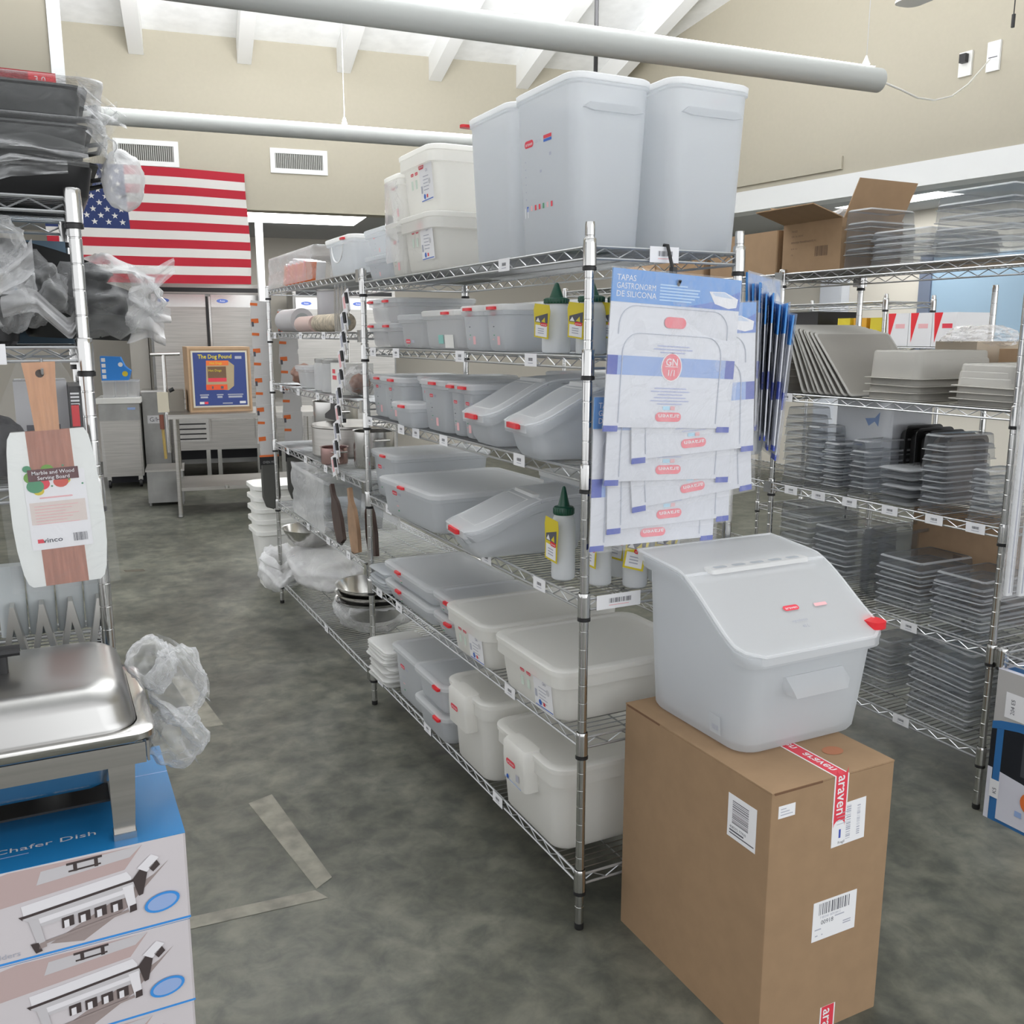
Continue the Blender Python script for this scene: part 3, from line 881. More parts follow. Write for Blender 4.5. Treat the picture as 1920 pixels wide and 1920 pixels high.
# ---- ingredient bins: straight back, sloped lid that opens at the front
def ingredient_bin(name, label, w, L, hb, hf, front='-y', loc=(0, 0, 0), rz=0.0, big=False, group=None, mat=None, knee=0.5):
    """local frame: front towards -y, width along x, origin at centre of base"""
    mat = mat or frost
    t = thing(name, label, 'ingredient bin', loc, rz, group)
    prof = []                                   # side profile of the rim, back to front
    N = 16
    for i in range(N + 1):
        a = i / N
        y = L / 2 - L * a
        if a < knee:
            zz = hb - 0.035 * hb * (a / knee)
        else:
            q = (a - knee) / (1 - knee)
            s = q * q * (3 - 2 * q)
            zz = 0.965 * hb + (hf - 0.965 * hb) * (0.55 * q + 0.45 * s)
        prof.append((y, zz))
    def rim_ring(ins, dz):
        pts = []; r = min(0.06, w * 0.16)
        ring = rr(-w / 2 + ins, w / 2 - ins, -L / 2 + ins, L / 2 - ins, r, 0, 5)
        # resample: add points along the sides so that the ring follows the profile
        out = []
        for k in range(len(ring)):
            p, q = Vector(ring[k]), Vector(ring[(k + 1) % len(ring)])
            n = max(1, int(abs(q.y - p.y) / (L / 14)))
            for j in range(n):
                out.append(p.lerp(q, j / n))
        for p in out:
            a = (L / 2 - p.y) / L * N
            i = max(0, min(N - 1, int(a)))
            zz = prof[i][1] + (prof[i + 1][1] - prof[i][1]) * min(1, max(0, a - i))
            pts.append(Vector((p.x, p.y, zz + dz)))
        return pts
    base_top = rim_ring(0.006, -0.03)
    def low(f, ins):
        out = []
        for p in base_top:
            yb = p.y * (1 - 0.10 * (1 - f)) if p.y < 0 else p.y * (1 - 0.05 * (1 - f))
            q = Vector((p.x * (1 - 0.10 * (1 - f)), yb, p.z * f))
            if ins:
                q.x -= math.copysign(min(abs(q.x), ins), q.x); q.y -= math.copysign(min(abs(q.y), ins), q.y)
            out.append(q)
        return out
    m = MB()
    rings = [low(0.0, 0.02), [p + Vector((0, 0, 0.004)) for p in low(0.0, 0.006)], [p + Vector((0, 0, 0.014)) for p in low(0.0, 0.0)], low(0.35, 0), low(0.7, 0), base_top]
    rings += [rim_ring(-0.010, -0.028), rim_ring(-0.012, -0.002), rim_ring(0.004, 0.0), [p + Vector((0, 0, 0.0)) for p in rim_ring(0.012, -0.03)], [p + Vector((0, 0, 0.012)) for p in low(0.3, 0.006)], [p + Vector((0, 0, 0.018)) for p in low(0.0, 0.012)]]
    m.loft(rings, mat, True, True)
    m.build('body', t)
    # lid in two leaves joined by a hinge band
    def leaf(a0, a1, lift, nm, inset):
        m = MB(); n = 10; mat = frostl
        def pt(u, v, dz):
            a = (a0 + (a1 - a0) * v) * N
            i = max(0, min(N - 1, int(a)))
            zz = prof[i][1] + (prof[i + 1][1] - prof[i][1]) * (a - i)
            y = L / 2 - L * (a0 + (a1 - a0) * v)
            hw = w / 2 + 0.006 - inset
            if nm == 'front_lid':
                e = max(0.0, (v - 0.72) / 0.28)
                hw -= 0.055 * w / 0.45 * e * e * e
            return Vector(((u * 2 - 1) * hw, y, zz + dz))
        dome = lambda u, v: lift * (min(1, 8 * u * (1 - u)) * min(1, 9 * v * (1 - v)))
        m.grid(lambda v, u: pt(u, v, 0.006 + dome(u, v)), n, 12, mat)
        if nm == 'front_lid' and not big:
            inner = [pt(0.16, 0.12 + 0.72 * v / n, 0.013) for v in range(n + 1)] + [pt(0.16 + 0.68 * u / 8, 0.84, 0.013) for u in range(1, 9)] + [pt(0.84, 0.84 - 0.72 * v / n, 0.013) for v in range(1, n + 1)] + [pt(0.84 - 0.68 * u / 8, 0.12, 0.013) for u in range(1, 8)]
            m.tube(inner, 0.0028, lidw, 5, closed=True)
        # rim of the leaf
        ed = [pt(0, v / n, 0.006) for v in range(n + 1)] + [pt(u / 12, 1, 0.006) for u in range(1, 13)] + [pt(1, 1 - v / n, 0.006) for v in range(1, n + 1)] + [pt(1 - u / 12, 0, 0.006) for u in range(1, 12)]
        m.loft([[p + Vector((0, 0, -0.022)) for p in ed], ed], mat)
        m.tube(ed, 0.0045 if big else 0.003, mat, 5, closed=True)
        return m.build(nm, t)
    leaf(0.0, knee + 0.05, 0.006, 'back_lid', 0.0)
    leaf(knee + 0.06, 1.03, 0.010, 'front_lid', 0.0)
    m = MB()
    a = (knee + 0.055)
    y = L / 2 - L * a
    i = int(a * N); zz = prof[i][1] + (prof[i + 1][1] - prof[i][1]) * (a * N - i) + 0.014
    k_ = 1 if big else 0.6
    m.loft([rr(-w * 0.36, w * 0.36, y - 0.024 * k_, y + 0.024 * k_, 0.01, zz - 0.006, 3), rr(-w * 0.36, w * 0.36, y - 0.020 * k_, y + 0.020 * k_, 0.01, zz + 0.004, 3)], lidw, False, True)
    if big:
        for q in range(5):
            xx = (-0.27 + 0.135 * q) * w
            m.face([(p[0], p[1], p[2]) for p in rr(xx - 0.020, xx + 0.020, y - 0.009, y + 0.009, 0.007, zz + 0.0048, 3)], M('hinge_slot_shade', (0.42, 0.45, 0.48), 0.6))
    m.build('hinge_band', t)
    m = MB()
    yl = -L / 2 - 0.012; zl = hf - 0.002
    if big:
        m.loft([rr(w * 0.42, w * 0.42 + 0.050, yl + 0.01, yl + 0.07, 0.02, zl + dz, 3) for dz in (0.012, 0.030)], red, True, True)
    else:
        m.loft([rr(-0.045, 0.045, yl - 0.012, yl + 0.008, 0.008, zl + dz, 3) for dz in (-0.010, 0.004)], red, True, True)
    m.build('clip', t)
    return t
# the big one on the carton
zc = 0.666
ib = ingredient_bin('ingredient_bin', 'large translucent ingredient bin with sloped lid on the cardboard carton', 0.445, 0.435, 0.425, 0.262, loc=(0.375, -0.248, zc), big=True, knee=0.42)
m = MB()      # print on the front leaf, carrying handle below the lip, small sticker
nvec = Vector((0, -0.72, 0.70)); uu = Vector((1, 0, 0)); vv = Vector((0, 0.827, 0.562)).normalized()
po = Vector((-0.03, -0.132, 0.3285))
brand_mark(m, po, uu, vv, 0.05, 0.016)
m.poly(po + uu * 0.10 + vv * 0.0, uu, vv, [(0, 0), (0.04, 0), (0.04, 0.010), (0, 0.010)], palered)
m.text('ingredientes', 0.010, po + uu * 0.0 - vv * 0.035, uu, vv, inkpale)
m.text('40 L', 0.012, po + uu * 0.02 - vv * 0.055, uu, vv, inkpale)
m.build('printed_mark', ib)
m = MB()
for k in (0, 1):
    pass
hand = [(-0.095, -0.212, 0.195), (-0.095, -0.238, 0.172), (-0.085, -0.243, 0.150), (0.085, -0.243, 0.150), (0.095, -0.238, 0.172), (0.095, -0.212, 0.195)]
m.loft([[(x, -0.205, zz) for x, y, zz in hand], [(x * 0.96, y, zz) for x, y, zz in hand]], frost, False, True)
m.build('handle', ib)
m = MB(); m.panel((-0.2085, -0.085, 0.035), (0, -1, 0), (-0.045, 0, 0.4), 0.042, 0.05, frost); barcode(m, (-0.2105, -0.095, 0.045), (0, -1, 0), (-0.045, 0, 0.4), 0.024, 0.014, inkpale)
m.build('small_sticker', ib)
# small ones on the shelves, their fronts towards the aisle
z3 = ZS[2] + 0.001
ingredient_bin('ingredient_bin', 'small ingredient bin with sloped lid and red clip, farther one on the third shelf', 0.215, 0.40, 0.205, 0.098, loc=(0.165, 0.60, z3), rz=-PI / 2 - 0.06, group='small sloped bins', knee=0.46)
ingredient_bin('ingredient_bin', 'small ingredient bin with sloped lid and red clip, nearer one on the third shelf', 0.215, 0.40, 0.205, 0.098, loc=(0.145, 0.255, z3), rz=-PI / 2 - 0.13, group='small sloped bins', knee=0.46)
# ---- fourth shelf
z = ZS[3] + 0.001
tub('food_box', 'deep frosted box against the far post on the fourth shelf', 'food box', 0.026, 0.46, 1.56, 1.852, z, z + 0.20, frost, frostl, 0.035, 0.014, [('-x', 1.66)], ('-x', 2, 0.17), group='frosted boxes on the fourth shelf')
tub('food_box', 'long frosted box jutting out over the aisle, fourth shelf', 'food box', -0.075, 0.43, 0.90, 1.425, z, z + 0.145, frost, frostl, 0.035, 0.014, [('-x', 1.17)], ('-x', 2, 0.12), group='frosted boxes on the fourth shelf', rz=0.03)
tub('food_box', 'broad frosted box with white lid at the back of the fourth shelf', 'food box', 0.325, 0.62, 0.36, 0.86, z, z + 0.215, frost, lidw, 0.035, 0.014, group='frosted boxes on the fourth shelf')
ingredient_bin('ingredient_bin', 'small low ingredient bin with red clip beside the bottles, fourth shelf', 0.235, 0.40, 0.185, 0.085, loc=(0.105, 0.60, z), rz=-PI / 2 - 0.10, group='small sloped bins', knee=0.36)
# ---- fifth shelf
z = ZS[4] + 0.001
for k in (0, 1):
    zz = z + 0.078 * k
    tub('food_box', 'long flat frosted box, %s of the pair at the far end, fifth shelf' % ('lower', 'upper')[k], 'food box', -0.012, 0.33, 1.07, 1.585, zz, zz + 0.077, frost_c, frostl, 0.035, 0.012, [('-x', 1.395)], ('-x', 2, 0.04), group='flat clipped boxes on the fifth shelf')
    tub('food_box', 'flat frosted box with red clip, %s of the pair behind the milky box, fifth shelf' % ('lower', 'upper')[k], 'food box', -0.005, 0.33, 0.885, 1.058, zz, zz + 0.077, frost_c, frostl, 0.03, 0.012, [('-x', 0.90)], ('-x', 2, 0.045), group='flat clipped boxes on the fifth shelf')
tub('food_box', 'milky food box with sticker in the middle of the fifth shelf', 'food box', -0.035, 0.46, 0.545, 0.872, z, z + 0.160, milk, milk, 0.05, 0.018, sticker=(0.155, 0.008, 0.11, 0.105), group='milky boxes on the fifth shelf', liph=0.045)
tub('food_box', 'milky food box with sticker right behind the front post, fifth shelf', 'food box', -0.030, 0.46, 0.075, 0.485, z, z + 0.165, milk, milk, 0.05, 0.018, sticker=(0.225, 0.008, 0.11, 0.108), group='milky boxes on the fifth shelf', liph=0.045)
# ---- bottom shelf
z = ZS[5] + 0.001
tub('food_box', 'deep frosted box beside the stacked lids on the bottom shelf', 'food box', -0.01, 0.34, 1.215, 1.52, z, z + 0.225, frost_c, frostl, 0.035, 0.014, (), ('-x', 2, 0.19), group='frosted boxes on the bottom shelf')
for k in (0, 1):
    tub('food_box', 'long flat frosted box with red clip, %s of the pair on the bottom shelf' % ('lower', 'upper')[k], 'food box', -0.03, 0.34, 0.915, 1.205, z + 0.118 * k, z + 0.117 + 0.118 * k, frost_c, frostl, 0.035, 0.014, [('-x', 0.955)], None, group='frosted boxes on the bottom shelf')
def handle_box(label, y0, y1, h, mark):
    t = tub('food_box', label, 'food box', -0.02, 0.47, y0, y1, z, z + h, milk, milk, 0.05, 0.016, group='handled milky boxes on the bottom shelf', liph=0.05)
    x = -0.02 - 0.225
    m = MB(); c = 0.0; w = 0.075
    m.loft([rr(x - 0.036, x + 0.02, c - w, c + w, 0.012, h - 0.125, 3), rr(x - 0.040, x + 0.02, c - w, c + w, 0.012, h - 0.055, 3), rr(x - 0.040, x + 0.02, c - w, c + w, 0.012, h - 0.006, 3), rr(x - 0.034, x + 0.02, c - w + 0.006, c + w - 0.006, 0.012, h + 0.004, 3)], milk, True, True)
    brand_mark(m, (x - 0.0412, c + 0.045, h - 0.070), (0, -1, 0), (0, 0, 1), 0.060, 0.018)
    if mark:
        m.disc((x - 0.0412, c + 0.035, h - 0.112), (0, -1, 0), (0, 0, 1), 0.008, 0.008, bluep, 10)
        m.poly((x - 0.0412, c + 0.055, h - 0.118), (0, -1, 0), (0, 0, 1), [(0, 0), (0.11, -0.003), (0.11, 0), (0, 0.003)], paleblue)
        m.poly((x - 0.0412, c - 0.02, h - 0.105), (0, -1, 0), (0, 0, 1), [(0, 0), (0.02, 0), (0.02, 0.022), (0, 0.022)], inkpale)
    m.build('handle', t)
handle_box('milky handled box in the middle of the bottom shelf', 0.575, 0.895, 0.290, False)
handle_box('milky handled box right behind the front post, bottom shelf', 0.10, 0.50, 0.272, True)
# ---- stacks of loose lids at the far end
def lid_stack(n, x0, x1, y0, y1, z, h, what, mat):
    for i in range(n):
        rnd = random.Random(i * 7 + int(z * 100))
        dx, dy = rnd.uniform(-0.012, 0.012), rnd.uniform(-0.02, 0.02)
        m = MB(); cx, cy = (x0 + x1) / 2, (y0 + y1) / 2
        m.loft([rr(x0 - cx, x1 - cx, y0 - cy, y1 - cy, 0.03, 0.0, 4), rr(x0 - cx - 0.004, x1 - cx + 0.004, y0 - cy - 0.004, y1 - cy + 0.004, 0.03, h * 0.35, 4), rr(x0 - cx, x1 - cx, y0 - cy, y1 - cy, 0.03, h * 0.7, 4),
                rr(x0 - cx + 0.02, x1 - cx - 0.02, y0 - cy + 0.02, y1 - cy - 0.02, 0.02, h * 0.96, 4)], mat, True, True)
        o = m.build('tray_cover', None, (cx + dx, cy + dy, z + h * i), rnd.uniform(-0.06, 0.06))
        tag(o, 'loose white lid, %s of the far-end stack, %s shelf' % (ordn(n - 1 - i, n), what), 'lid', 'stacked lids, %s shelf' % what)
lid_stack(11, -0.03, 0.20, 1.56, 1.80, ZS[5] + 0.001, 0.0158, 'bottom', lidw)
lid_stack(7, -0.01, 0.30, 1.605, 1.805, ZS[4] + 0.001, 0.013, 'fifth', frost)
# ---- squeeze bottles
def bottle_proto(label):
    t = thing('squeeze_bottle', label, 'bottle', (0, 0, 0), 0, 'green-capped squeeze bottles')
    m = MB()
    m.lathe([(0.028, 0.0), (0.033, 0.004), (0.034, 0.012), (0.034, 0.155), (0.031, 0.175), (0.026, 0.188), (0.026, 0.192)], frostb, 24, (0, 0, 0), True, True)
    m.build('bottle_body', t)
    m = MB()
    m.lathe([(0.0285, 0.188), (0.0295, 0.190), (0.0295, 0.206), (0.027, 0.210), (0.017, 0.212), (0.0145, 0.222), (0.0050, 0.264), (0.0022, 0.268)], teal, 24, (0, 0, 0), True, True)
    for k in range(24):
        a = 2 * PI * k / 24
        m.cyl((0.0295 * math.cos(a), 0.0295 * math.sin(a), 0.190), (0.0295 * math.cos(a), 0.0295 * math.sin(a), 0.206), 0.0012, teal, 4)
    m.build('nozzle_cap', t)
    m = MB()
    U, V = Vector((1, 0, 0)), Vector((0, 0, 1))
    pts = [(-0.026, 0.0), (0.026, 0.0), (0.026, 0.045), (0.030, 0.085), (0.026, 0.105), (-0.026, 0.105), (-0.030, 0.085), (-0.026, 0.045)]
    m.poly((0, 0, 0), U, V, pts, yellowp); m.poly((0, 0.0007, 0), U, V, list(reversed(pts)), yellowp)
    m.poly((0, -0.0006, 0), U, V, [(-0.021, 0.005), (0.021, 0.005), (0.021, 0.040), (-0.021, 0.040)], paper)
    m.poly((0, -0.0006, 0), U, V, [(-0.022, 0.048), (0.022, 0.048), (0.022, 0.080), (-0.022, 0.064)], ink)
    m.poly((0, -0.0008, 0), U, V, [(-0.02, 0.05), (-0.004, 0.05), (-0.012, 0.063)], paper)
    m.poly((0, -0.0008, 0), U, V, [(0.0, 0.052), (0.014, 0.05), (0.012, 0.066)], yellowp)
    brand_mark(m, Vector((-0.004, -0.0008, 0.038)), U, V, 0.026, 0.011, red)
    for k in range(3):
        m.poly((-0.012, -0.0008, 0.014 + 0.007 * k), U, V, [(0, 0), (0.022, 0), (0.022, 0.003), (0, 0.003)], inkpale)
    m.xf(Matrix.Translation((0.0, -0.044, 0.058)) @ Matrix.Rotation(0.10, 4, 'X') @ Matrix.Rotation(0.16, 4, 'Y') @ Matrix.Diagonal((1.1, 1.0, 1.22, 1.0)))
    m.xf(Matrix.Rotation(-1.45, 4, 'Z'))
    m.build('hang_tag', t)
    return t
frostb = frosted('bottle_plastic', (0.86, 0.88, 0.90), 0.9, 0.4)
bp = bottle_proto('green-capped squeeze bottle on the fourth shelf, the one fully in view left of the post')
bp.location = (0.052, 0.205, ZS[3] + 0.001)
for x, y, rz, zz, lab in [(0.115, 0.11, 0.1, ZS[3], 'green-capped squeeze bottle on the fourth shelf, partly behind the front post'),
                          (0.190, 0.045, 0.7, ZS[3], 'green-capped squeeze bottle on the fourth shelf under the hanging packets'),
                          (0.215, 0.165, 0.5, ZS[3], 'green-capped squeeze bottle on the fourth shelf, at the back of the group'),
                          (0.285, 0.06, 0.9, ZS[3], 'green-capped squeeze bottle on the fourth shelf, closest to the big ingredient bin')]:
    dup(bp, (x, y, zz + 0.001), rz, lab)
b2 = None
for x, y, rz, lab in [(0.050, 0.255, 0.0, 'shorter green-capped squeeze bottle on the second shelf, leftmost of the row'),
                      (0.115, 0.175, 0.05, 'shorter green-capped squeeze bottle on the second shelf, second from the left'),
                      (0.065, 0.095, 0.0, 'shorter green-capped squeeze bottle on the second shelf, behind the front post'),
                      (0.150, 0.085, 0.2, 'shorter green-capped squeeze bottle on the second shelf, beside the hanging blue packet'),
                      (0.215, 0.16, 0.3, 'shorter green-capped squeeze bottle on the second shelf, at the back of the row')]:
    b = dup(bp, (x, y, ZS[1] + 0.001), rz, lab)
    b.scale = (1.17, 1.17, 0.715)
# ================================================================== foreground: carton, chafing dish, hanging packets
# ---- big carton
CX0, CX1, CY0, CY1, CH = 0.126, 0.507, -0.604, -0.019, 0.665
t = thing('cardboard_carton', 'large brown cardboard carton on the floor under the ingredient bin', 'carton', (0, 0, 0))
m = MB()
m.loft([rr(CX0, CX1, CY0, CY1, 0.006, q, 2) for q in (0.0, CH - 0.004)], card, True, True); m.build('carton_walls', t)
m = MB()
m.box(CX0 + 0.001, (CX0 + CX1) / 2 - 0.0012, CY0 + 0.001, CY1 - 0.001, CH - 0.0035, CH, card)
m.build('flap', t)
m = MB(); m.box((CX0 + CX1) / 2 + 0.0012, CX1 - 0.001, CY0 + 0.001, CY1 - 0.001, CH - 0.0035, CH, card)
m.build('flap', t)
m = MB()
m.box(CX0 + 0.008, CX0 + 0.15, CY0 - 0.0004, CY0 + 0.002, CH - 0.006, CH - 0.001, card_d)
m.box(CX0 - 0.0004, CX0 + 0.002, -0.18, CY1 - 0.01, CH - 0.006, CH - 0.001, card_d)
m.build('flap_gap', t)
tx = 0.335
m = MB()   # branded tape: runs along the seam, folds over the front edge
m.box(tx - 0.022, tx + 0.022, CY0 - 0.0006, -0.10, CH, CH + 0.0005, paper)
m.box(tx - 0.018, tx + 0.018, CY0 - 0.0006, -0.10, CH + 0.0005, CH + 0.0007, redp)
m.box(tx - 0.022, tx + 0.022, CY0 - 0.0008, CY0 - 0.0001, CH - 0.115, CH + 0.0005, paper)
m.capsule((tx - 0.018, CY0 - 0.001, CH - 0.112), (0, 0, 1), (-1, 0, 0), 0.113, -0.036, redp)
m.text('araven', 0.042, (tx - 0.011, CY0 - 0.0013, CH + 0.000), (0, 0, -1), (1, 0, 0), paper, bold=0.01, width=0.098)
for k in range(4):
    y = CY0 + 0.02 + 0.13 * k
    m.text('araven', 0.034, (tx + 0.010, y + 0.105, CH + 0.001), (0, -1, 0), (-1, 0, 0), paper, bold=0.01, width=0.10)
m.build('packing_tape', t)
m = MB()
m.box(0.318, 0.366, CY0 - 0.0008, CY0 - 0.0001, 0.0, 0.062, paper)
m.box(0.322, 0.362, CY0 - 0.001, CY0 - 0.0008, 0.0, 0.062, redp)
m.text('araven', 0.042, (0.328, CY0 - 0.0013, 0.055), (0, 0, -1), (1, 0, 0), paper, bold=0.01)
m.build('packing_tape', t)
F, Uz, Ux, Uy = CY0 - 0.0001, Vector((0, 0, 1)), Vector((1, 0, 0)), Vector((0, -1, 0))
m = MB()   # slanted shipping label under the tape
u = Vector((1, 0, 0.03)).normalized(); v = Vector((-0.02, 0, 1)).normalized()
o = Vector((0.315, F, 0.485))
m.panel(o, u, v, 0.105, 0.105, paper, 0.0008)
barcode(m, o + u * 0.058 + v * 0.012 + Vector((0, -0.001, 0)), v, -u, 0.085, 0.014, inkpale)
barcode(m, o + u * 0.088 + v * 0.015 + Vector((0, -0.001, 0)), v, -u, 0.075, 0.010, inkpale, 5)
m.poly(o + u * 0.022 + v * 0.02 + Vector((0, -0.001, 0)), u, v, [(0, 0), (0.006, 0), (0.006, 0.022), (0, 0.022)], cobalt)
m.text('Fragil', 0.010, o + u * 0.02 + v * 0.005 + Vector((0, -0.001, 0)), u, v, ink)
for k in range(4):
    m.poly(o + u * 0.014 + v * (0.055 + 0.009 * k) + Vector((0, -0.001, 0)), u, v, [(0, 0), (0.03, 0), (0.03, 0.0015), (0, 0.0015)], inkpale)
m.build('label', t)
m = MB(); o = Vector((0.147, F, 0.600)); m.panel(o, Ux, Uz, 0.049, 0.030, paper, 0.0006)
for k in range(3):
    m.poly(o + Vector((0.006, -0.001, 0.007 + 0.007 * k)), Ux, Uz, [(0, 0), (0.036 - 0.01 * k, 0), (0.036 - 0.01 * k, 0.002), (0, 0.002)], inkpale)
m.build('label', t)
m = MB(); o = Vector((0.273, F, 0.252)); m.panel(o, Ux, Uz, 0.138, 0.102, paper, 0.0008)
barcode(m, o + Vector((0.018, -0.001, 0.066)), Ux, Uz, 0.098, 0.030, ink, 4)
m.text('7 85341 009184 2', 0.009, o + Vector((0.022, -0.001, 0.056)), Ux, Uz, inkpale)
m.text('00918', 0.016, o + Vector((0.026, -0.001, 0.040)), Ux, Uz, ink)
for x, zz, w in ((0.008, 0.028, 0.02), (0.098, 0.022, 0.025), (0.098, 0.028, 0.025), (0.01, 0.012, 0.008), (0.03, 0.012, 0.004), (0.07, 0.050, 0.03)):
    m.poly(o + Vector((x, -0.001, zz)), Ux, Uz, [(0, 0), (w, 0), (w, 0.003), (0, 0.003)], inkpale)
m.build('label', t)
m = MB()   # label on the aisle side, printed sideways
o = Vector((CX0 - 0.0001, -0.462, 0.497)); m.panel(o, Uy, Uz, 0.098, 0.108, paper, 0.0008)
barcode(m, o + Vector((-0.001, -0.016, 0.038)), Uz, Vector((0, 1, 0)), 0.058, -0.056, ink, 6)
m.text('408592 77930', 0.010, o + Vector((-0.001, -0.008, 0.024)), Uy, Uz, ink)
m.poly(o + Vector((-0.001, -0.008, 0.017)), Uy, Uz, [(0, 0), (0.05, 0), (0.05, 0.004), (0, 0.004)], ink)
m.poly(o + Vector((-0.001, -0.008, 0.010)), Uy, Uz, [(0, 0), (0.085, 0), (0.085, 0.003), (0, 0.003)], ink)
m.build('label', t)
m = MB(); m.disc((0.41, -0.50, CH + 0.0009), (1, 0, 0), (0, 1, 0), 0.028, 0.022, M('faded_red_stamp', (0.42, 0.17, 0.09), 0.85), 18); m.build('stamp', t)

# ---- silicone lid packets
filmcard = M('glossy_card_white', (0.64, 0.655, 0.70), 0.22, spec=0.6)
hdr = M('glossy_header_blue', (0.05, 0.25, 0.62), 0.22, spec=0.6)
hdr2 = M('glossy_header_deep', (0.03, 0.13, 0.50), 0.22, spec=0.6)
def packet(label):
    """origin at the hang hole; card hangs down, front faces -y"""
    t = thing('lid_packet', label, 'packet', (0, 0, 0), 0, 'hanging lid packets')
    x0, x1, zt, zh, zb = -0.197, 0.203, 0.018, -0.062, -0.372
    U, V = Vector((1, 0, 0)), Vector((0, 0, 1))
    m = MB()
    m.box(x0, x1, 0, 0.003, zb, zh, filmcard)
    for a, b in ((x0, x0 + 0.03), (x1 - 0.03, x1)):
        m.box(a, b, -0.0005, 0.0035, -0.240, -0.192, cobalt)
    m.box(x0 + 0.03, x1 - 0.03, -0.0005, 0.0, -0.240, -0.192, paleblue)
    for a, b in ((x0, x0 + 0.042), (x1 - 0.042, x1)):
        m.box(a, b, -0.0005, 0.0035, zb - 0.011, zb + 0.004, cobalt)
    m.build('card', t)
    m = MB()
    m.box(x0, x1, -0.0008, 0.0036, zh, zt, hdr)
    m.poly((0.08, -0.0011, zh + 0.001), U, V, [(-0.05, 0), (0.122, 0), (0.122, 0.05), (0.05, 0.02)], hdr2)
    m.poly((0.12, -0.0014, zh + 0.004), U, V, [(0.0, 0.010), (0.045, 0.0), (0.072, 0.004), (0.076, 0.026), (0.03, 0.042), (-0.02, 0.040)], paper)
    m.poly((0.12, -0.0016, zh + 0.004), U, V, [(0.0, 0.030), (0.06, 0.026), (0.03, 0.040), (-0.01, 0.038)], M('card_shade', (0.5, 0.6, 0.75), 0.3))
    for k, s in enumerate(('TAPAS', 'GASTRONORM', 'DE SILICONA')):
        m.text(s, 0.0205, (x0 + 0.012, -0.0012, -0.010 - 0.0195 * k), U, V, paper, width=(0.056, 0.116, 0.119)[k])
    for k, w in enumerate((0.085, 0.125, 0.12, 0.125, 0.11, 0.10)):
        m.poly((x0 + 0.142, -0.0012, -0.014 - 0.0075 * k), U, V, [(0, 0), (w, 0), (w, 0.0035), (0, 0.0035)], M('header_pale_blue', (0.45, 0.65, 0.88), 0.4))
    m.build('header_card', t)
    m = MB()   # the folded lid inside: two rounded outlines
    def arch(xa, xb, za, zb_, r, th=0.0013):
        pts = [(xa, -0.002, zb_)]
        for k in range(7):
            a = PI - PI / 2 * k / 6
            pts.append((xa + r + r * math.cos(a), -0.002, za - r + r * math.sin(a)))
        for k in range(7):
            a = PI / 2 - PI / 2 * k / 6
            pts.append((xb - r + r * math.cos(a), -0.002, za - r + r * math.sin(a)))
        pts.append((xb, -0.002, zb_))
        m.tube(pts, th, sil, 5)
    arch(-0.17, 0.17, -0.068, -0.14, 0.05); arch(-0.155, 0.155, -0.135, -0.36, 0.05)
    m.build('silicone_lid', t)
    m = MB()
    m.capsule((-0.035, -0.0026, -0.118), U, V, 0.068, 0.028, pinkp)
    m.disc((-0.002, -0.0012, -0.216), U, V, 0.033, 0.037, paper); m.disc((-0.002, -0.0016, -0.216), U, V, 0.030, 0.034, pinkp)
    m.text('GN', 0.026, (-0.002, -0.002, -0.212), U, V, paper, 'CENTER', 0.01)
    m.text('1/1', 0.022, (-0.002, -0.002, -0.238), U, V, paper, 'CENTER', 0.01)
    m.poly((-0.022, -0.002, -0.2155), U, V, [(0, 0), (0.04, 0), (0.04, 0.0015), (0, 0.0015)], paper)
    for zz, n in ((-0.165, 3), (-0.272, 6)):
        for k in range(n):
            w = 0.1 + 0.025 * math.sin(k * 2.1)
            m.poly((-w / 2, -0.0012, zz - 0.008 * k), U, V, [(0, 0), (w, 0), (w, 0.0028), (0, 0.0028)], M('lavender_ink', (0.42, 0.46, 0.66), 0.5))
    m.poly((-0.02, -0.0012, -0.326), U, V, [(0, 0), (0.022, 0), (0.022, 0.010), (0, 0.010)], M('pale_cyan_print', (0.45, 0.70, 0.85), 0.4))
    m.poly((0.004, -0.0012, -0.326), U, V, [(0, 0), (0.014, 0), (0.014, 0.010), (0, 0.010)], palered)
    m.capsule((-0.042, -0.0012, -0.356), U, V, 0.082, 0.024, pinkp)
    m.text('araven', 0.017, (0.034, -0.0018, -0.337), -U, -V, paper, bold=0.008, width=0.066)
    m.build('printed_mark', t)
    m = MB()
    m.grid(lambda a, b: (x0 - 0.008 + (x1 - x0 + 0.016) * a, -0.0045 - 0.003 * noise.noise((a * 7, b * 9, 3.1)) - 0.0035 * abs(noise.noise((a * 3 + b * 4, b * 2, 1.7))), zb - 0.014 + (zt - zb + 0.018) * b), 18, 18, bagfilm)
    m.build('clear_bag', t)
    return t
sil = frosted('silicone', (0.70, 0.73, 0.79), 0.8, 0.3, 0.25)
p0 = packet('blue-headed packet of silicone lids hanging at the shelf end, frontmost')
p0.location = (0.226, -0.062, 1.795); p0.rotation_euler = (0, math.radians(3.0), 0)
HB = [(-0.010, -3, 0.0, 'second in line'), (-0.064, 3, 0.02, 'third in line'), (-0.125, -5, 0.0, 'fourth in line'), (-0.180, 1, 0.0, 'fifth in line'), (-0.232, 1.5, 0.0, 'lowest')]
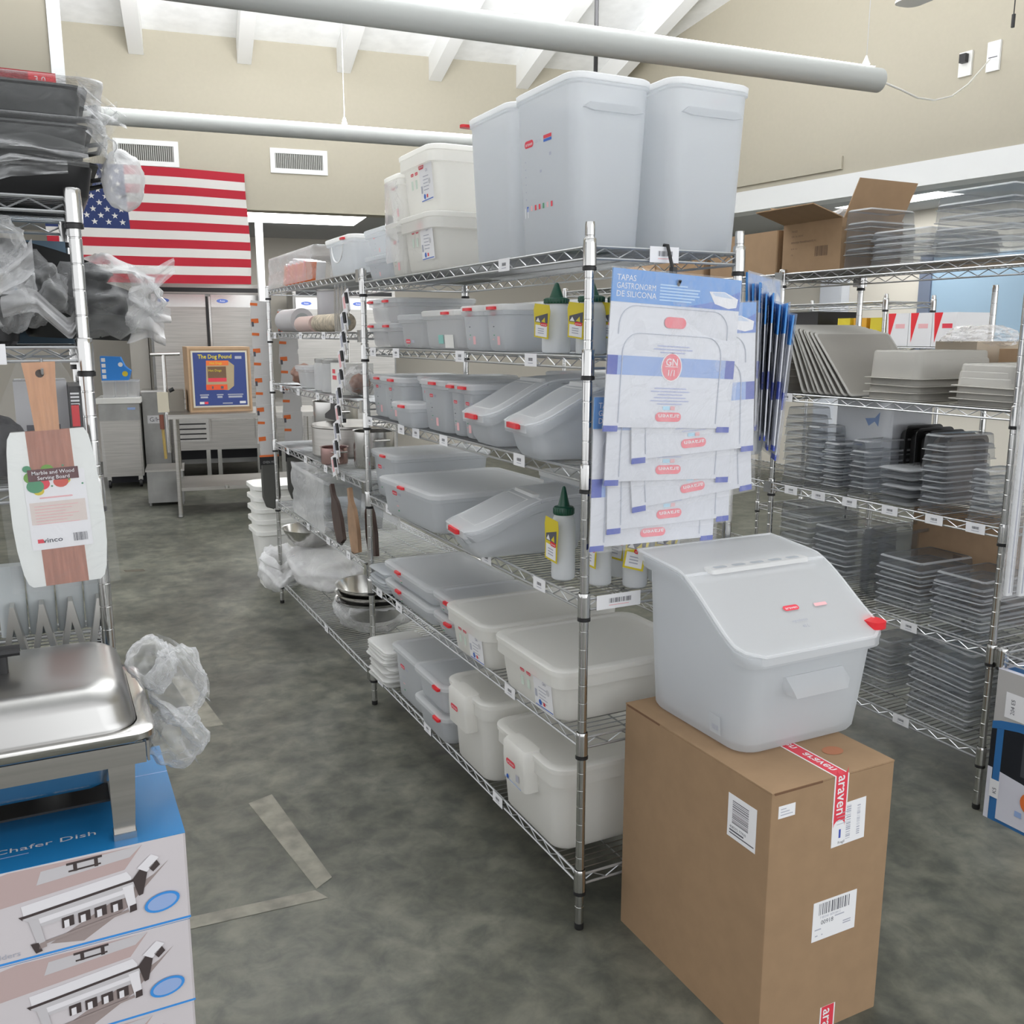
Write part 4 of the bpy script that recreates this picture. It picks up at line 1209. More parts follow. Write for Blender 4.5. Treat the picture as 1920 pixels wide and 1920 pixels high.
for k, (dz, rot, dx, w) in enumerate([(-0.072, -2.0, 0.060, 'second'), (-0.140, 2.5, 0.012, 'third'), (-0.195, -5.0, 0.055, 'fourth'), (-0.262, -0.5, 0.012, 'fifth'), (-0.310, 1.0, -0.025, 'lowest')]):
    o = dup(p0, (0.226 + dx, -0.056 + 0.007 * k, 1.795 + dz), label='silicone lid packet at the shelf end, %s from the front, lower edge showing' % w if w != 'lowest' else 'silicone lid packet hanging lowest at the shelf end, behind the others')
    o.rotation_euler = (0, math.radians(rot), 0)
m = MB()
m.tube([(0.224, 0.004, 1.878), (0.224, 0.0, 1.889), (0.224, -0.014, 1.887), (0.2245, -0.024, 1.86), (0.225, -0.04, 1.82), (0.226, -0.052, 1.795), (0.226, -0.064, 1.787), (0.226, -0.070, 1.797)], 0.0045, black, 8)
m.box(0.220, 0.233, -0.046, -0.030, 1.815, 1.832, black)
tag(m.build('hook'), 'black plastic hook holding the blue lid packets on the top shelf', 'hook')
for k in range(8):
    a = math.radians(35 + 3.9 * k)
    o = dup(p0, (0.655 + 0.004 * k, 0.105 - 0.003 * k, 1.808 - 0.014 * k), label='edge-on silicone lid packet in the bunch by the right post, %s from the left' % ['first', 'second', 'third', 'fourth', 'fifth', 'sixth', 'seventh', 'eighth'][k], group='edge-on lid packets')
    o.rotation_euler = (math.radians(-2.5 + 0.8 * k), math.radians((-1) ** k * 2.5 - 1.5), a)

# ---- chafing dish on a stack of its boxes
CHX, CHY, BZ = -1.405, -0.285, 0.82
lidst = M('chafer_lid_steel', (0.40, 0.395, 0.385), 0.3, 1.0)
t = thing('chafing_dish', 'stainless chafing dish with lid on top of the blue boxes', 'chafing dish', (CHX, CHY, BZ))
m = MB()
R = lambda hx, hy, z, r: rr(-hx, hx, -hy, hy, r, z, 7)
m.loft([R(0.262, 0.166, 0.190, 0.05), R(0.262, 0.166, 0.196, 0.05), R(0.259, 0.162, 0.204, 0.052), R(0.255, 0.158, 0.232, 0.055), R(0.247, 0.150, 0.250, 0.055), R(0.234, 0.137, 0.260, 0.05), R(0.215, 0.118, 0.264, 0.04), R(0.08, 0.05, 0.266, 0.03)], lidst, False, True)
m.build('lid', t)
m = MB()
for x in (-0.062, 0.062):
    m.loft([rr(x - 0.010, x + 0.010, -0.012, 0.012, 0.005, z, 2) for z in (0.265, 0.300)], black, True, True)
for y in (-0.012, 0.012):
    m.tube([(-0.092, y, 0.303), (0.092, y, 0.303)], 0.0065, black, 8)
m.build('handle', t)
m = MB()
m.loft([R(0.225, 0.135, 0.085, 0.045), R(0.245, 0.150, 0.10, 0.05), R(0.262, 0.164, 0.165, 0.05), R(0.268, 0.170, 0.172, 0.05), R(0.286, 0.180, 0.172, 0.035), R(0.289, 0.183, 0.176, 0.035), R(0.289, 0.183, 0.186, 0.035), R(0.284, 0.178, 0.190, 0.035), R(0.264, 0.166, 0.190, 0.05)], steel_l, True, False)
m.build('water_pan', t)
m = MB()
for sy in (-1, 1):
    m.loft([[(x, sy * (0.172 + d), z) for x, z in ((-0.27, 0.132), (0.27, 0.132), (0.27, 0.168), (-0.27, 0.168))] for d in (0, 0.004)], steel, True, True)
for sx in (-1, 1):
    m.loft([[(sx * (0.272 + d), y, z) for y, z in ((-0.172, 0.132), (0.172, 0.132), (0.172, 0.168), (-0.172, 0.168))] for d in (0, 0.004)], steel, True, True)
m.build('stand_rail', t)
for sx in (-1, 1):
    for sy in (-1, 1):
        m = MB()
        xa = sx * 0.232
        pts = [(xa - 0.022, 0.16), (xa + 0.022, 0.16), (xa + 0.017 - sx * 0.004, 0.012), (xa - 0.017 - sx * 0.004, 0.012)]
        if sx * 1 > 0:
            pass
        y = sy * 0.160
        m.loft([[(x, y - 0.006, z) for x, z in pts], [(x, y + 0.006, z) for x, z in pts]], steel, True, True)
        m.box(xa - 0.018 - sx * 0.004, xa + 0.018 - sx * 0.004, y - 0.016, y + 0.010, 0.0, 0.012, steel_l)
        m.box(xa - 0.009, xa - 0.004, y - 0.0075, y - 0.005, 0.146, 0.151, steel_l)
        m.build('leg', t)
m = MB()
m.box(-0.24, 0.24, -0.10, 0.10, 0.038, 0.042, black)
for x in (-0.215, 0.215):
    m.box(x - 0.004, x + 0.004, -0.152, 0.152, 0.034, 0.046, steel)
m.build('fuel_shelf', t)
m = MB()
for x in (-0.12, 0.12):
    m.lathe([(0.04, 0.042), (0.042, 0.05), (0.042, 0.085), (0.036, 0.088)], steel_d, 16, (x, 0, 0), True, True)
m.build('fuel_holder', t)
# ---- printed boxes under it
photo_bg = M('box_print_cream', (0.62, 0.58, 0.60), 0.45)
photo_bg2 = M('box_print_rose', (0.50, 0.38, 0.37), 0.45)
photo_st = M('box_print_silver', (0.56, 0.54, 0.56), 0.4)
photo_hi = M('box_print_highlight', (0.78, 0.76, 0.79), 0.4)
photo_dk = M('box_print_dark', (0.06, 0.045, 0.045), 0.45)
photo_sh = M('box_print_shadow', (0.33, 0.27, 0.26), 0.45)
boxblue = M('box_print_blue', (0.015, 0.19, 0.46), 0.35)
def chafer_box(label):
    t = thing('chafer_box', label, 'box', (0, 0, 0), 0, 'stacked chafer boxes')
    w, d, h = 0.62, 0.385, 0.163
    m = MB(); m.loft([rr(-w, 0, 0, d, 0.004, q, 1) for q in (0, h - 0.0008)], photo_bg, True, True); m.build('carton', t)
    m = MB(); m.box(-w, 0, 0, d, h - 0.0008, h, boxblue)
    m.text('Folding Stand Chafer Dish', 0.021, (-0.475, 0.060, h + 0.0004), (1, 0, 0), (0, 1, 0), photo_hi, width=0.335)
    m.poly((-0.45, 0.100, h + 0.0004), (1, 0, 0), (0, 1, 0), [(0, 0), (0.12, 0), (0.12, 0.004), (0, 0.004)], paleblue)
    m.poly((-0.58, 0.045, h + 0.0004), (1, 0, 0), (0, 1, 0), [(0, 0), (0.34, 0), (0.34, 0.003), (0, 0.003)], paleblue)
    m.poly((0.0, 0.255, h + 0.0003), (1, 0, 0), (0, 1, 0), [(-0.17, 0), (0, 0), (0, 0.003), (-0.17, 0.003)], paleblue)
    m.build('top_print', t)
    m = MB()
    U, V = Vector((1, 0, 0)), Vector((0, 0, 1))
    def P(pts, mat, k=1):
        m.poly((0, -0.0003 * k, 0), U, V, pts, mat)
    P([(-w, 0.002), (0, 0.002), (0, 0.006), (-w, 0.006)], skyblue)
    P([(-0.62, 0.09), (-0.27, 0.16), (-0.07, 0.158), (-0.10, 0.12), (-0.3, 0.10)], photo_bg2)
    P([(-0.62, 0.008), (-0.52, 0.03), (-0.56, 0.06), (-0.62, 0.055)], photo_sh)
    P([(-0.22, 0.02), (-0.055, 0.10), (-0.03, 0.12), (-0.10, 0.05), (-0.17, 0.01)], photo_sh)
    P0 = P
    def P(pts, mat, k=1):
        P0([(-0.045 + (x + 0.045) * 0.83, 0.008 + (y - 0.010) * 1.02) for x, y in pts], mat, k)
    # open chafer: raised lid, pan, legs, fuel cans, handle
    P([(-0.27, 0.128), (-0.10, 0.140), (-0.075, 0.158), (-0.26, 0.150)], photo_st, 2)
    for x in (-0.203, -0.165):
        P([(x, 0.138), (x + 0.007, 0.138), (x + 0.007, 0.153), (x, 0.153)], photo_dk, 3)
    P([(-0.215, 0.150), (-0.150, 0.152), (-0.150, 0.156), (-0.215, 0.154)], photo_dk, 3)
    P([(-0.212, 0.138), (-0.153, 0.140), (-0.153, 0.143), (-0.212, 0.141)], photo_dk, 3)
    P([(-0.300, 0.098), (-0.108, 0.116), (-0.100, 0.105), (-0.100, 0.090), (-0.296, 0.072)], photo_hi, 4)
    P([(-0.306, 0.080), (-0.098, 0.100), (-0.090, 0.096), (-0.300, 0.074)], photo_dk, 5)
    P([(-0.300, 0.076), (-0.095, 0.096), (-0.098, 0.072), (-0.270, 0.056)], photo_st, 6)
    P([(-0.285, 0.070), (-0.110, 0.086), (-0.112, 0.078), (-0.27, 0.062)], photo_hi, 7)
    P([(-0.290, 0.072), (-0.272, 0.072), (-0.262, 0.020), (-0.276, 0.018)], photo_st, 8)
    P([(-0.276, 0.018), (-0.262, 0.020), (-0.262, 0.030), (-0.274, 0.028)], photo_sh, 9)
    P([(-0.118, 0.090), (-0.098, 0.092), (-0.094, 0.044), (-0.108, 0.042)], photo_hi, 8)
    P([(-0.108, 0.042), (-0.094, 0.044), (-0.094, 0.056), (-0.107, 0.054)], photo_dk, 9)
    P([(-0.098, 0.10), (-0.076, 0.122), (-0.066, 0.118), (-0.080, 0.070), (-0.088, 0.068)], photo_dk, 7)
    P([(-0.088, 0.118), (-0.060, 0.138), (-0.045, 0.130), (-0.070, 0.108)], photo_hi, 8)
    P([(-0.066, 0.115), (-0.050, 0.126), (-0.044, 0.116), (-0.058, 0.106)], photo_dk, 8)
    for k in range(4):
        x = -0.232 + 0.030 * k
        P([(x, 0.044 + 0.002 * k), (x + 0.022, 0.046 + 0.002 * k), (x + 0.022, 0.064 + 0.002 * k), (x, 0.062 + 0.002 * k)], photo_dk, 7)
        P([(x + 0.004, 0.044 + 0.002 * k), (x + 0.013, 0.045 + 0.002 * k), (x + 0.013, 0.058 + 0.002 * k), (x + 0.004, 0.057 + 0.002 * k)], photo_hi, 8)
    P([(-0.262, 0.030), (-0.108, 0.048), (-0.108, 0.044), (-0.262, 0.025)], photo_sh, 7)
    P([(-0.290, 0.030), (-0.276, 0.030), (-0.270, 0.014), (-0.282, 0.012)], photo_dk, 9)
    m.disc((-0.045, -0.0030, 0.046), (1, 0, 0.12), V, 0.029, 0.0175, skyblue, 24)
    m.disc((-0.045, -0.0033, 0.046), (1, 0, 0.12), V, 0.024, 0.0135, paleblue, 24)
    m.text('Food cover • Fuel holders', 0.0125, (-0.43, -0.0012, 0.013), U, V, inkpale, width=0.165)
    m.build('front_print', t)
    return t
cb = chafer_box('blue-topped chafer box directly under the chafing dish')
cb.location = (-1.084, -0.482, 0.82 - 0.163)
for k, (dx, dy) in enumerate([(-0.002, 0.0), (-0.004, 0.002), (0.0, 0.0), (-0.002, 0.001)]):
    dup(cb, (-1.084 + dx, -0.482 + dy, 0.82 - 0.163 * (k + 2) - 0.0002 * (k + 1)), label='chafer box with printed photo, %s of the stack' % ['second from the top', 'third from the top', 'fourth from the top', 'lowest'][k])

# ================================================================== crumpled plastic film
import bmesh
def crumple(c, r, seed, mat, amp=0.35, sub=4, freq=2.2, m=None, squash=None):
    m = m or MB()
    bm = bmesh.new(); bmesh.ops.create_icosphere(bm, subdivisions=sub, radius=1.0)
    off = Vector((seed * 3.7, seed * 1.3, seed * 7.1)); n0 = len(m.v); k = m.mi(mat)
    for v in bm.verts:
        p = v.co.normalized()
        a = noise.noise(p * freq + off); b = 1 - abs(noise.noise(p * freq * 1.9 + off * 2)) * 2
        cc = 1 - abs(noise.noise(p * freq * 4.3 + off * 3)) * 2
        q = p * (1 + amp * (0.55 * a + 0.32 * b + 0.16 * cc - 0.2))
        if squash:
            q = squash(q)
        m.v.append((c[0] + q.x * r[0], c[1] + q.y * r[1], c[2] + q.z * r[2]))
    bm.verts.index_update()
    for f in bm.faces:
        m.f.append(tuple(n0 + v.index for v in f.verts)); m.m.append(k)
    bm.free()
    return m
def film_tail(m, path, w0, w1, seed, mat, n=14, up=(0, 0, 1)):
    """loose pleated strip of film along a path"""
    P = [Vector(p) for p in path]
    def at(s):
        x = s * (len(P) - 1); i = min(len(P) - 2, int(x)); return P[i].lerp(P[i + 1], x - i)
    U = Vector(up).normalized()
    def fn(a, b):
        p = at(a); w = w0 + (w1 - w0) * a
        j = 0.25 * w * noise.noise((a * 4 + seed, b * 5, seed * 2.3))
        side = (at(min(1, a + 0.02)) - at(max(0, a - 0.02))).cross(U).normalized()
        return p + U * (w * (b - 0.5)) + side * (j + 0.18 * w * math.sin(b * 9 + seed + 3 * a)) + U * (0.2 * w * noise.noise((b * 6 + seed, a * 2, 4.4)))
    m.grid(fn, n, 12, mat)
# film bunched at the chafing dish's right end
m = crumple((-1.058, -0.285, 1.01), (0.050, 0.05, 0.072), 3, wrap, 0.55, freq=1.1)
crumple((-1.10, -0.27, 1.06), (0.040, 0.05, 0.050), 5, wrap, 0.55, freq=1.1, m=m)
crumple((-1.065, -0.30, 0.92), (0.052, 0.05, 0.050), 9, wrap, 0.55, freq=1.1, m=m)
film_tail(m, [(-1.09, -0.28, 1.08), (-1.05, -0.29, 1.06), (-1.005, -0.30, 1.00)], 0.07, 0.05, 2, wrap)
film_tail(m, [(-1.11, -0.30, 0.98), (-1.06, -0.31, 0.93), (-1.03, -0.30, 0.89)], 0.07, 0.09, 6, wrap)
tag(m.build('plastic_film', angle=180), 'crumpled clear film bunched at the right end of the chafing dish', 'film')

# ================================================================== left shelving: wrapped pans, serving board, folded stands
gpan = M('dark_pan_metal', (0.055, 0.057, 0.058), 0.38, 0.6)
def roasting_pan(name, label, x1, y0, z0, w, d, h, mat, group=None):
    t = thing(name, label, 'pan', (x1 - w / 2, y0 + d / 2, z0), 0, group)
    m = MB(); hx, hy = w / 2, d / 2
    q = lambda i, z, r=0.04: rr(-hx + i, hx - i, -hy + i, hy - i, r, z, 5)
    m.loft([q(0.03, 0), q(0.022, 0.008), q(0.012, h - 0.006), q(0, h - 0.004), q(0, h), q(0.014, h), q(0.03, 0.012)], mat, True, True)
    m.build('pan_body', t)
    m = MB()
    for s in (-1, 1):
        m.tube([(s * (hx - 0.012), -0.06, h - 0.02), (s * (hx + 0.02), -0.055, h - 0.012), (s * (hx + 0.02), 0.055, h - 0.012), (s * (hx - 0.012), 0.06, h - 0.02)], 0.005, mat, 6)
    m.build('handle', t)
    return t
zt = ZL[0] + 0.001
roasting_pan('roasting_pan', 'black pan lowest on the top of the left shelving, its side uncovered', -1.10, 0.10, zt, 0.46, 0.36, 0.072, blackpan, 'wrapped pans on the left shelving')
roasting_pan('roasting_pan', 'film wrapped dark pan in the middle of the stack on the left shelving', -1.105, 0.10, zt + 0.074, 0.46, 0.36, 0.068, gpan, 'wrapped pans on the left shelving')
roasting_pan('roasting_pan', 'film wrapped dark pan topmost of the stack on the left shelving', -1.11, 0.10, zt + 0.144, 0.46, 0.36, 0.072, gpan, 'wrapped pans on the left shelving')
m = MB(); m.box(-1.52, -1.165, 0.16, 0.42, zt + 0.217, zt + 0.247, M('dark_red_card', (0.30, 0.02, 0.025), 0.5)); m.box(-1.215, -1.1649, 0.1595, 0.30, zt + 0.219, zt + 0.245, red)
m.text('3.0', 0.018, (-1.205, 0.1590, zt + 0.226), (1, 0, 0), (0, 0, 1), paper)
tag(m.build('red_box'), 'flat dark red box lying on the topmost wrapped pan at left', 'box')
def wrap_box(x0, x1, y0, y1, z0, z1, seed, mat, amp=0.014):
    m = MB(); nu, nv = 26, 10
    def ringf(v):
        out = []
        for p in rr(x0, x1, y0, y1, 0.05, 0, 8):
            q = Vector((p[0], p[1], z0 + (z1 - z0) * v))
            n = noise.noise(q * 11 + Vector((seed, 0, 0))) + 0.7 * (1 - 2 * abs(noise.noise(q * 17 + Vector((0, seed, 0)))))
            c = Vector(((x0 + x1) / 2, (y0 + y1) / 2, q.z))
            d = (q - c); d.z = 0; d.normalize()
            out.append(q + d * amp * n + Vector((0, 0, amp * 0.8 * noise.noise(q * 9))))
        return out
    m.loft([ringf(v / nv) for v in range(nv + 1)], mat, False, True)
    return m
m = wrap_box(-1.57, -1.085, 0.075, 0.475, zt + 0.078, zt + 0.150, 1, wrap)
film_tail(m, [(-1.11, 0.09, zt + 0.16), (-1.085, 0.08, zt + 0.14), (-1.06, 0.08, zt + 0.165)], 0.08, 0.04, 3, wrap)
film_tail(m, [(-1.36, 0.07, zt + 0.07), (-1.22, 0.065, zt + 0.085), (-1.12, 0.07, zt + 0.075)], 0.06, 0.04, 8, wrap)
film_tail(m, [(-1.34, 0.066, zt + 0.02), (-1.26, 0.06, zt + 0.05), (-1.16, 0.066, zt + 0.055)], 0.05, 0.03, 12, wrap)
tag(m.build('film_wrap', angle=180), 'wrinkled clear film around the middle pan of the left stack', 'film', 'film on the left shelving')
m = wrap_box(-1.57, -1.092, 0.075, 0.475, zt + 0.152, zt + 0.221, 4, wrap)
film_tail(m, [(-1.13, 0.085, zt + 0.205), (-1.09, 0.075, zt + 0.17), (-1.045, 0.08, zt + 0.15)], 0.06, 0.03, 17, wrap)
film_tail(m, [(-1.12, 0.08, zt + 0.15), (-1.085, 0.072, zt + 0.12), (-1.08, 0.08, zt + 0.09)], 0.06, 0.07, 21, wrap)
tag(m.build('film_wrap', angle=180), 'wrinkled clear film around the topmost pan of the left stack', 'film', 'film on the left shelving')
m = crumple((-1.055, 0.13, zt + 0.045), (0.040, 0.06, 0.062), 11, wrap_w, 0.24, freq=1.3)
tag(m.build('film_bag', angle=180), 'ballooning milky plastic bag at the right end of the black pan', 'film', 'film on the left shelving')
# second level: three dark pans lying tilted in bags
zm = ZL[1] + 0.001
def round_pan(label, c, tilt, r, h, mat, rzz=0.0):
    t = thing('frying_pan', label, 'pan', c, 0, 'bagged pans on the left shelving')
    t.rotation_euler = (0, tilt, rzz)
    m = MB(); m.lathe([(r * 0.82, 0), (r * 0.86, 0.006), (r, h - 0.003), (r + 0.004, h), (r - 0.004, h), (r * 0.83, 0.01)], mat, 28, (0, 0, 0), True, True); m.build('pan_body', t)
    m = MB(); m.tube([(-r, 0, h - 0.012), (-r - 0.05, 0, h), (-r - 0.17, 0, h + 0.012)], [0.007, 0.010, 0.011], black, 8); m.build('handle', t)
    return t
round_pan('bagged dark frying pan lying lowest behind the left post', (-1.155, 0.31, zm + 0.012), 0.05, 0.125, 0.055, gpan)
round_pan('bagged dark frying pan tilted in the middle of the left compartment', (-1.165, 0.30, zm + 0.078), 0.22, 0.125, 0.055, blackpan, 0.4)
round_pan('bagged dark frying pan tilted on top in the left compartment', (-1.205, 0.30, zm + 0.135), 0.30, 0.115, 0.055, gpan, 0.2)
roasting_pan('roasting_pan', 'black square pan at the left edge of the second compartment', -1.255, 0.10, zm, 0.30, 0.30, 0.10, blackpan, 'wrapped pans on the left shelving')
m = crumple((-1.10, 0.28, zm + 0.105), (0.115, 0.16, 0.085), 21, wrap, 0.45)
film_tail(m, [(-1.05, 0.22, zm + 0.12), (-0.995, 0.20, zm + 0.14), (-0.955, 0.20, zm + 0.175)], 0.07, 0.03, 5, wrap_w)
film_tail(m, [(-1.05, 0.22, zm + 0.10), (-1.01, 0.2, zm + 0.07), (-0.97, 0.2, zm + 0.06)], 0.06, 0.03, 9, wrap_w)
film_tail(m, [(-1.06, 0.22, zm + 0.05), (-1.015, 0.2, zm + 0.045), (-0.985, 0.2, zm + 0.02)], 0.09, 0.06, 15, wrap_w)
tag(m.build('film_bag', angle=180), 'crumpled clear bag around pans, spilling out past the left post', 'film', 'film on the left shelving')
m = crumple((-1.235, 0.25, zm + 0.115), (0.065, 0.14, 0.075), 31, wrap, 0.5)
film_tail(m, [(-1.33, 0.10, zm + 0.09), (-1.27, 0.09, zm + 0.14), (-1.235, 0.09, zm + 0.175)], 0.05, 0.06, 25, wrap_w)
film_tail(m, [(-1.30, 0.09, zm + 0.075), (-1.24, 0.085, zm + 0.09), (-1.18, 0.085, zm + 0.03), (-1.16, 0.085, zm + 0.06)], 0.05, 0.04, 28, wrap_w)
tag(m.build('film_bag', angle=180), 'crumpled clear bag around pans in the middle of the left compartment', 'film', 'film on the left shelving')
m = crumple((-1.300, 0.13, zm + 0.10), (0.062, 0.07, 0.070), 41, wrap, 0.5)
crumple((-1.305, 0.12, zm + 0.20), (0.055, 0.06, 0.055), 44, wrap, 0.5, m=m)
tag(m.build('film_bag', angle=180), 'crumpled clear bag at the left edge of the second compartment', 'film', 'film on the left shelving')
m = MB(); m.box(-1.30, -1.165, 0.44, 0.50, zm, zm + 0.235, M('slate_blue_card', (0.10, 0.17, 0.24), 0.5)); m.box(-1.29, -1.18, 0.4395, 0.44, zm + 0.12, zm + 0.17, M('steel_blue_print', (0.09, 0.25, 0.42), 0.5))
tag(m.build('blue_box'), 'dull blue box standing behind the bagged pans at left', 'box')
# marble and wood serving board hanging on a hook
woodm = M('board_wood', (0.42, 0.20, 0.145), 0.5, noise_amt=0.15, noise_scale=9, stretch=(14, 1, 1.2))
woodl = M('handle_wood', (0.58, 0.31, 0.17), 0.45, noise_amt=0.12, noise_scale=9, stretch=(14, 1, 1.2))
marble = M('white_marble', (0.80, 0.82, 0.80), 0.25, noise_amt=0.04, noise_scale=7)
t = thing('serving_board', 'marble and wood serving board hanging in film on the left shelving', 'serving board', (-1.243, 0.030, 1.585))
t.rotation_euler = (0, math.radians(-2.2), 0)
def half(z):            # outline half width of the paddle
    return 0.060 + 0.028 * math.sin(PI * min(1, max(0, (-0.105 - z) / 0.33)) * 0.75 + 0.42)
m = MB()
zs = [-0.112, -0.125, -0.15, -0.2, -0.25, -0.3, -0.35, -0.4, -0.42, -0.428]
hw = [0.066, 0.073, 0.077, 0.081, 0.084, 0.085, 0.083, 0.077, 0.071, 0.063]
for s in (-1, 1):
    pts = [(s * 0.040, z) for z in zs] + [(s * h, z) for h, z in zip(reversed(hw), reversed(zs))]
    m.loft([[(x, -0.007, z) for x, z in pts], [(x, 0.007, z) for x, z in pts]], marble, True, True)
m.build('marble_side', t)
m = MB(); m.box(-0.040, 0.040, -0.0072, 0.0072, -0.428, -0.112, woodm); m.build('wood_strip', t)
m = MB()
hp = [(-0.030, 0.022), (0.030, 0.022), (0.026, -0.02), (0.022, -0.112), (-0.022, -0.112), (-0.026, -0.02)]
m.loft([[(x, -0.0075, z) for x, z in hp], [(x, 0.0075, z) for x, z in hp]], woodl, True, True)
m.disc((0, -0.0078, 0.0), (1, 0, 0), (0, 0, 1), 0.008, 0.008, M('hole_shade', (0.05, 0.03, 0.02), 0.8), 12)
m.build('handle', t)
m = MB(); U, V = Vector((1, 0, 0)), Vector((0, 0, 1)); Y = -0.0082
m.panel((-0.055, Y + 0.0006, -0.352), U, V, 0.112, 0.158, paper)
m.poly((-0.055, Y - 0.0001, -0.300), U, V, [(0.005, 0), (0.107, 0), (0.107, 0.045), (0.005, 0.045)], M('label_blush', (0.72, 0.64, 0.60), 0.5))
for k in range(7):
    m.poly((-0.042, Y - 0.0003, -0.264 - 0.006 * k), U, V, [(0, 0), (0.08 - 0.012 * (k % 3), 0), (0.08 - 0.012 * (k % 3), 0.0012), (0, 0.0012)], palered)
m.poly((-0.030, Y - 0.0003, -0.248), U, V, [(0, 0), (0.06, 0), (0.06, 0.003), (0, 0.003)], palered)
for cx, cz, rr_, mt in ((-0.035, -0.222, 0.016, greenp), (-0.040, -0.204, 0.014, M('leaf_green', (0.16, 0.36, 0.05), 0.5)), (-0.022, -0.218, 0.014, redp), (0.012, -0.216, 0.014, M('tomato_red', (0.62, 0.10, 0.07), 0.5)), (0.022, -0.214, 0.008, yellowp), (-0.03, -0.232, 0.010, yellowp), (-0.010, -0.190, 0.012, M('leaf_green', (0, 0, 0))), (-0.046, -0.186, 0.008, greenp)):
    m.disc((cx, Y - 0.0003 - rr_ * 0.01, cz), U, V, rr_, rr_ * 0.85, mt, 14)
for k in range(9):
    m.disc((-0.045 + 0.012 * k + 0.004 * (k % 2), Y - 0.0004, -0.184 - 0.05 * ((k * 3) % 5) / 5), U, V, 0.0022, 0.002, greenp, 6)
m.poly((-0.046, Y - 0.0008, -0.212), U, V, [(0, 0), (0.092, 0), (0.092, 0.024), (0, 0.024)], M('label_brown', (0.12, 0.045, 0.05), 0.5))
m.text('Marble and Wood', 0.0105, (0.0, Y - 0.0011, -0.199), U, V, paper, 'CENTER', 0.006)
m.text('Serving Board', 0.0105, (0.0, Y - 0.0011, -0.2095), U, V, paper, 'CENTER', 0.006)
m.text('winco', 0.014, (-0.040, Y - 0.0005, -0.338), U, V, ink, bold=0.012, width=0.042)
m.poly((-0.044, Y - 0.0006, -0.338), U, V, [(0, 0), (0.012, 0), (0.010, 0.008), (0.0, 0.008)], redp)
barcode(m, (0.022, Y - 0.0005, -0.341), U, V, 0.026, 0.017, ink, 8)
m.build('label', t)
m = MB()
m.grid(lambda a, b: (-0.10 + 0.2 * a * (1 if b < 0.72 else (1 - (b - 0.72) * 2.2)) + (0.1 * (b - 0.72) * 2.2 if b > 0.72 else 0), -0.0105 - 0.004 * abs(noise.noise((a * 6, b * 8, 2.0))), -0.436 + 0.46 * b), 14, 24, bagfilm)
m.build('film_sleeve', t)
m = MB(); m.tube([(-1.238, 0.064, 1.612), (-1.238, 0.05, 1.60), (-1.238, 0.035, 1.583), (-1.238, 0.018, 1.585), (-1.238, 0.014, 1.595)], 0.0025, chrome, 6)
tag(m.build('hook'), 'small wire hook carrying the serving board on the left shelving', 'hook')
# behind it on the third level
m = MB(); m.box(-1.30, -1.19, 0.36, 0.50, ZL[2] + 0.001, ZL[2] + 0.20, M('white_carton', (0.6, 0.6, 0.62), 0.6)); m.box(-1.28, -1.21, 0.3592, 0.36, ZL[2] + 0.06, ZL[2] + 0.1, ink)
tag(m.build('box'), 'white box standing behind the serving board', 'box')
m = MB(); m.box(-1.188, -1.163, 0.28, 0.50, ZL[2] + 0.001, ZL[2] + 0.19, black)
for k in range(4):
    m.poly((-1.186 + 0.0, 0.2795, ZL[2] + 0.172 - 0.008 * k), (1, 0, 0), (0, 0, 1), [(0, 0), (0.018, 0), (0.018, 0.004), (0, 0.004)], paper)
m.poly((-1.186, 0.2795, ZL[2] + 0.10), (1, 0, 0), (0, 0, 1), [(0, 0), (0.016, 0), (0.016, 0.05), (0, 0.05)], red)
tag(m.build('box'), 'black box with white lettering beside the left post', 'box')
m = crumple((-1.33, 0.22, ZL[2] + 0.07), (0.05, 0.10, 0.06), 51, M('dark_cloth', (0.06, 0.06, 0.065), 0.7), 0.4)
tag(m.build('dark_bundle', angle=180), 'dark bundle left of the serving board', 'bundle')
# folded stands with upright panels, behind the chafing dish
alum = M('folded_aluminium', (0.62, 0.61, 0.58), 0.32, 0.9)
panelm = frosted('panel_sleeve', (0.66, 0.70, 0.71), 0.85, 0.3)
for k in range(4):
    x = -1.345 + 0.055 * k + 0.01
    t = thing('table_stand', 'folded metal stand with pale upright sleeve behind the chafing dish, %s' % ['leftmost', 'second from left', 'third from left', 'rightmost'][k], 'stand', (x, 0.10, ZL[3] + 0.001), 0, 'folded stands behind the chafing dish')
    m = MB(); m.loft([rr(-0.026, 0.026, 0.012, 0.05, 0.01, q, 4) for q in (0.10, 0.14, 0.252)], panelm, True, True); m.build('sleeve', t)
    m = MB()
    m.loft([[(-0.036, y, 0.0), (-0.004, y, 0.175), (0.004, y, 0.175), (0.036, y, 0.0), (0.026, y, 0.0), (0.0, y, 0.130), (-0.026, y, 0.0)] for y in (-0.03, 0.02)], alum, True, True)
    m.build('folded_foot', t)
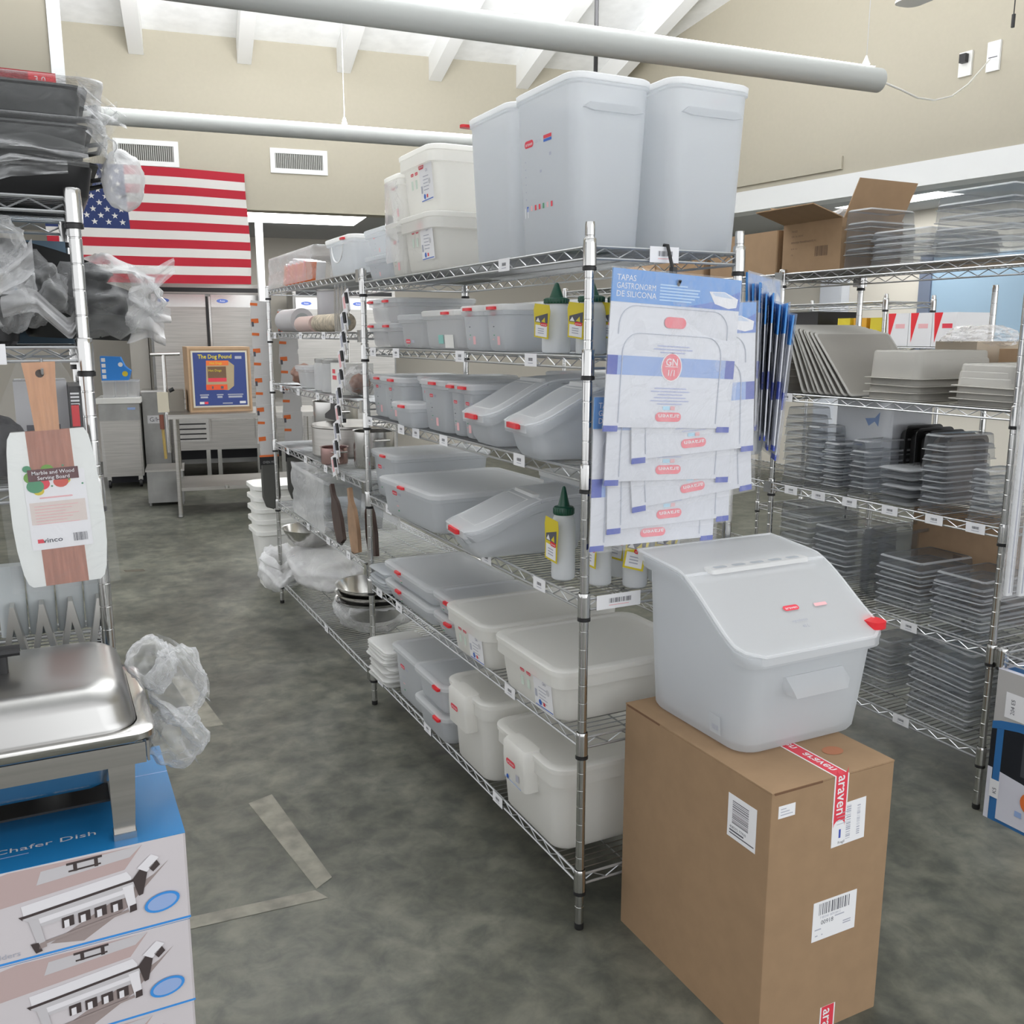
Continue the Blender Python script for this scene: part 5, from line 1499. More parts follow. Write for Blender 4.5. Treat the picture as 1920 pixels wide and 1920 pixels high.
# ================================================================== farther shelving (beyond the centre one)
z = Z2[0] + 0.001
t = tub('food_box', 'white tub with red tag and curved handle on top of the farther shelving', 'food box', 0.02, 0.30, 2.03, 2.44, z, z + 0.17, frost, lidw, 0.04, 0.014, [('-x', 2.12, 0.155)])
m = MB()
m.tube([(-0.142, 0.09 * math.cos(a) + 0.02, 0.135 - 0.075 * math.sin(a)) for a in [PI * k / 10 for k in range(11)]], 0.004, white, 6); m.build('bail_handle', t)
tub('food_box', 'white tub behind the red-tagged one on top of the farther shelving', 'food box', 0.315, 0.465, 2.25, 2.65, z, z + 0.155, frost, lidw, 0.03, 0.012)
t = thing('frying_pan', 'dark frying pan lying on the back tub of the farther shelving', 'pan', (0.385, 2.42, z + 0.157))
m = MB(); m.lathe([(0.09, 0), (0.095, 0.004), (0.115, 0.028), (0.119, 0.030), (0.112, 0.027), (0.09, 0.008)], steel_d, 24, (0, 0, 0), True, True); m.build('pan_body', t)
m = MB(); m.tube([(0, 0.115, 0.022), (-0.02, 0.19, 0.03), (-0.05, 0.34, 0.028)], [0.008, 0.012, 0.014], black, 8)
for k in range(3):
    m.lathe([(0.007, 0), (0.007, 0.005), (0.003, 0.008)], steel_l, 8, (-0.03 - 0.012 * k, 0.24 + 0.035 * k, 0.038), True, True)
m.build('handle', t)
for k in range(6):
    t = thing('flat_pack', 'orange and white flat pack in the clear bag, %s from the left' % ['first', 'second', 'third', 'fourth', 'fifth', 'last'][k], 'packet', (0.06, 3.36 - 0.085 * k, z), 0, 'packs in the clear bag')
    mtx = Matrix.Rotation(math.radians(22), 4, 'X')
    m = MB(); m.box(-0.03, 0.08, -0.008, 0.008, 0.0, 0.150 - 0.01 * abs(k - 2), paper); m.xf(mtx); m.build('pack_body', t)
    m = MB(); m.box(-0.034, -0.030, -0.009, 0.009, 0.012, 0.12, (orangep, redp)[k % 2]); m.box(-0.03, 0.03, -0.0095, -0.008, 0.012, 0.12, orangep); m.xf(mtx); m.build('pack_print', t)
m = wrap_box(0.0, 0.36, 2.62, 3.62, z + 0.004, z + 0.165, 8, bagfilm, 0.02)
tag(m.build('clear_bag', angle=180), 'big clear bag of orange and white packs on the farther shelving', 'bag')
# second level: rolls and hanging tongs
z = Z2[1] + 0.001
rollm = M('grey_film_roll', (0.50, 0.49, 0.50), 0.35)
def roll(label, x, y0, y1, r, mat, hole):
    t = thing('wrap_roll', label, 'roll', (x, y0, z + r), 0, 'rolls on the farther shelving')
    m = MB(); m.tube([(0, 0, 0), (0, y1 - y0, 0)], r, mat, 24); m.build('roll_body', t)
    m = MB(); m.tube([(0, -0.004, 0), (0, 0.001, 0)], r * hole, M('roll_core', (0.34, 0.36, 0.36), 0.5), 18); m.build('core', t)
roll('grey wrapped roll nearest the far left post of the farther shelving', 0.09, 3.23, 3.62, 0.066, rollm, 0.6)
roll('pinkish wrapped roll in the middle of the farther shelving', 0.07, 2.86, 3.17, 0.042, M('pink_paper_roll', (0.62, 0.47, 0.43), 0.5), 0.4)
roll('tan knobbly roll on the right of the farther shelving', 0.08, 2.34, 2.84, 0.044, M('tan_paper_roll', (0.45, 0.39, 0.30), 0.6, noise_amt=0.4, noise_scale=40, bump=0.3), 0.4)
t = thing('canister', 'grey upright canister behind the rolls of the farther shelving', 'canister', (0.33, 3.45, z))
m = MB(); m.lathe([(0.088, 0), (0.09, 0.004), (0.09, 0.235), (0.085, 0.24)], rollm, 24, (0, 0, 0), True, True); m.build('canister_body', t)
m = MB(); m.lathe([(0.092, 0.236), (0.092, 0.25), (0.03, 0.256)], steel, 24, (0, 0, 0), True, True); m.build('lid', t)
for k in range(4):
    t = thing('tongs', 'steel tongs hanging by the near post of the farther shelving, %s from the left' % ['first', 'second', 'third', 'fourth'][k], 'tongs', (0.02, 2.32 - 0.055 * k, Z2[0] - 0.045), 0, 'hanging tongs')
    for s in (-1, 1):
        m = MB(); m.loft([[(-0.001, s * a - 0.007, zz), (0.001, s * a - 0.007, zz), (0.001, s * a + 0.007, zz), (-0.001, s * a + 0.007, zz)] for a, zz in ((0.004, 0), (0.010, -0.06), (0.016, -0.15), (0.012, -0.20), (0.010, -0.215))], steel_l, True, True); m.build('arm', t)
    m = MB(); m.tube([(0, 0, 0), (0.0, 0, 0.014), (0.004, 0, 0.02)], 0.0025, chrome, 5); m.build('hang_loop', t)
# slanting strip of utensil packets at the junction of the two shelvings
for k in range(10):
    a = k / 9
    t = thing('utensil_packet', 'hanging packet with black handle on the strip beside the centre post, %s' % (['topmost', 'second from the top', 'third from the top', 'fourth from the top', 'fifth from the top', 'sixth from the top', 'seventh from the top', 'eighth from the top', 'ninth from the top', 'lowest'][k]), 'packet',
              (-0.038 - 0.003 * (k % 2), 1.955 + 0.255 * a, 1.80 - 0.74 * a), 0, 'strip of utensil packets')
    m = MB(); m.box(-0.002, 0.002, -0.045, 0.045, -0.05, 0.045, paper); m.box(-0.0026, -0.002, 0.005, 0.035, -0.03, 0.03, (palered if k % 3 == 0 else inkpale)); m.xf(Matrix.Rotation(math.radians(-18), 4, 'X')); m.build('card', t)
    m = MB(); m.tube([(-0.008, -0.035, 0.03), (-0.008, -0.040, -0.015)], 0.008, black, 8); m.tube([(-0.008, -0.040, -0.025), (-0.006, -0.042, -0.075)], 0.003, steel, 6); m.xf(Matrix.Rotation(math.radians(-14), 4, 'X')); m.build('utensil_handle', t)
# third level: small containers
z = Z2[2] + 0.001
def jar(label, x, y, r, h, mat, lidmat, grp='jars on the farther shelving'):
    t = thing('jar', label, 'jar', (x, y, z), 0, grp)
    m = MB(); m.lathe([(r * 0.92, 0), (r, 0.006), (r, h - 0.03), (r * 0.9, h - 0.02), (r * 0.9, h - 0.016)], mat, 20, (0, 0, 0), True, True); m.build('jar_body', t)
    m = MB(); m.lathe([(r * 0.94, h - 0.022), (r * 0.96, h - 0.004), (r * 0.9, h)], lidmat, 20, (0, 0, 0), True, True); m.build('lid', t)
jar('clear jar with dark lid on the farther shelving, nearer of the two', 0.09, 2.60, 0.07, 0.165, frost_t, steel_d)
jar('clear jar with dark lid on the farther shelving, farther of the two', 0.10, 2.78, 0.07, 0.165, frost_t, steel_d)
t = thing('box', 'white box with red print among the jars on the farther shelving', 'box', (0.12, 2.42, z))
m = MB(); m.box(-0.08, 0.08, -0.09, 0.09, 0, 0.15, whiteplas); m.build('carton', t)
m = MB(); m.poly((-0.0806, 0.06, 0.07), (0, -1, 0), (0, 0, 1), [(0, 0), (0.07, 0), (0.07, 0.02), (0, 0.02)], redp); m.poly((-0.0806, 0.06, 0.10), (0, -1, 0), (0, 0, 1), [(0, 0), (0.05, 0), (0.05, 0.02), (0, 0.02)], redp); m.build('print', t)
tub('food_box', 'pale tub left of the jars on the farther shelving', 'food box', 0.02, 0.22, 2.92, 3.13, z, z + 0.12, frost_t, frost_c, 0.03, 0.01)
m = crumple((0.11, 3.32, z + 0.065), (0.07, 0.09, 0.055), 71, M('brown_pouch', (0.30, 0.17, 0.13), 0.5), 0.35)
tag(m.build('pouch', angle=180), 'brown pouch left of the pale tub on the farther shelving', 'pouch')
m = crumple((0.09, 2.20, z + 0.075), (0.07, 0.09, 0.065), 75, wrap, 0.4)
crumple((0.09, 2.20, z + 0.06), (0.045, 0.06, 0.045), 76, M('brown_pouch', (0, 0, 0)), 0.35, m=m)
tag(m.build('pouch', angle=180), 'film wrapped pouch right of the red-printed box', 'pouch')
# fourth level: pots
z = Z2[3] + 0.001
def pot(label, x, y, r, h, mat, sx=1.0, grp='pots on the farther shelving', loop=True, lidh=None, zz=None):
    t = thing('stock_pot', label, 'pot', (x, y, z if zz is None else zz), 0, grp)
    m = MB(); m.lathe([(r * 0.96, 0), (r, 0.01), (r, h - 0.004), (r + 0.006, h), (r - 0.004, h - 0.002), (r - 0.004, 0.012)], mat, 32, (0, 0, 0), True, True, sx=sx); m.build('pot_body', t)
    for s in (-1, 1):
        m = MB(); m.tube([(-0.04 * s * 0 - 0.035, s * (r - 0.002), h * 0.75), (-0.035, s * (r + 0.035), h * 0.78), (0.035, s * (r + 0.035), h * 0.78), (0.035, s * (r - 0.002), h * 0.75)], 0.005, steel_l, 6); m.build('loop_handle', t)
    if lidh:
        m = MB(); m.lathe([(r + 0.004, h + 0.001), (r, h + 0.012), (r * 0.3, h + 0.03), (0.01, h + 0.032)], mat, 28, (0, 0, 0), True, True, sx=sx); m.build('lid', t)
    return t
pot('wide polished stock pot in the middle of the farther shelving', 0.245, 2.88, 0.22, 0.155, steel, 0.95, lidh=True)
pot('small polished pot in front of the wide stock pot', 0.075 - 0.02, 2.55, 0.068, 0.085, M('pink_steel', (0.50, 0.33, 0.31), 0.25, 0.9), 1.0)
pot('tall polished pot by the near post of the farther shelving', 0.20, 2.35, 0.10, 0.18, steel_l, 1.0)
pot('tall polished pot at the far end of the farther shelving', 0.30, 3.36, 0.13, 0.26, steel_l, 1.0)
t = thing('pan_hanger', 'black hanger shaped stand on the lid of the wide stock pot', 'stand', (0.16, 2.88, z + 0.187))
m = MB(); pts = [(-0.17, 0.0), (0.17, 0.0), (0.17, 0.022), (0.06, 0.055), (0.04, 0.10), (-0.04, 0.10), (-0.06, 0.055), (-0.17, 0.022)]
m.loft([[(d, y, zz) for y, zz in pts] for d in (-0.01, 0.01)], black, True, True); m.build('hanger_body', t)
m = MB(); m.tube([(0, 0, 0.10), (0, 0, 0.12), (0.0, 0.01, 0.13)], 0.003, chrome, 6); m.build('hook', t)
# fifth level: clear pitchers in film, wooden boards
z = Z2[4] + 0.001
for k, (y, lab) in enumerate(((3.10, 'farther'), (2.72, 'nearer'))):
    t = thing('pitcher', 'clear square bucket on the fifth level of the farther shelving, %s of two' % lab, 'bucket', (0.19, y, z), 0, 'clear buckets on the farther shelving')
    m = MB(); m.loft([rr(-0.13, 0.13, -0.13, 0.13, 0.03, 0.0, 4), rr(-0.14, 0.14, -0.14, 0.14, 0.035, 0.12, 4), rr(-0.155, 0.155, -0.155, 0.155, 0.04, 0.255, 4), rr(-0.165, 0.165, -0.165, 0.165, 0.045, 0.26, 4), rr(-0.150, 0.150, -0.150, 0.150, 0.04, 0.262, 4)], pc, True, False); m.build('bucket_body', t)
    m = MB(); m.loft([rr(-0.168, 0.168, -0.168, 0.168, 0.045, q, 4) for q in (0.25, 0.268)], pcrim); m.build('rim', t)
m = wrap_box(0.0, 0.40, 2.54, 3.28, z + 0.003, z + 0.285, 14, wrap, 0.022)
tag(m.build('film_wrap', angle=180), 'wrinkled film around the clear buckets of the farther shelving', 'film')
dkwood = M('dark_walnut', (0.060, 0.034, 0.026), 0.5, noise_amt=0.3, noise_scale=10)
for k, (y, a, mat, lab) in enumerate(((2.40, 30, dkwood, 'dark wooden serving paddle leaning by the clear buckets'), (2.16, 16, M('tan_board', (0.36, 0.22, 0.13), 0.5, noise_amt=0.2, noise_scale=12), 'tan round-ended board by the near post of the farther shelving'), (2.06, 12, dkwood, 'dark wooden board behind the tan board'))):
    t = thing('wooden_board', lab, 'board', (0.02 + 0.05 * (k == 2), y - 0.06, z), 0, 'wooden boards')
    pts = [(-0.055, 0.0), (0.055, 0.0), (0.07, 0.10), (0.055, 0.20), (0.02, 0.245), (0.016, 0.31), (-0.016, 0.31), (-0.02, 0.245), (-0.055, 0.20), (-0.07, 0.10)]
    m = MB(); m.loft([[(d, p, q) for p, q in pts] for d in (-0.009, 0.009)], mat, True, True); m.xf(Matrix.Rotation(math.radians(-a), 4, 'X')); m.build('board_body', t)
# bottom level: steel bowls in bags
def bowl(label, x, y, zz, r, h, mat=steel_l, grp='steel bowls'):
    m = MB(); m.lathe([(r * 0.45, 0), (r * 0.62, 0.01), (r * 0.86, h * 0.5), (r, h - 0.004), (r + 0.008, h), (r - 0.002, h - 0.002), (r * 0.84, h * 0.5), (r * 0.6, 0.014), (0.005, 0.012)], mat, 32, (0, 0, 0), True, False)
    o = m.build('mixing_bowl', None, (x, y, zz)); tag(o, label, 'bowl', grp); return o
z = Z2[5] + 0.001
def bag(label, c, r, seed, mat=wrap_w, amp=0.3):
    m = crumple(c, r, seed, mat, amp); tag(m.build('film_bag', angle=180), label, 'film', 'bags on the bottom of the farther shelving'); return m
for k in range(3):
    bowl('steel bowl in the bag by the near post, %s of the nest' % ['lowest', 'middle', 'uppermost'][k], 0.20, 2.42, z + 0.06 + 0.035 * k, 0.19, 0.12)
m = crumple((0.20, 2.42, z + 0.125), (0.205, 0.25, 0.115), 81, wrap, 0.22, squash=lambda q: Vector((q.x, q.y, max(-1.0, min(0.35, q.z)))))
tag(m.build('film_bag', angle=180), 'milky bag around the nested bowls by the near post', 'film', 'bags on the bottom of the farther shelving')
bowl('steel bowl lying on the big milky bag at the far end', 0.12, 3.32, z + 0.275, 0.17, 0.11)
m = crumple((0.18, 3.30, z + 0.15), (0.20, 0.33, 0.14), 85, wrap_w, 0.3, squash=lambda q: Vector((q.x, q.y, max(-1.0, min(0.9, q.z)))))
film_tail(m, [(0.02, 3.3, z + 0.15), (-0.06, 3.35, z + 0.10), (-0.14, 3.5, z + 0.16)], 0.16, 0.12, 33, wrap_w)
tag(m.build('film_bag', angle=180), 'big milky bag spilling out at the far end of the bottom shelf', 'film', 'bags on the bottom of the farther shelving')
m = crumple((0.02, 3.78, 0.20), (0.13, 0.12, 0.15), 91, wrap_w, 0.3)
tag(m.build('film_bag', angle=180), 'milky film bunched against the white buckets on the floor', 'film', 'bags on the bottom of the farther shelving')
bowl('steel bowl on the fifth shelf behind the centre post', 0.365, 1.70, ZS[4] + 0.002, 0.095, 0.085, grp='bowls behind the centre post')
# nested white buckets standing on the floor past the shelving end
for k in range(5):
    m = MB(); m.loft([rr(-0.12, 0.12, -0.12, 0.12, 0.05, 0.0, 5), rr(-0.155, 0.155, -0.155, 0.155, 0.06, 0.36, 5), rr(-0.172, 0.172, -0.172, 0.172, 0.065, 0.37, 5), rr(-0.172, 0.172, -0.172, 0.172, 0.065, 0.395, 5), rr(-0.15, 0.15, -0.15, 0.15, 0.055, 0.40, 5)] , whiteplas, True, k == 4)
    o = m.build('bucket', None, (0.10, 4.15, 0.0005 + 0.075 * k)); tag(o, 'white bucket nested in the floor stack past the shelving, %s' % ordn(4 - k, 5), 'bucket', 'nested white buckets')
# hanging oven mitts in their cards at the end of the farther shelving
greycloth = M('grey_mitt_cloth', (0.085, 0.085, 0.078), 0.85)
for c, x in enumerate((-0.035, 0.125)):
    n = 10 if c == 0 else 9
    for k in range(n):
        last = k == n - 1
        zz = 1.84 - 0.088 * k - 0.05 * c
        t = thing('mitt_packet', ('dark grey oven mitt hanging lowest in the %s row at the shelving end' if last else 'hanging mitt packet in the %s row at the shelving end, number {} from the top'.format(['one', 'two', 'three', 'four', 'five', 'six', 'seven', 'eight', 'nine', 'ten'][k])) % ('left', 'right')[c], 'oven mitt', (x, 3.735 - 0.0065 * k if not last else 3.735 - 0.0065 * k, zz), 0, 'hanging mitt packets')
        m = MB(); m.box(-0.055, 0.055, 0, 0.004, -0.13, 0.02, M('mitt_card_grey', (0.62, 0.61, 0.60), 0.6)); m.box(-0.058, -0.015, -0.0005, 0.0, -0.010 - 0.01 * (k % 2), 0.006, orangep)
        if not last and k % 2:
            m.box(-0.057, -0.044, -0.0006, 0.0, -0.04, -0.012, ink)
        m.xf(Matrix.Rotation(math.radians((-1) ** k * 3.5), 4, 'Y') @ Matrix.Rotation(math.radians(4), 4, 'X')); m.build('card', t)
        if last:
            m = MB(); m.box(-0.058, 0.058, -0.001, 0.005, -0.195, -0.118, black); m.box(-0.058, 0.058, -0.0014, 0.0, -0.120, -0.108, orangep)
            m.text('OVEN MITT', 0.022, (-0.04, -0.0018, -0.160), (1, 0, 0), (0, 0, 1), M('band_grey', (0.35, 0.35, 0.35), 0.6), width=0.085); m.build('band', t)
            m = MB(); pts = [(-0.052, -0.17), (0.052, -0.17), (0.055, -0.26), (0.058, -0.36), (0.045, -0.42), (0.01, -0.445), (-0.03, -0.43), (-0.05, -0.37), (-0.052, -0.26)]
            m.loft([[(px, d * 0.9 if 0 else dy, q) for px, q in [(p[0] * s, p[1] * (0.985 if s < 1 else 1) ) for p in pts]] for dy, s in ((-0.018, 0.9), (-0.012, 1.0), (0.016, 1.0), (0.022, 0.9))], greycloth, True, True); m.build('mitt', t)
# ================================================================== kitchen beyond the opening
WI = WF.inverted()
def kt(name, label, cat, x, y, zz=0.0, group=None):
    t = thing(name, label, cat, (0, 0, 0), 0, group)
    t.matrix_world = WF @ Matrix.Translation((*(WI @ Vector((x, y, 0))).xy, zz))
    return t
def caster(m, x, y, h=0.12):
    m.cyl((x, y, 0.05), (x, y, h), 0.012, steel_l, 8); m.cyl((x - 0.015, y, 0.045), (x + 0.015, y, 0.045), 0.045, black, 16)
    m.box(x - 0.022, x + 0.022, y - 0.02, y + 0.02, 0.075, h, steel_l)
# work table with carton and can opener
t = kt('work_table', 'stainless work table carrying the printed carton in the kitchen', 'table', -0.19, 6.885)
TW, TD, TZ = 1.25, 0.76, 0.95
m = MB(); m.loft([rr(-0.06, TW + 0.06, -0.05, TD + 0.03, 0.02, q, 3) for q in (TZ - 0.04, TZ - 0.034, TZ - 0.004, TZ)], steel, True, True); m.build('table_top', t)
m = MB(); m.box(-0.01, TW, -0.01, TD, 0.245, 0.275, steel); m.build('undershelf', t)
for x in (0, TW):
    for y in (0, TD):
        m = MB(); m.cyl((x, y, 0.03), (x, y, TZ - 0.03), 0.021, steel, 14); m.lathe([(0.018, 0), (0.024, 0.006), (0.021, 0.035)], steel_d, 12, (x, y, 0), True, True); m.build('leg', t)
m = MB(); m.cyl((0.42, -0.012, 0.255), (0.42, -0.012, 0.285), 0.02, steel_l, 12); m.build('bracket', t)
t = kt('can_opener', 'table can opener with tall pole at the left end of the work table', 'can opener', -0.245, 6.95, TZ + 0.0005)
m = MB(); m.cyl((0, 0, -0.35), (0, 0, 0.53), 0.017, steel_l, 12); m.build('pole', t)
m = MB(); m.tube([(-0.11, 0, 0.535), (0.14, 0, 0.54)], 0.016, steel_l, 10); m.build('crank_bar', t)
m = MB(); m.box(-0.075, 0.02, -0.035, 0.03, 0.02, 0.20, M('cream_enamel', (0.52, 0.48, 0.38), 0.5)); m.cyl((0.03, -0.03, 0.21), (0.07, -0.03, 0.23), 0.018, black, 10); m.build('clamp', t)
m = MB(); m.tube([(-0.05, -0.05, 0.0), (-0.048, -0.052, -0.13)], 0.02, M('brown_leather', (0.16, 0.05, 0.03), 0.6), 8); m.tube([(-0.045, -0.052, -0.12), (-0.035, -0.055, -0.40)], 0.013, M('yellow_brush', (0.34, 0.24, 0.07), 0.6), 8); m.build('brush', t)
t = kt('printed_carton', 'cardboard carton with blue hot dog cooker picture on the work table', 'carton', -0.03, 7.02, TZ + 0.001)
t.matrix_world = Matrix.Translation((-0.03, 7.02, TZ + 0.001)) @ Matrix.Rotation(math.radians(-3), 4, 'Z')
BW, BH = 0.56, 0.60
m = MB(); m.box(0, BW, 0, 0.5, 0, BH, card_l); m.build('carton_walls', t)
m = MB(); U, V = Vector((1, 0, 0)), Vector((0, 0, 1))
def P(pts, mat, k=1):
    m.poly((0, -0.0006 * k, 0), U, V, pts, mat)
navy = M('carton_navy', (0.035, 0.06, 0.22), 0.5); cr = M('carton_cream', (0.66, 0.62, 0.52), 0.6); tanp = M('cooker_tan', (0.42, 0.33, 0.20), 0.6)
R_ = lambda a, b, c, d: [(a, c), (b, c), (b, d), (a, d)]
P(R_(0.015, BW - 0.015, 0.02, BH - 0.02), card, 1); P(R_(0.03, BW - 0.03, 0.045, BH - 0.035), cr, 2); P(R_(0.045, BW - 0.045, 0.06, BH - 0.05), navy, 3)
m.text('The Dog Pound', 0.052, (0.09, -0.0032, 0.495), U, V, yellowp, bold=0.02, width=0.30)
P(R_(0.42, 0.48, 0.49, 0.515), inkpale, 4)
P([(0.15, 0.22), (0.35, 0.20), (0.40, 0.24), (0.41, 0.43), (0.36, 0.47), (0.16, 0.47)], tanp, 4)
P(R_(0.16, 0.36, 0.43, 0.475), orangep, 5); m.text('Hot Dogs', 0.028, (0.19, -0.0040, 0.443), U, V, yellowp, bold=0.01)
P(R_(0.17, 0.335, 0.28, 0.42), M('cooker_dark', (0.16, 0.09, 0.05), 0.5), 5); P(R_(0.17, 0.335, 0.28, 0.315), redp, 6); m.text('Hot Dogs', 0.030, (0.175, -0.0045, 0.375), U, V, yellowp)
P(R_(0.15, 0.34, 0.205, 0.255), M('cooker_orange', (0.75, 0.10, 0.03), 0.5), 5); P(R_(0.20, 0.215, 0.215, 0.24), ink, 6); P(R_(0.28, 0.305, 0.215, 0.24), ink, 6)
for a, b in ((0.09, 0.17), (0.24, 0.30), (0.34, 0.48)):
    P(R_(a, b, 0.155, 0.165), inkpale, 4); P(R_(a + 0.005, b - 0.01, 0.13, 0.148), inkpale, 4)
P(R_(0.085, 0.125, 0.075, 0.097), paper, 4); P(R_(0.128, 0.16, 0.075, 0.097), redp, 4); P(R_(0.445, 0.50, 0.075, 0.097), paper, 4); P(R_(0.29, 0.38, 0.075, 0.085), inkpale, 4)
m.build('front_print', t)
m = MB()
for o_ in (0.0,):
    m.box(0.0, 0.13, 0.0, 0.2, 0, 0.20, M('grey_box_card', (0.24, 0.22, 0.19), 0.7))
m.xf(WF @ Matrix.Translation((*(WI @ Vector((-0.19, 7.22, 0))).xy, TZ + 0.001)))
tag(m.build('grey_box'), 'plain grey box on the work table behind the can opener', 'box')
# undercounter cooler behind the table
t = kt('prep_cooler', 'stainless undercounter cooler with louvred grille behind the work table', 'cooler', 0.06, 8.75)
m = MB(); m.box(0, 1.2, 0, 0.7, 0.40, 0.92, steel); m.build('cooler_body', t)
m = MB(); m.box(0.0, 0.32, -0.012, -0.0005, 0.50, 0.83, steel_l)
for k in range(4):
    m.box(0.01, 0.29, -0.016, -0.012, 0.52 + 0.055 * k, 0.535 + 0.055 * k, black)
m.box(0.10, 0.24, -0.016, -0.012, 0.765, 0.825, black); m.box(0.13, 0.20, -0.018, -0.016, 0.785, 0.805, paper); m.build('grille', t)
m = MB(); m.box(0.35, 0.80, -0.03, -0.0005, 0.52, 0.74, steel); m.box(0.35, 0.80, -0.034, -0.03, 0.725, 0.74, steel_l); m.build('drawer', t)
m = MB(); m.box(0.82, 1.19, -0.03, -0.0005, 0.52, 0.74, steel); m.box(0.82, 1.19, -0.034, -0.03, 0.725, 0.74, steel_l); m.build('drawer', t)
for x in (0.30, 0.42, 0.85, 1.12):
    m = MB(); caster(m, x, 0.06, 0.40); m.build('caster', t)
m = MB(); m.box(0.0, 1.2, 0.64, 0.68, 0.22, 0.399, M('dark_gap_shade', (0.02, 0.02, 0.025), 0.6)); m.build('gap_shade', t)  # dark board added in place of the shade under the cooler
# low steel cabinet at the table's left leg
t = kt('steel_cabinet', 'low stainless cabinet on the floor beside the work table leg', 'cabinet', -0.40, 7.62)
m = MB(); m.loft([rr(0, 0.34, 0, 0.45, 0.01, q, 2) for q in (0.03, 0.34)], steel_d, True, True); m.build('cabinet_body', t)
m = MB(); m.box(-0.01, 0.35, -0.02, 0.46, 0.341, 0.36, steel); m.build('cabinet_top', t)
for x in (0.02, 0.32):
    m = MB(); m.cyl((x, 0.03, 0), (x, 0.03, 0.03), 0.012, steel_d, 8); m.build('foot', t)
# fryer / counter cabinet with pans and a blue box on top
t = kt('fryer_cabinet', 'stainless cabinet on casters with white top at the kitchen left', 'cabinet', -0.72, 8.95)
m = MB(); m.box(0, 0.41, 0, 0.6, 0.13, 0.93, steel); m.build('cabinet_body', t)
m = MB(); m.box(0.015, 0.395, -0.02, -0.0005, 0.15, 0.73, steel); m.build('door', t)
m = MB(); m.box(0.0, 0.41, -0.025, -0.0005, 0.745, 0.925, steel_d); m.box(0.29, 0.37, -0.028, -0.025, 0.86, 0.885, paleblue); m.build('control_panel', t)
m = MB(); m.box(-0.02, 0.43, -0.05, 0.6, 0.931, 0.985, whiteplas); m.build('white_top', t)
m = MB(); m.box(0.0, 0.41, 0.42, 0.46, 0.0, 0.129, M('dark_gap_shade', (0.02, 0.02, 0.025), 0.6)); m.build('gap_shade', t)  # dark strip stands in for the shade beneath the cabinet
for x in (0.05, 0.37):
    m = MB(); caster(m, x, 0.07, 0.13); m.build('caster', t)
WT = kt('steel_cabinet', 'grey stainless cabinet with white sign right of the white-topped cabinet', 'cabinet', -0.26, 9.15)
m = MB(); m.box(0, 0.27, 0, 0.42, 0.02, 1.03, steel_d); m.build('cabinet_body', WT)
m = MB(); m.box(-0.005, 0.275, -0.02, 0.42, 1.031, 1.05, steel_l); m.build('cabinet_top', WT)
m = MB(); m.panel((0.045, -0.0005, 0.68), (1, 0, 0), (0, 0, 1), 0.16, 0.09, paper); m.text('G/H', 0.07, (0.065, -0.0015, 0.70), (1, 0, 0), (0, 0, 1), ink, width=0.11); m.build('sign', WT)
for k in range(3):
    t = kt('food_pan', 'clear pan on the white-topped kitchen cabinet, %s of three' % ['left', 'middle', 'right'][k], 'pan', -0.66 + 0.125 * k, 9.03, 0.986, 'pans on the kitchen cabinet')
    m = MB(); m.loft([rr(0, 0.115, 0, 0.25, 0.02, 0, 3), rr(-0.004, 0.119, -0.004, 0.254, 0.02, 0.17, 3)], frost_t, True, False); m.build('pan_body', t)
    m = MB(); m.loft([rr(-0.008, 0.121, -0.01, 0.26, 0.022, q, 3) for q in (0.17, 0.185)], frost_c, True, True); m.build('rim', t)
t = kt('blue_box', 'bright blue box standing on the kitchen pans at left', 'box', -0.66, 9.06, 1.172)
m = MB(); pts = [(0, 0), (0.27, 0.0), (0.30, 0.10), (0.24, 0.15), (0.20, 0.25), (0, 0.26)]
m.loft([[(a, y, b) for a, b in pts] for y in (0, 0.2)], M('bright_blue_card', (0.02, 0.23, 0.70), 0.5), True, True); m.build('carton', t)
m = MB(); m.disc((0.24, -0.0008, 0.07), (1, 0, 0), (0, 0, 1), 0.03, 0.03, yellowp, 10); m.disc((0.20, -0.0008, 0.17), (1, 0, 0), (0, 0, 1), 0.025, 0.025, paper, 10)
for k in range(4):
    m.box(0.01, 0.05, -0.001, -0.0002, 0.02 + 0.06 * k, 0.06 + 0.06 * k, paper)
m.build('print', t)
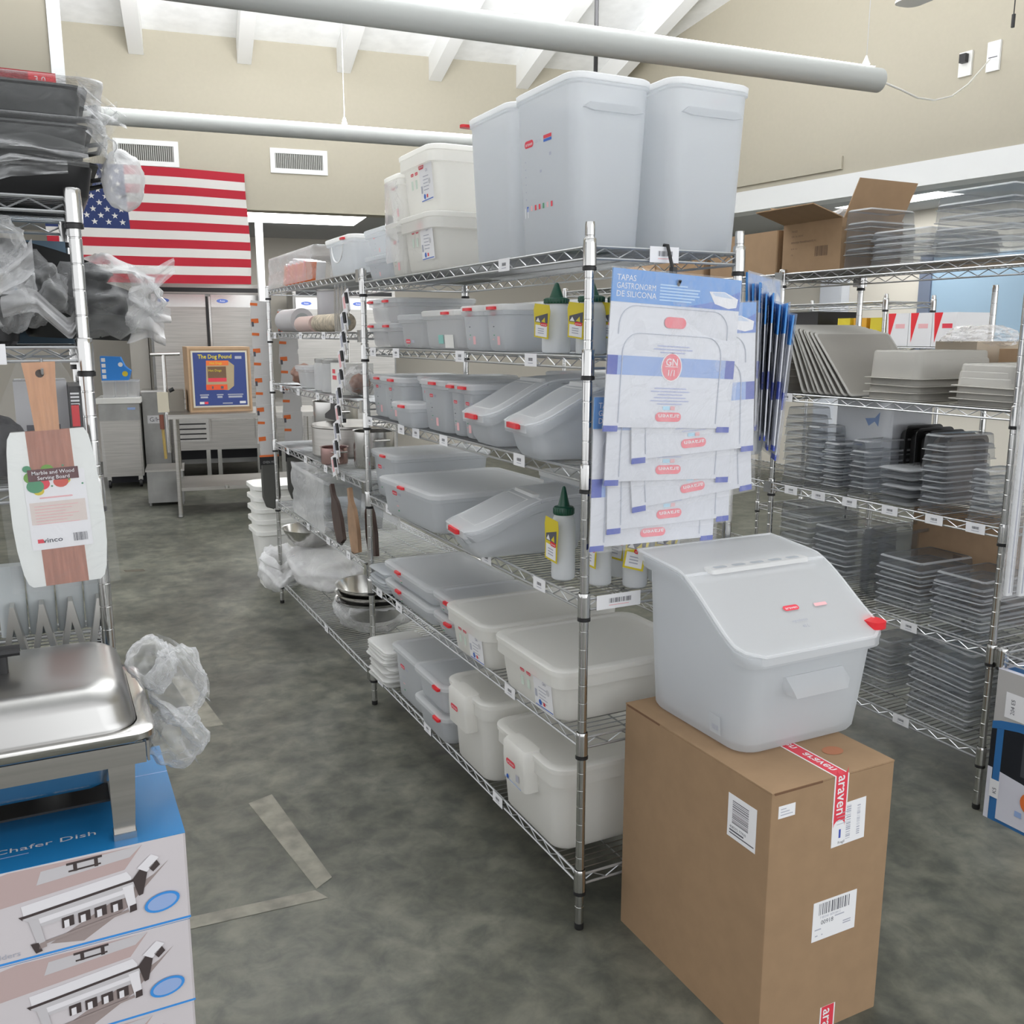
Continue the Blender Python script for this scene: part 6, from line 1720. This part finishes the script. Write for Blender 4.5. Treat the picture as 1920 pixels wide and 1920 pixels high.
# refrigerators
def fridge(label, x, y, w, ndoor):
    t = kt('refrigerator', label, 'refrigerator', x, y, 0.0, 'stainless refrigerators')
    m = MB(); m.box(0, w, 0, 0.8, 0.14, 2.24, steel_d); m.build('cabinet_body', t)
    m = MB(); m.box(0.0, w, -0.012, -0.0005, 2.135, 2.235, steel); m.box(0.04, w - 0.04, -0.014, -0.012, 2.15, 2.20, black); m.build('grille', t)
    dw = w / ndoor
    for k in range(ndoor):
        d = MB(); d.box(dw * k + 0.03, dw * (k + 1) - 0.03, -0.05, -0.002, 0.2, 2.125, steel); dd = d.build('door', t)
        d = MB(); d.box(dw * k + 0.03, dw * (k + 1) - 0.03, -0.054, -0.0505, 1.98, 2.12, steel_l); d.build('header_panel', dd)
        d = MB(); d.disc((dw * k + 0.16, -0.0555, 2.05), (1, 0, 0), (0, 0, 1), 0.065, 0.024, M('badge_blue', (0.10, 0.16, 0.48), 0.4), 18); d.text('Asta', 0.032, (dw * k + 0.16, -0.0562, 2.04), (1, 0, 0), (0, 0, 1), paper, 'CENTER'); d.build('badge', dd)
        d = MB(); d.box(dw * (k + 1) - 0.028 if k % 2 == 0 else dw * k + 0.004, dw * (k + 1) - 0.006 if k % 2 == 0 else dw * k + 0.026, -0.085, -0.03, 0.6, 2.1, black if k % 2 == 0 else steel_l); d.build('handle', dd)
    for a in (0.06, w - 0.06):
        m = MB(); caster(m, a, 0.06, 0.14); m.build('caster', t)
fridge('tall two-door stainless refrigerator below the flag', -0.07, 9.62, 1.30, 2)
fridge('tall stainless refrigerator seen through the farther shelving', 1.66, 9.9, 1.30, 2)
# ================================================================== right shelving
def pan_mesh(w, d, h, inv=True, mats=None, r=0.025, name='food_pan', e=0.0):
    """food pan lying upside down: closed face on top, rim at the bottom (front faces -x; w along y, d along x)"""
    a, b = mats or (pc, pcrim)
    m = MB()
    q = lambda i, z, rr_=r: rr(i, d - i, -w / 2 + i, w / 2 - i, rr_, z, 4)
    m.loft([q(e + 0.0035, 0.004), q(e + 0.0050, h * 0.5), q(e + 0.007, h - 0.008), q(e + 0.009, h - 0.003), q(e + 0.014, h)], a, False, True)
    m.loft([q(e + 0.005, 0.001), q(0.0, 0.0), q(-0.001, 0.0015), q(0.001, 0.003), q(e + 0.0045, 0.0035)], b)
    m.loft([q(e + 0.0072, h - 0.006), q(e + 0.0086, h - 0.0026), q(e + 0.0130, h + 0.0008), q(e + 0.016, h + 0.0006)], b)
    me = m.build('_' + name)
    mesh = me.data
    bpy.data.objects.remove(me)
    return mesh
_pm = {}
def pan_stack(n, x, y0, y1, d, z, h, step, where, mats=None, name='food_pan', kind='clear pan', tilt=0.0, grp=None, jit=0.004, seed=1, rz0=0.0):
    w = y1 - y0
    key = (round(w, 3), d, h, str(mats))
    if key not in _pm:
        _pm[key] = pan_mesh(w, d, h, True, mats, 0.032 if mats else 0.012, e=0.014 if mats else 0.0)
    rnd = random.Random(seed)
    for i in range(n):
        o = bpy.data.objects.new(name, _pm[key]); COL.objects.link(o)
        o.location = (x + rnd.uniform(-jit, jit), (y0 + y1) / 2 + rnd.uniform(-jit, jit), z + step * i)
        o.rotation_euler = (tilt * i / max(1, n - 1) + rnd.uniform(-0.012, 0.012), 0, rz0 + rnd.uniform(-0.03, 0.03))
        tag(o, '%s %s, %s' % (kind, where, 'alone' if n == 1 else ordn(n - 1 - i, n)), 'food pan', grp or 'pans ' + where)
XF = XR + 0.012
z = ZR[0] + 0.001
pan_stack(4, XF, 0.64, 0.775, 0.26, z, 0.0733, 0.0489, 'in the narrow stack beside the open box', seed=2)
pan_stack(5, XF, 0.365, 0.635, 0.40, z, 0.0341, 0.0227, 'in the low middle stack on the top right shelf', seed=3)
pan_stack(5, XF, 0.045, 0.355, 0.40, z, 0.0640, 0.0427, 'in the wide stack on the top right shelf', seed=4)
# open cardboard box and its neighbours
t = thing('open_carton', 'open cardboard box with raised flaps on the top right shelf', 'carton', (XR + 0.03, 0, z))
bx0, bx1, by0, by1, bh = 0, 0.34, 0.80, 1.13, 0.20
m = MB()
for q in ((bx0, bx0 + 0.005, by0, by1), (bx1 - 0.005, bx1, by0, by1), (bx0 + 0.005, bx1 - 0.005, by0, by0 + 0.005), (bx0 + 0.005, bx1 - 0.005, by1 - 0.005, by1)):
    m.box(*q, 0, bh, card)
m.box(bx0 + 0.005, bx1 - 0.005, by0 + 0.005, by1 - 0.005, 0, 0.004, card); m.build('carton_walls', t)
m = MB(); m.obox((bx0, by0, bh), (0, by1 - by0, 0), (-0.14, 0.02, 0.045), (0.0, 0, 0.004), card); m.build('flap', t)
m = MB(); m.obox((bx0 + 0.01, by0, bh), (bx1 - 0.02, 0, 0), (0.02, -0.05, 0.145), (0, 0.004, 0.001), card); m.build('flap', t)
m = MB(); m.obox((bx0 + 0.01, by1, bh), (bx1 - 0.02, 0, 0), (0, 0.10, 0.08), (0, 0.002, 0.004), card); m.build('flap', t)
m = MB(); U, V = Vector((0, -1, 0)), Vector((0, 0, 1)); o = Vector((bx0 - 0.0006, by1, 0))
for k, (s, sz, q) in enumerate((('PANES', 0.012, 0.165), ('GN 1/6 100 PC', 0.011, 0.145), ('BANDEJA TRANSPARENTE PC', 0.011, 0.120), ('N.W. 4.2', 0.010, 0.095), ('1/6', 0.011, 0.070))):
    m.text(s, sz, o + U * 0.05 + V * q, U, V, M('carton_ink', (0.14, 0.09, 0.06), 0.8))
barcode(m, o + U * 0.19 + V * 0.06, U, V, 0.07, 0.04, MATS['carton_ink'], 9); m.build('print', t)
m = crumple((XR + 0.20, 0.95, z + 0.21), (0.10, 0.13, 0.05), 95, bagfilm, 0.4)
tag(m.build('plastic_film', angle=180), 'clear film bunched inside the open cardboard box', 'film')
def carton(label, x0, x1, y0, y1, z0, z1, mat=card, prt=None):
    t = thing('carton', label, 'carton', (x0, y0, z0), 0)
    m = MB(); m.loft([rr(0, x1 - x0, 0, y1 - y0, 0.004, q, 1) for q in (0, z1 - z0)], mat, True, True); m.build('carton_walls', t)
    m = MB(); m.box(0.0, x1 - x0, (y1 - y0) / 2 - 0.001, (y1 - y0) / 2 + 0.001, z1 - z0, z1 - z0 + 0.0006, card_d)
    m.box(-0.0006, 0, (y1 - y0) * 0.62 - 0.04, (y1 - y0) * 0.62, (z1 - z0) * 0.5, (z1 - z0) * 0.55, prt or card_d); m.build('seam', t)
    return t
carton('brown cardboard box left of the open box on the top right shelf', XR + 0.03, XR + 0.40, 1.165, 1.62, z, z + 0.185, card, M('carton_ink', (0, 0, 0)))
carton('brown cardboard box farther along the top right shelf', XR + 0.02, XR + 0.36, 1.66, 2.05, z, z + 0.17, card)
carton('tall pale cardboard box farthest along the top right shelf', XR + 0.05, XR + 0.40, 2.10, 2.45, z, z + 0.30, card_l)
# leaning grey trays
traym = M('grey_tray', (0.36, 0.345, 0.315), 0.55, spec=0.4)
trayedge = M('tray_edge', (0.50, 0.49, 0.46), 0.5)
z = ZR[1] + 0.001
for k in range(9):
    a = k / 8
    yb = 0.945 - 0.255 * a; yt = 1.075 - 0.165 * a; dz = 0.285 - 0.035 * a
    t = thing('serving_tray', 'grey tray in the leaning row on the right shelving, %s' % ['leftmost', 'second from left', 'third from left', 'fourth from left', 'fifth from left', 'fourth from right', 'third from right', 'second from right', 'rightmost'][k], 'tray', (XF + 0.004 * (k % 3), yb, z), 0, 'leaning trays')
    ang = math.atan2(yt - yb, dz); Ln = math.hypot(yt - yb, dz)
    m = MB()
    q = lambda i, y: [(p[0], y, p[1]) for p in rr(i, 0.43 - i, i, Ln - i, 0.014, 0, 4)]
    m.loft([q(0.02, 0.005), q(0.005, 0.002), q(0.0, 0.0)], traym, True, False); m.loft([q(0.0, 0.0), q(-0.001, -0.003), q(0.0, -0.006), q(0.006, -0.007), q(0.008, -0.005)], trayedge); m.loft([q(0.008, -0.005), q(0.022, 0.002)], traym, False, True)
    m.xf(Matrix.Rotation(-ang, 4, 'X')); m.build('tray_body', t)
tan = (M('tan_grey_pan', (0.44, 0.425, 0.39), 0.5), M('tan_grey_rim', (0.42, 0.405, 0.37), 0.5))
pan_stack(4, XF, 0.365, 0.635, 0.44, z, 0.105, 0.027, 'in the grey stack beside the leaning trays', tan, kind='opaque grey pan', seed=5)
pan_stack(4, XF, -0.030, 0.240, 0.44, z, 0.078, 0.022, 'in the grey stack at the right post', tan, kind='opaque grey pan', seed=6, tilt=0.015)
pan_stack(5, XF, 1.125, 1.33, 0.40, z, 0.15, 0.030, 'in the grey stack behind the hanging blue packets', tan, kind='opaque grey pan', seed=7)
# third level
z = ZR[2] + 0.001
pan_stack(9, XF, 0.925, 1.045, 0.16, z, 0.0529, 0.0353, 'in the tallest narrow stack, third level right', seed=8)
pan_stack(7, XF, 0.825, 0.918, 0.16, z, 0.0529, 0.0353, 'in the second narrow stack, third level right', seed=9)
pan_stack(7, XF - 0.004, 0.715, 0.818, 0.16, z, 0.0410, 0.0273, 'in the third narrow stack, third level right', seed=10)
pan_stack(5, XF, 0.560, 0.668, 0.26, z, 0.0627, 0.0418, 'in the deep stack left of the flat covers', seed=11)
pan_stack(7, XF, 0.215, 0.325, 0.27, z, 0.0570, 0.0380, 'in the deep stack right of the flat covers', seed=12)
pan_stack(5, XF, 0.010, 0.118, 0.17, z, 0.0504, 0.0336, 'in the short stack at the right post, third level', seed=13)
for k in range(9):
    m = MB(); m.loft([rr(0, 0.24, -0.075, 0.075, 0.02, 0, 3), rr(-0.004, 0.244, -0.079, 0.079, 0.02, 0.005, 3), rr(0.012, 0.228, -0.063, 0.063, 0.015, 0.012, 3)], pc if k % 2 else pcrim, True, True)
    rnd = random.Random(k); o = m.build('pan_cover', None, (XF + 0.008 + rnd.uniform(-0.01, 0.01), 0.44 + rnd.uniform(-0.012, 0.012), z + 0.0165 * k), rnd.uniform(-0.08, 0.08))
    tag(o, 'clear flat pan cover in the pile between the deep stacks, %s' % ordn(8 - k, 9), 'pan cover', 'flat covers on the right shelving')
blackpc = (M('black_pan', (0.02, 0.02, 0.02), 0.35), M('black_pan_rim', (0.025, 0.025, 0.025), 0.35))
brownpc = (M('brown_pan', (0.13, 0.095, 0.07), 0.4), M('brown_pan_rim', (0.16, 0.12, 0.09), 0.4))
def upright(label, x, y, z0, mats, w=0.32, h=0.27, dp=0.06):
    t = thing('upright_pan', label, 'food pan', (x, y, z0), 0, 'pans standing on edge')
    m = MB(); q = lambda i, yy: [(p[0], yy, p[1]) for p in rr(i, w - i, i, h - i, 0.03, 0, 4)]
    m.loft([q(0.03, dp), q(0.02, dp - 0.004), q(0.012, 0.006), q(0.0, 0.004), q(0.0, 0.0), q(0.014, 0.0), q(0.024, dp - 0.008)], mats[0], True, True); m.build('pan_body', t)
for k in range(5):
    upright('dark pan standing on edge behind the clear stacks, %s from left' % ['first', 'second', 'third', 'fourth', 'fifth'][k], XR + 0.20 if k < 5 else 0, 0.56 - 0.052 * k, z, (blackpc, blackpc, blackpc, brownpc, brownpc)[k], 0.22, 0.285 - 0.006 * k, 0.045)
t = carton('white carton with a blue splash behind the clear stacks', XR + 0.19, XR + 0.42, 0.62, 0.92, z, z + 0.37, M('white_carton_print', (0.80, 0.82, 0.86), 0.6), paleblue)
m = MB(); m.poly((-0.0008, 0.12, 0.27), (0, -1, 0), (0, 0, 1), [(0, 0.0), (0.03, 0.02), (0.05, 0.0), (0.055, 0.06), (0.03, 0.035), (-0.02, 0.03)], paleblue); m.build('print', t)
# fourth level
z = ZR[3] + 0.001
pan_stack(7, XF, 0.855, 1.045, 0.30, z, 0.0690, 0.0460, 'in the first wide stack, fourth level right', seed=14)
pan_stack(6, XF, 0.648, 0.845, 0.30, z, 0.0646, 0.0431, 'in the second wide stack, fourth level right', seed=15)
pan_stack(6, XF, 0.278, 0.492, 0.30, z, 0.0519, 0.0346, 'in the third wide stack, fourth level right', seed=16)
pan_stack(6, XF, 0.018, 0.236, 0.30, z, 0.0496, 0.0331, 'in the wide stack at the right post, fourth level', seed=17)
upright('large clear pan standing on edge between the wide stacks, left one', XF + 0.05, 0.575, z, (pc, pcrim), 0.36, 0.31, 0.06)
upright('large clear pan standing on edge between the wide stacks, right one', XF + 0.06, 0.515, z, (pc, pcrim), 0.36, 0.29, 0.055)
carton('brown cardboard box at the back of the fourth level, right shelving', XR + 0.33, XR + 0.45, 0.06, 0.60, z, z + 0.375, card_l)
# bottom level
z = ZR[4] + 0.001
pan_stack(8, XF, 0.032, 0.305, 0.36, z, 0.0582, 0.0388, 'in the leaning bottom stack at the right post', tilt=0.09, seed=18, jit=0.008)
pan_stack(6, XF + 0.05, 0.430, 0.66, 0.30, z, 0.0554, 0.0369, 'in the bottom stack behind the ingredient bin', seed=19)
pan_stack(6, XF, 0.72, 1.02, 0.30, z, 0.0554, 0.0369, 'in the bottom stack at the far post', seed=20)
# ---- shelving at the right edge of the view, bundle of white lengths, printed box
edge = thing('wire_shelving', 'chrome wire shelving at the right edge, seen above the blue printed box', 'shelving')
for x in (XR, XR + 0.46):
    post(edge, x, -1.25, 1.935)
for zz in (0.597,):
    o = wire_shelf(edge, -1.25, -0.085, XR, XR + 0.46, zz, corners=False, hgt=0.036, zig=0.06, tags=[(-0.22, 0.08)])
    c = MB(); c.box(XR - 0.012, XR + 0.012, -0.10, -0.062, zz - 0.04, zz + 0.004, postm); c.build('hook', o)
for k in range(4):
    t = thing('shelf_edging', 'white shelf edging length in the bundle at the right, %s' % ['leftmost', 'second from left', 'third from left', 'rightmost'][k], 'edging', (1.565 + 0.034 * k, -0.118 - 0.022 * k, 0.815), 0, 'bundle of white lengths')
    m = MB(); m.loft([rr(-0.016, 0.016, -0.008, 0.008, 0.006, q, 3) for q in (0.0, 0.006, 1.10)], M('edging_white', (0.74, 0.75, 0.76), 0.35), True, True); m.build('length', t)
    m = MB(); m.box(-0.010, -0.004, -0.0088, -0.0082, 0.01, 1.09, inkpale); m.box(0.004, 0.008, -0.0088, -0.0082, 0.01, 1.09, M('groove_grey', (0.5, 0.5, 0.53), 0.5)); m.build('groove', t)
m = wrap_box(1.538, 1.70, -0.205, -0.088, 0.795, 1.90, 23, bagfilm, 0.006)
tag(m.build('clear_sleeve', angle=180), 'clear sleeve around the bundle of white lengths at right', 'film')
t = thing('printed_box', 'big printed box with blue arch and orange disc on the floor at right', 'box', (1.60, -0.088, 0.0))
pw, ph, pd = 0.46, 0.545, 0.40
m = MB(); m.loft([rr(0, pd, -pw, 0, 0.003, q, 1) for q in (0, ph)], M('box_grey_card', (0.44, 0.43, 0.42), 0.5), True, True); m.build('carton', t)
m = MB(); U, V = Vector((0, -1, 0)), Vector((0, 0, 1)); O = Vector((0, 0, 0))
def P(pts, mat, k=1):
    m.poly((-0.0006 * k, 0, 0), U, V, pts, mat)
lil = M('box_lilac_white', (0.66, 0.66, 0.74), 0.45); bl = M('box_arch_blue', (0.03, 0.15, 0.38), 0.4); bk = M('box_photo_black', (0.012, 0.014, 0.02), 0.35)
arc = lambda r0, cx, cy, a0, a1, n=14, sy=1.0: [(cx + r0 * math.cos(math.radians(a0 + (a1 - a0) * i / n)), cy + sy * r0 * math.sin(math.radians(a0 + (a1 - a0) * i / n))) for i in range(n + 1)]
P([(0.0, 0.0), (pw, 0.0), (pw, 0.355), (0.38, 0.378), (0.23, 0.388), (0.10, 0.380), (0.03, 0.366), (0.0, 0.355)], bl, 1)
P([(0.0, 0.15), (0.46, 0.15), (0.46, 0.325), (0.38, 0.347), (0.23, 0.357), (0.10, 0.350), (0.03, 0.337), (0.0, 0.328)], bk, 2)
P([(0.020, 0.0), (0.046, 0.0), (0.046, 0.340), (0.020, 0.334)], bl, 3)
P([(0.046, 0.012), (pw, 0.012), (pw, 0.05), (0.33, 0.105), (0.22, 0.150), (0.13, 0.176), (0.046, 0.186)], lil, 4)
P([(0.0, 0.0), (0.018, 0.0), (0.018, 0.19), (0.0, 0.19)], lil, 4)
m.disc((-0.0048, -0.175, 0.118), U, V, 0.045, 0.042, orangep, 22); m.text('x2', 0.028, (-0.0052, -0.150, 0.125), U, V, yellowp)
for k in range(3):
    P(R_(0.115 + 0.05 * k, 0.14 + 0.05 * k, 0.055, 0.075), (paleblue, palered, bluep)[k], 8)
for k in range(5):
    P(R_(0.12 + 0.03 * k, 0.135 + 0.03 * k, 0.20, 0.33 - 0.01 * k), M('box_photo_grey', (0.06, 0.065, 0.075), 0.4), 5)
P(R_(0.015, 0.05, 0.085, 0.15), paper, 7)
m.text('K5', 0.02, (-0.006, -0.042, 0.10), V, -U, ink)
P(R_(0.04, 0.30, 0.385, 0.475), paper, 2)
m.text('204 E5', 0.020, (-0.0022, -0.075, 0.40), V, -U, ink)
barcode(m, (-0.0022, -0.13, 0.405), U, V, 0.05, 0.05, inkpale, 12)
m.build('front_print', t)
m = MB(); m.box(0.0, pd, -pw, 0, ph, ph + 0.0008, lil); m.box(0.02, 0.10, -0.44, -0.02, ph + 0.0008, ph + 0.0012, bl); m.poly((0.18, -0.10, ph + 0.0014), (0, -1, 0), (1, 0, 0), [(0, 0), (0.06, 0), (0.06, 0.02), (0, 0.02)], redp); m.build('top_print', t)

# ================================================================== beyond the right shelving
back = thing('wire_shelving', 'dark wire shelving by the annex wall with the black carton', 'shelving')
for x in (3.2, 3.6):
    for y in (1.95, 2.95):
        post(back, x, y, 1.90)
for zz in (1.86, 1.597, 0.5):
    wire_shelf(back, 1.95, 2.95, 3.2, 3.6, zz, deck=0.04, zig=0.08)
low = thing('wire_shelving', 'low wire shelving carrying the red and white cartons', 'shelving')
for x in (3.15, 3.55):
    for y in (1.50, 1.92):
        post(low, x, y, 1.60)
wire_shelf(low, 1.50, 1.92, 3.15, 3.55, 1.597, deck=0.04, zig=0.08)
for k in range(3):
    y = 1.46 + 0.158 * k
    t = thing('carton', 'white carton with red corner behind the grey trays, %s of three' % ['right', 'middle', 'left'][k], 'carton', (3.2, y, 1.601), 0, 'red and white cartons')
    m = MB(); m.box(0, 0.28, 0, 0.155, 0, 0.185, paper); m.build('carton_walls', t)
    m = MB(); m.poly((-0.0006, 0.165, 0), (0, -1, 0), (0, 0, 1), [(0.03, 0.02), (0.075, 0.185), (0.02, 0.185)], red); m.poly((-0.0006, 0.165, 0), (0, -1, 0), (0, 0, 1), [(0.075, 0.10), (0.14, 0.10), (0.14, 0.125), (0.075, 0.125)], (palered, redp)[k == 0]); m.build('print', t)
for k in range(3):
    m = MB(); m.box(0, 0.2, 0, 0.10, 0, 0.165, (yellowp, M('amber_card', (0.70, 0.36, 0.03), 0.5), yellowp)[k]); o = m.build('carton', None, (3.25, 2.0 + 0.13 * k, 1.601)); tag(o, 'yellow carton in the row behind the grey trays, %s' % ['nearest', 'middle', 'farthest'][k], 'carton', 'yellow cartons')
m = MB(); m.box(0, 0.35, 0, 0.40, 0, 0.21, black); o = m.build('carton', None, (3.22, 2.50, 1.601)); tag(o, 'black carton on the dark wire shelving by the annex wall', 'carton')
rear = thing('wire_shelving', 'chrome wire shelving standing behind the right one, its post rising past the grey pans', 'shelving')
for y in (-0.6, 0.765):
    post(rear, 2.55, y, 1.880)
wire_shelf(rear, -0.6, 0.765, 2.12, 2.55, 1.40, deck=0.04, zig=0.08)
wire_shelf(rear, -0.6, 0.765, 2.12, 2.55, 0.30, deck=0.04, zig=0.08)
t = thing('carton', 'tan carton in film just behind the grey trays', 'carton', (2.18, 0.55, 1.402))
m = MB(); m.box(0, 0.30, 0, 0.20, 0, 0.235, M('tan_carton', (0.50, 0.43, 0.34), 0.8)); m.build('carton_walls', t)
m = MB(); crumple((0.15, 0.10, 0.25), (0.17, 0.13, 0.05), 101, bagfilm, 0.4, m=m); m.build('film', t)
t = carton('brown flat carton behind the right post, blue window beyond', 2.18, 2.50, 0.02, 0.45, 1.402, 1.610, card_l)
m = MB()
for k in range(6):
    m.box(-0.0012, -0.0004, 0.02 + 0.03 * k, 0.03 + 0.03 * k, 0.15, 0.215, (ink, paper)[k % 2])
m.build('print', t)
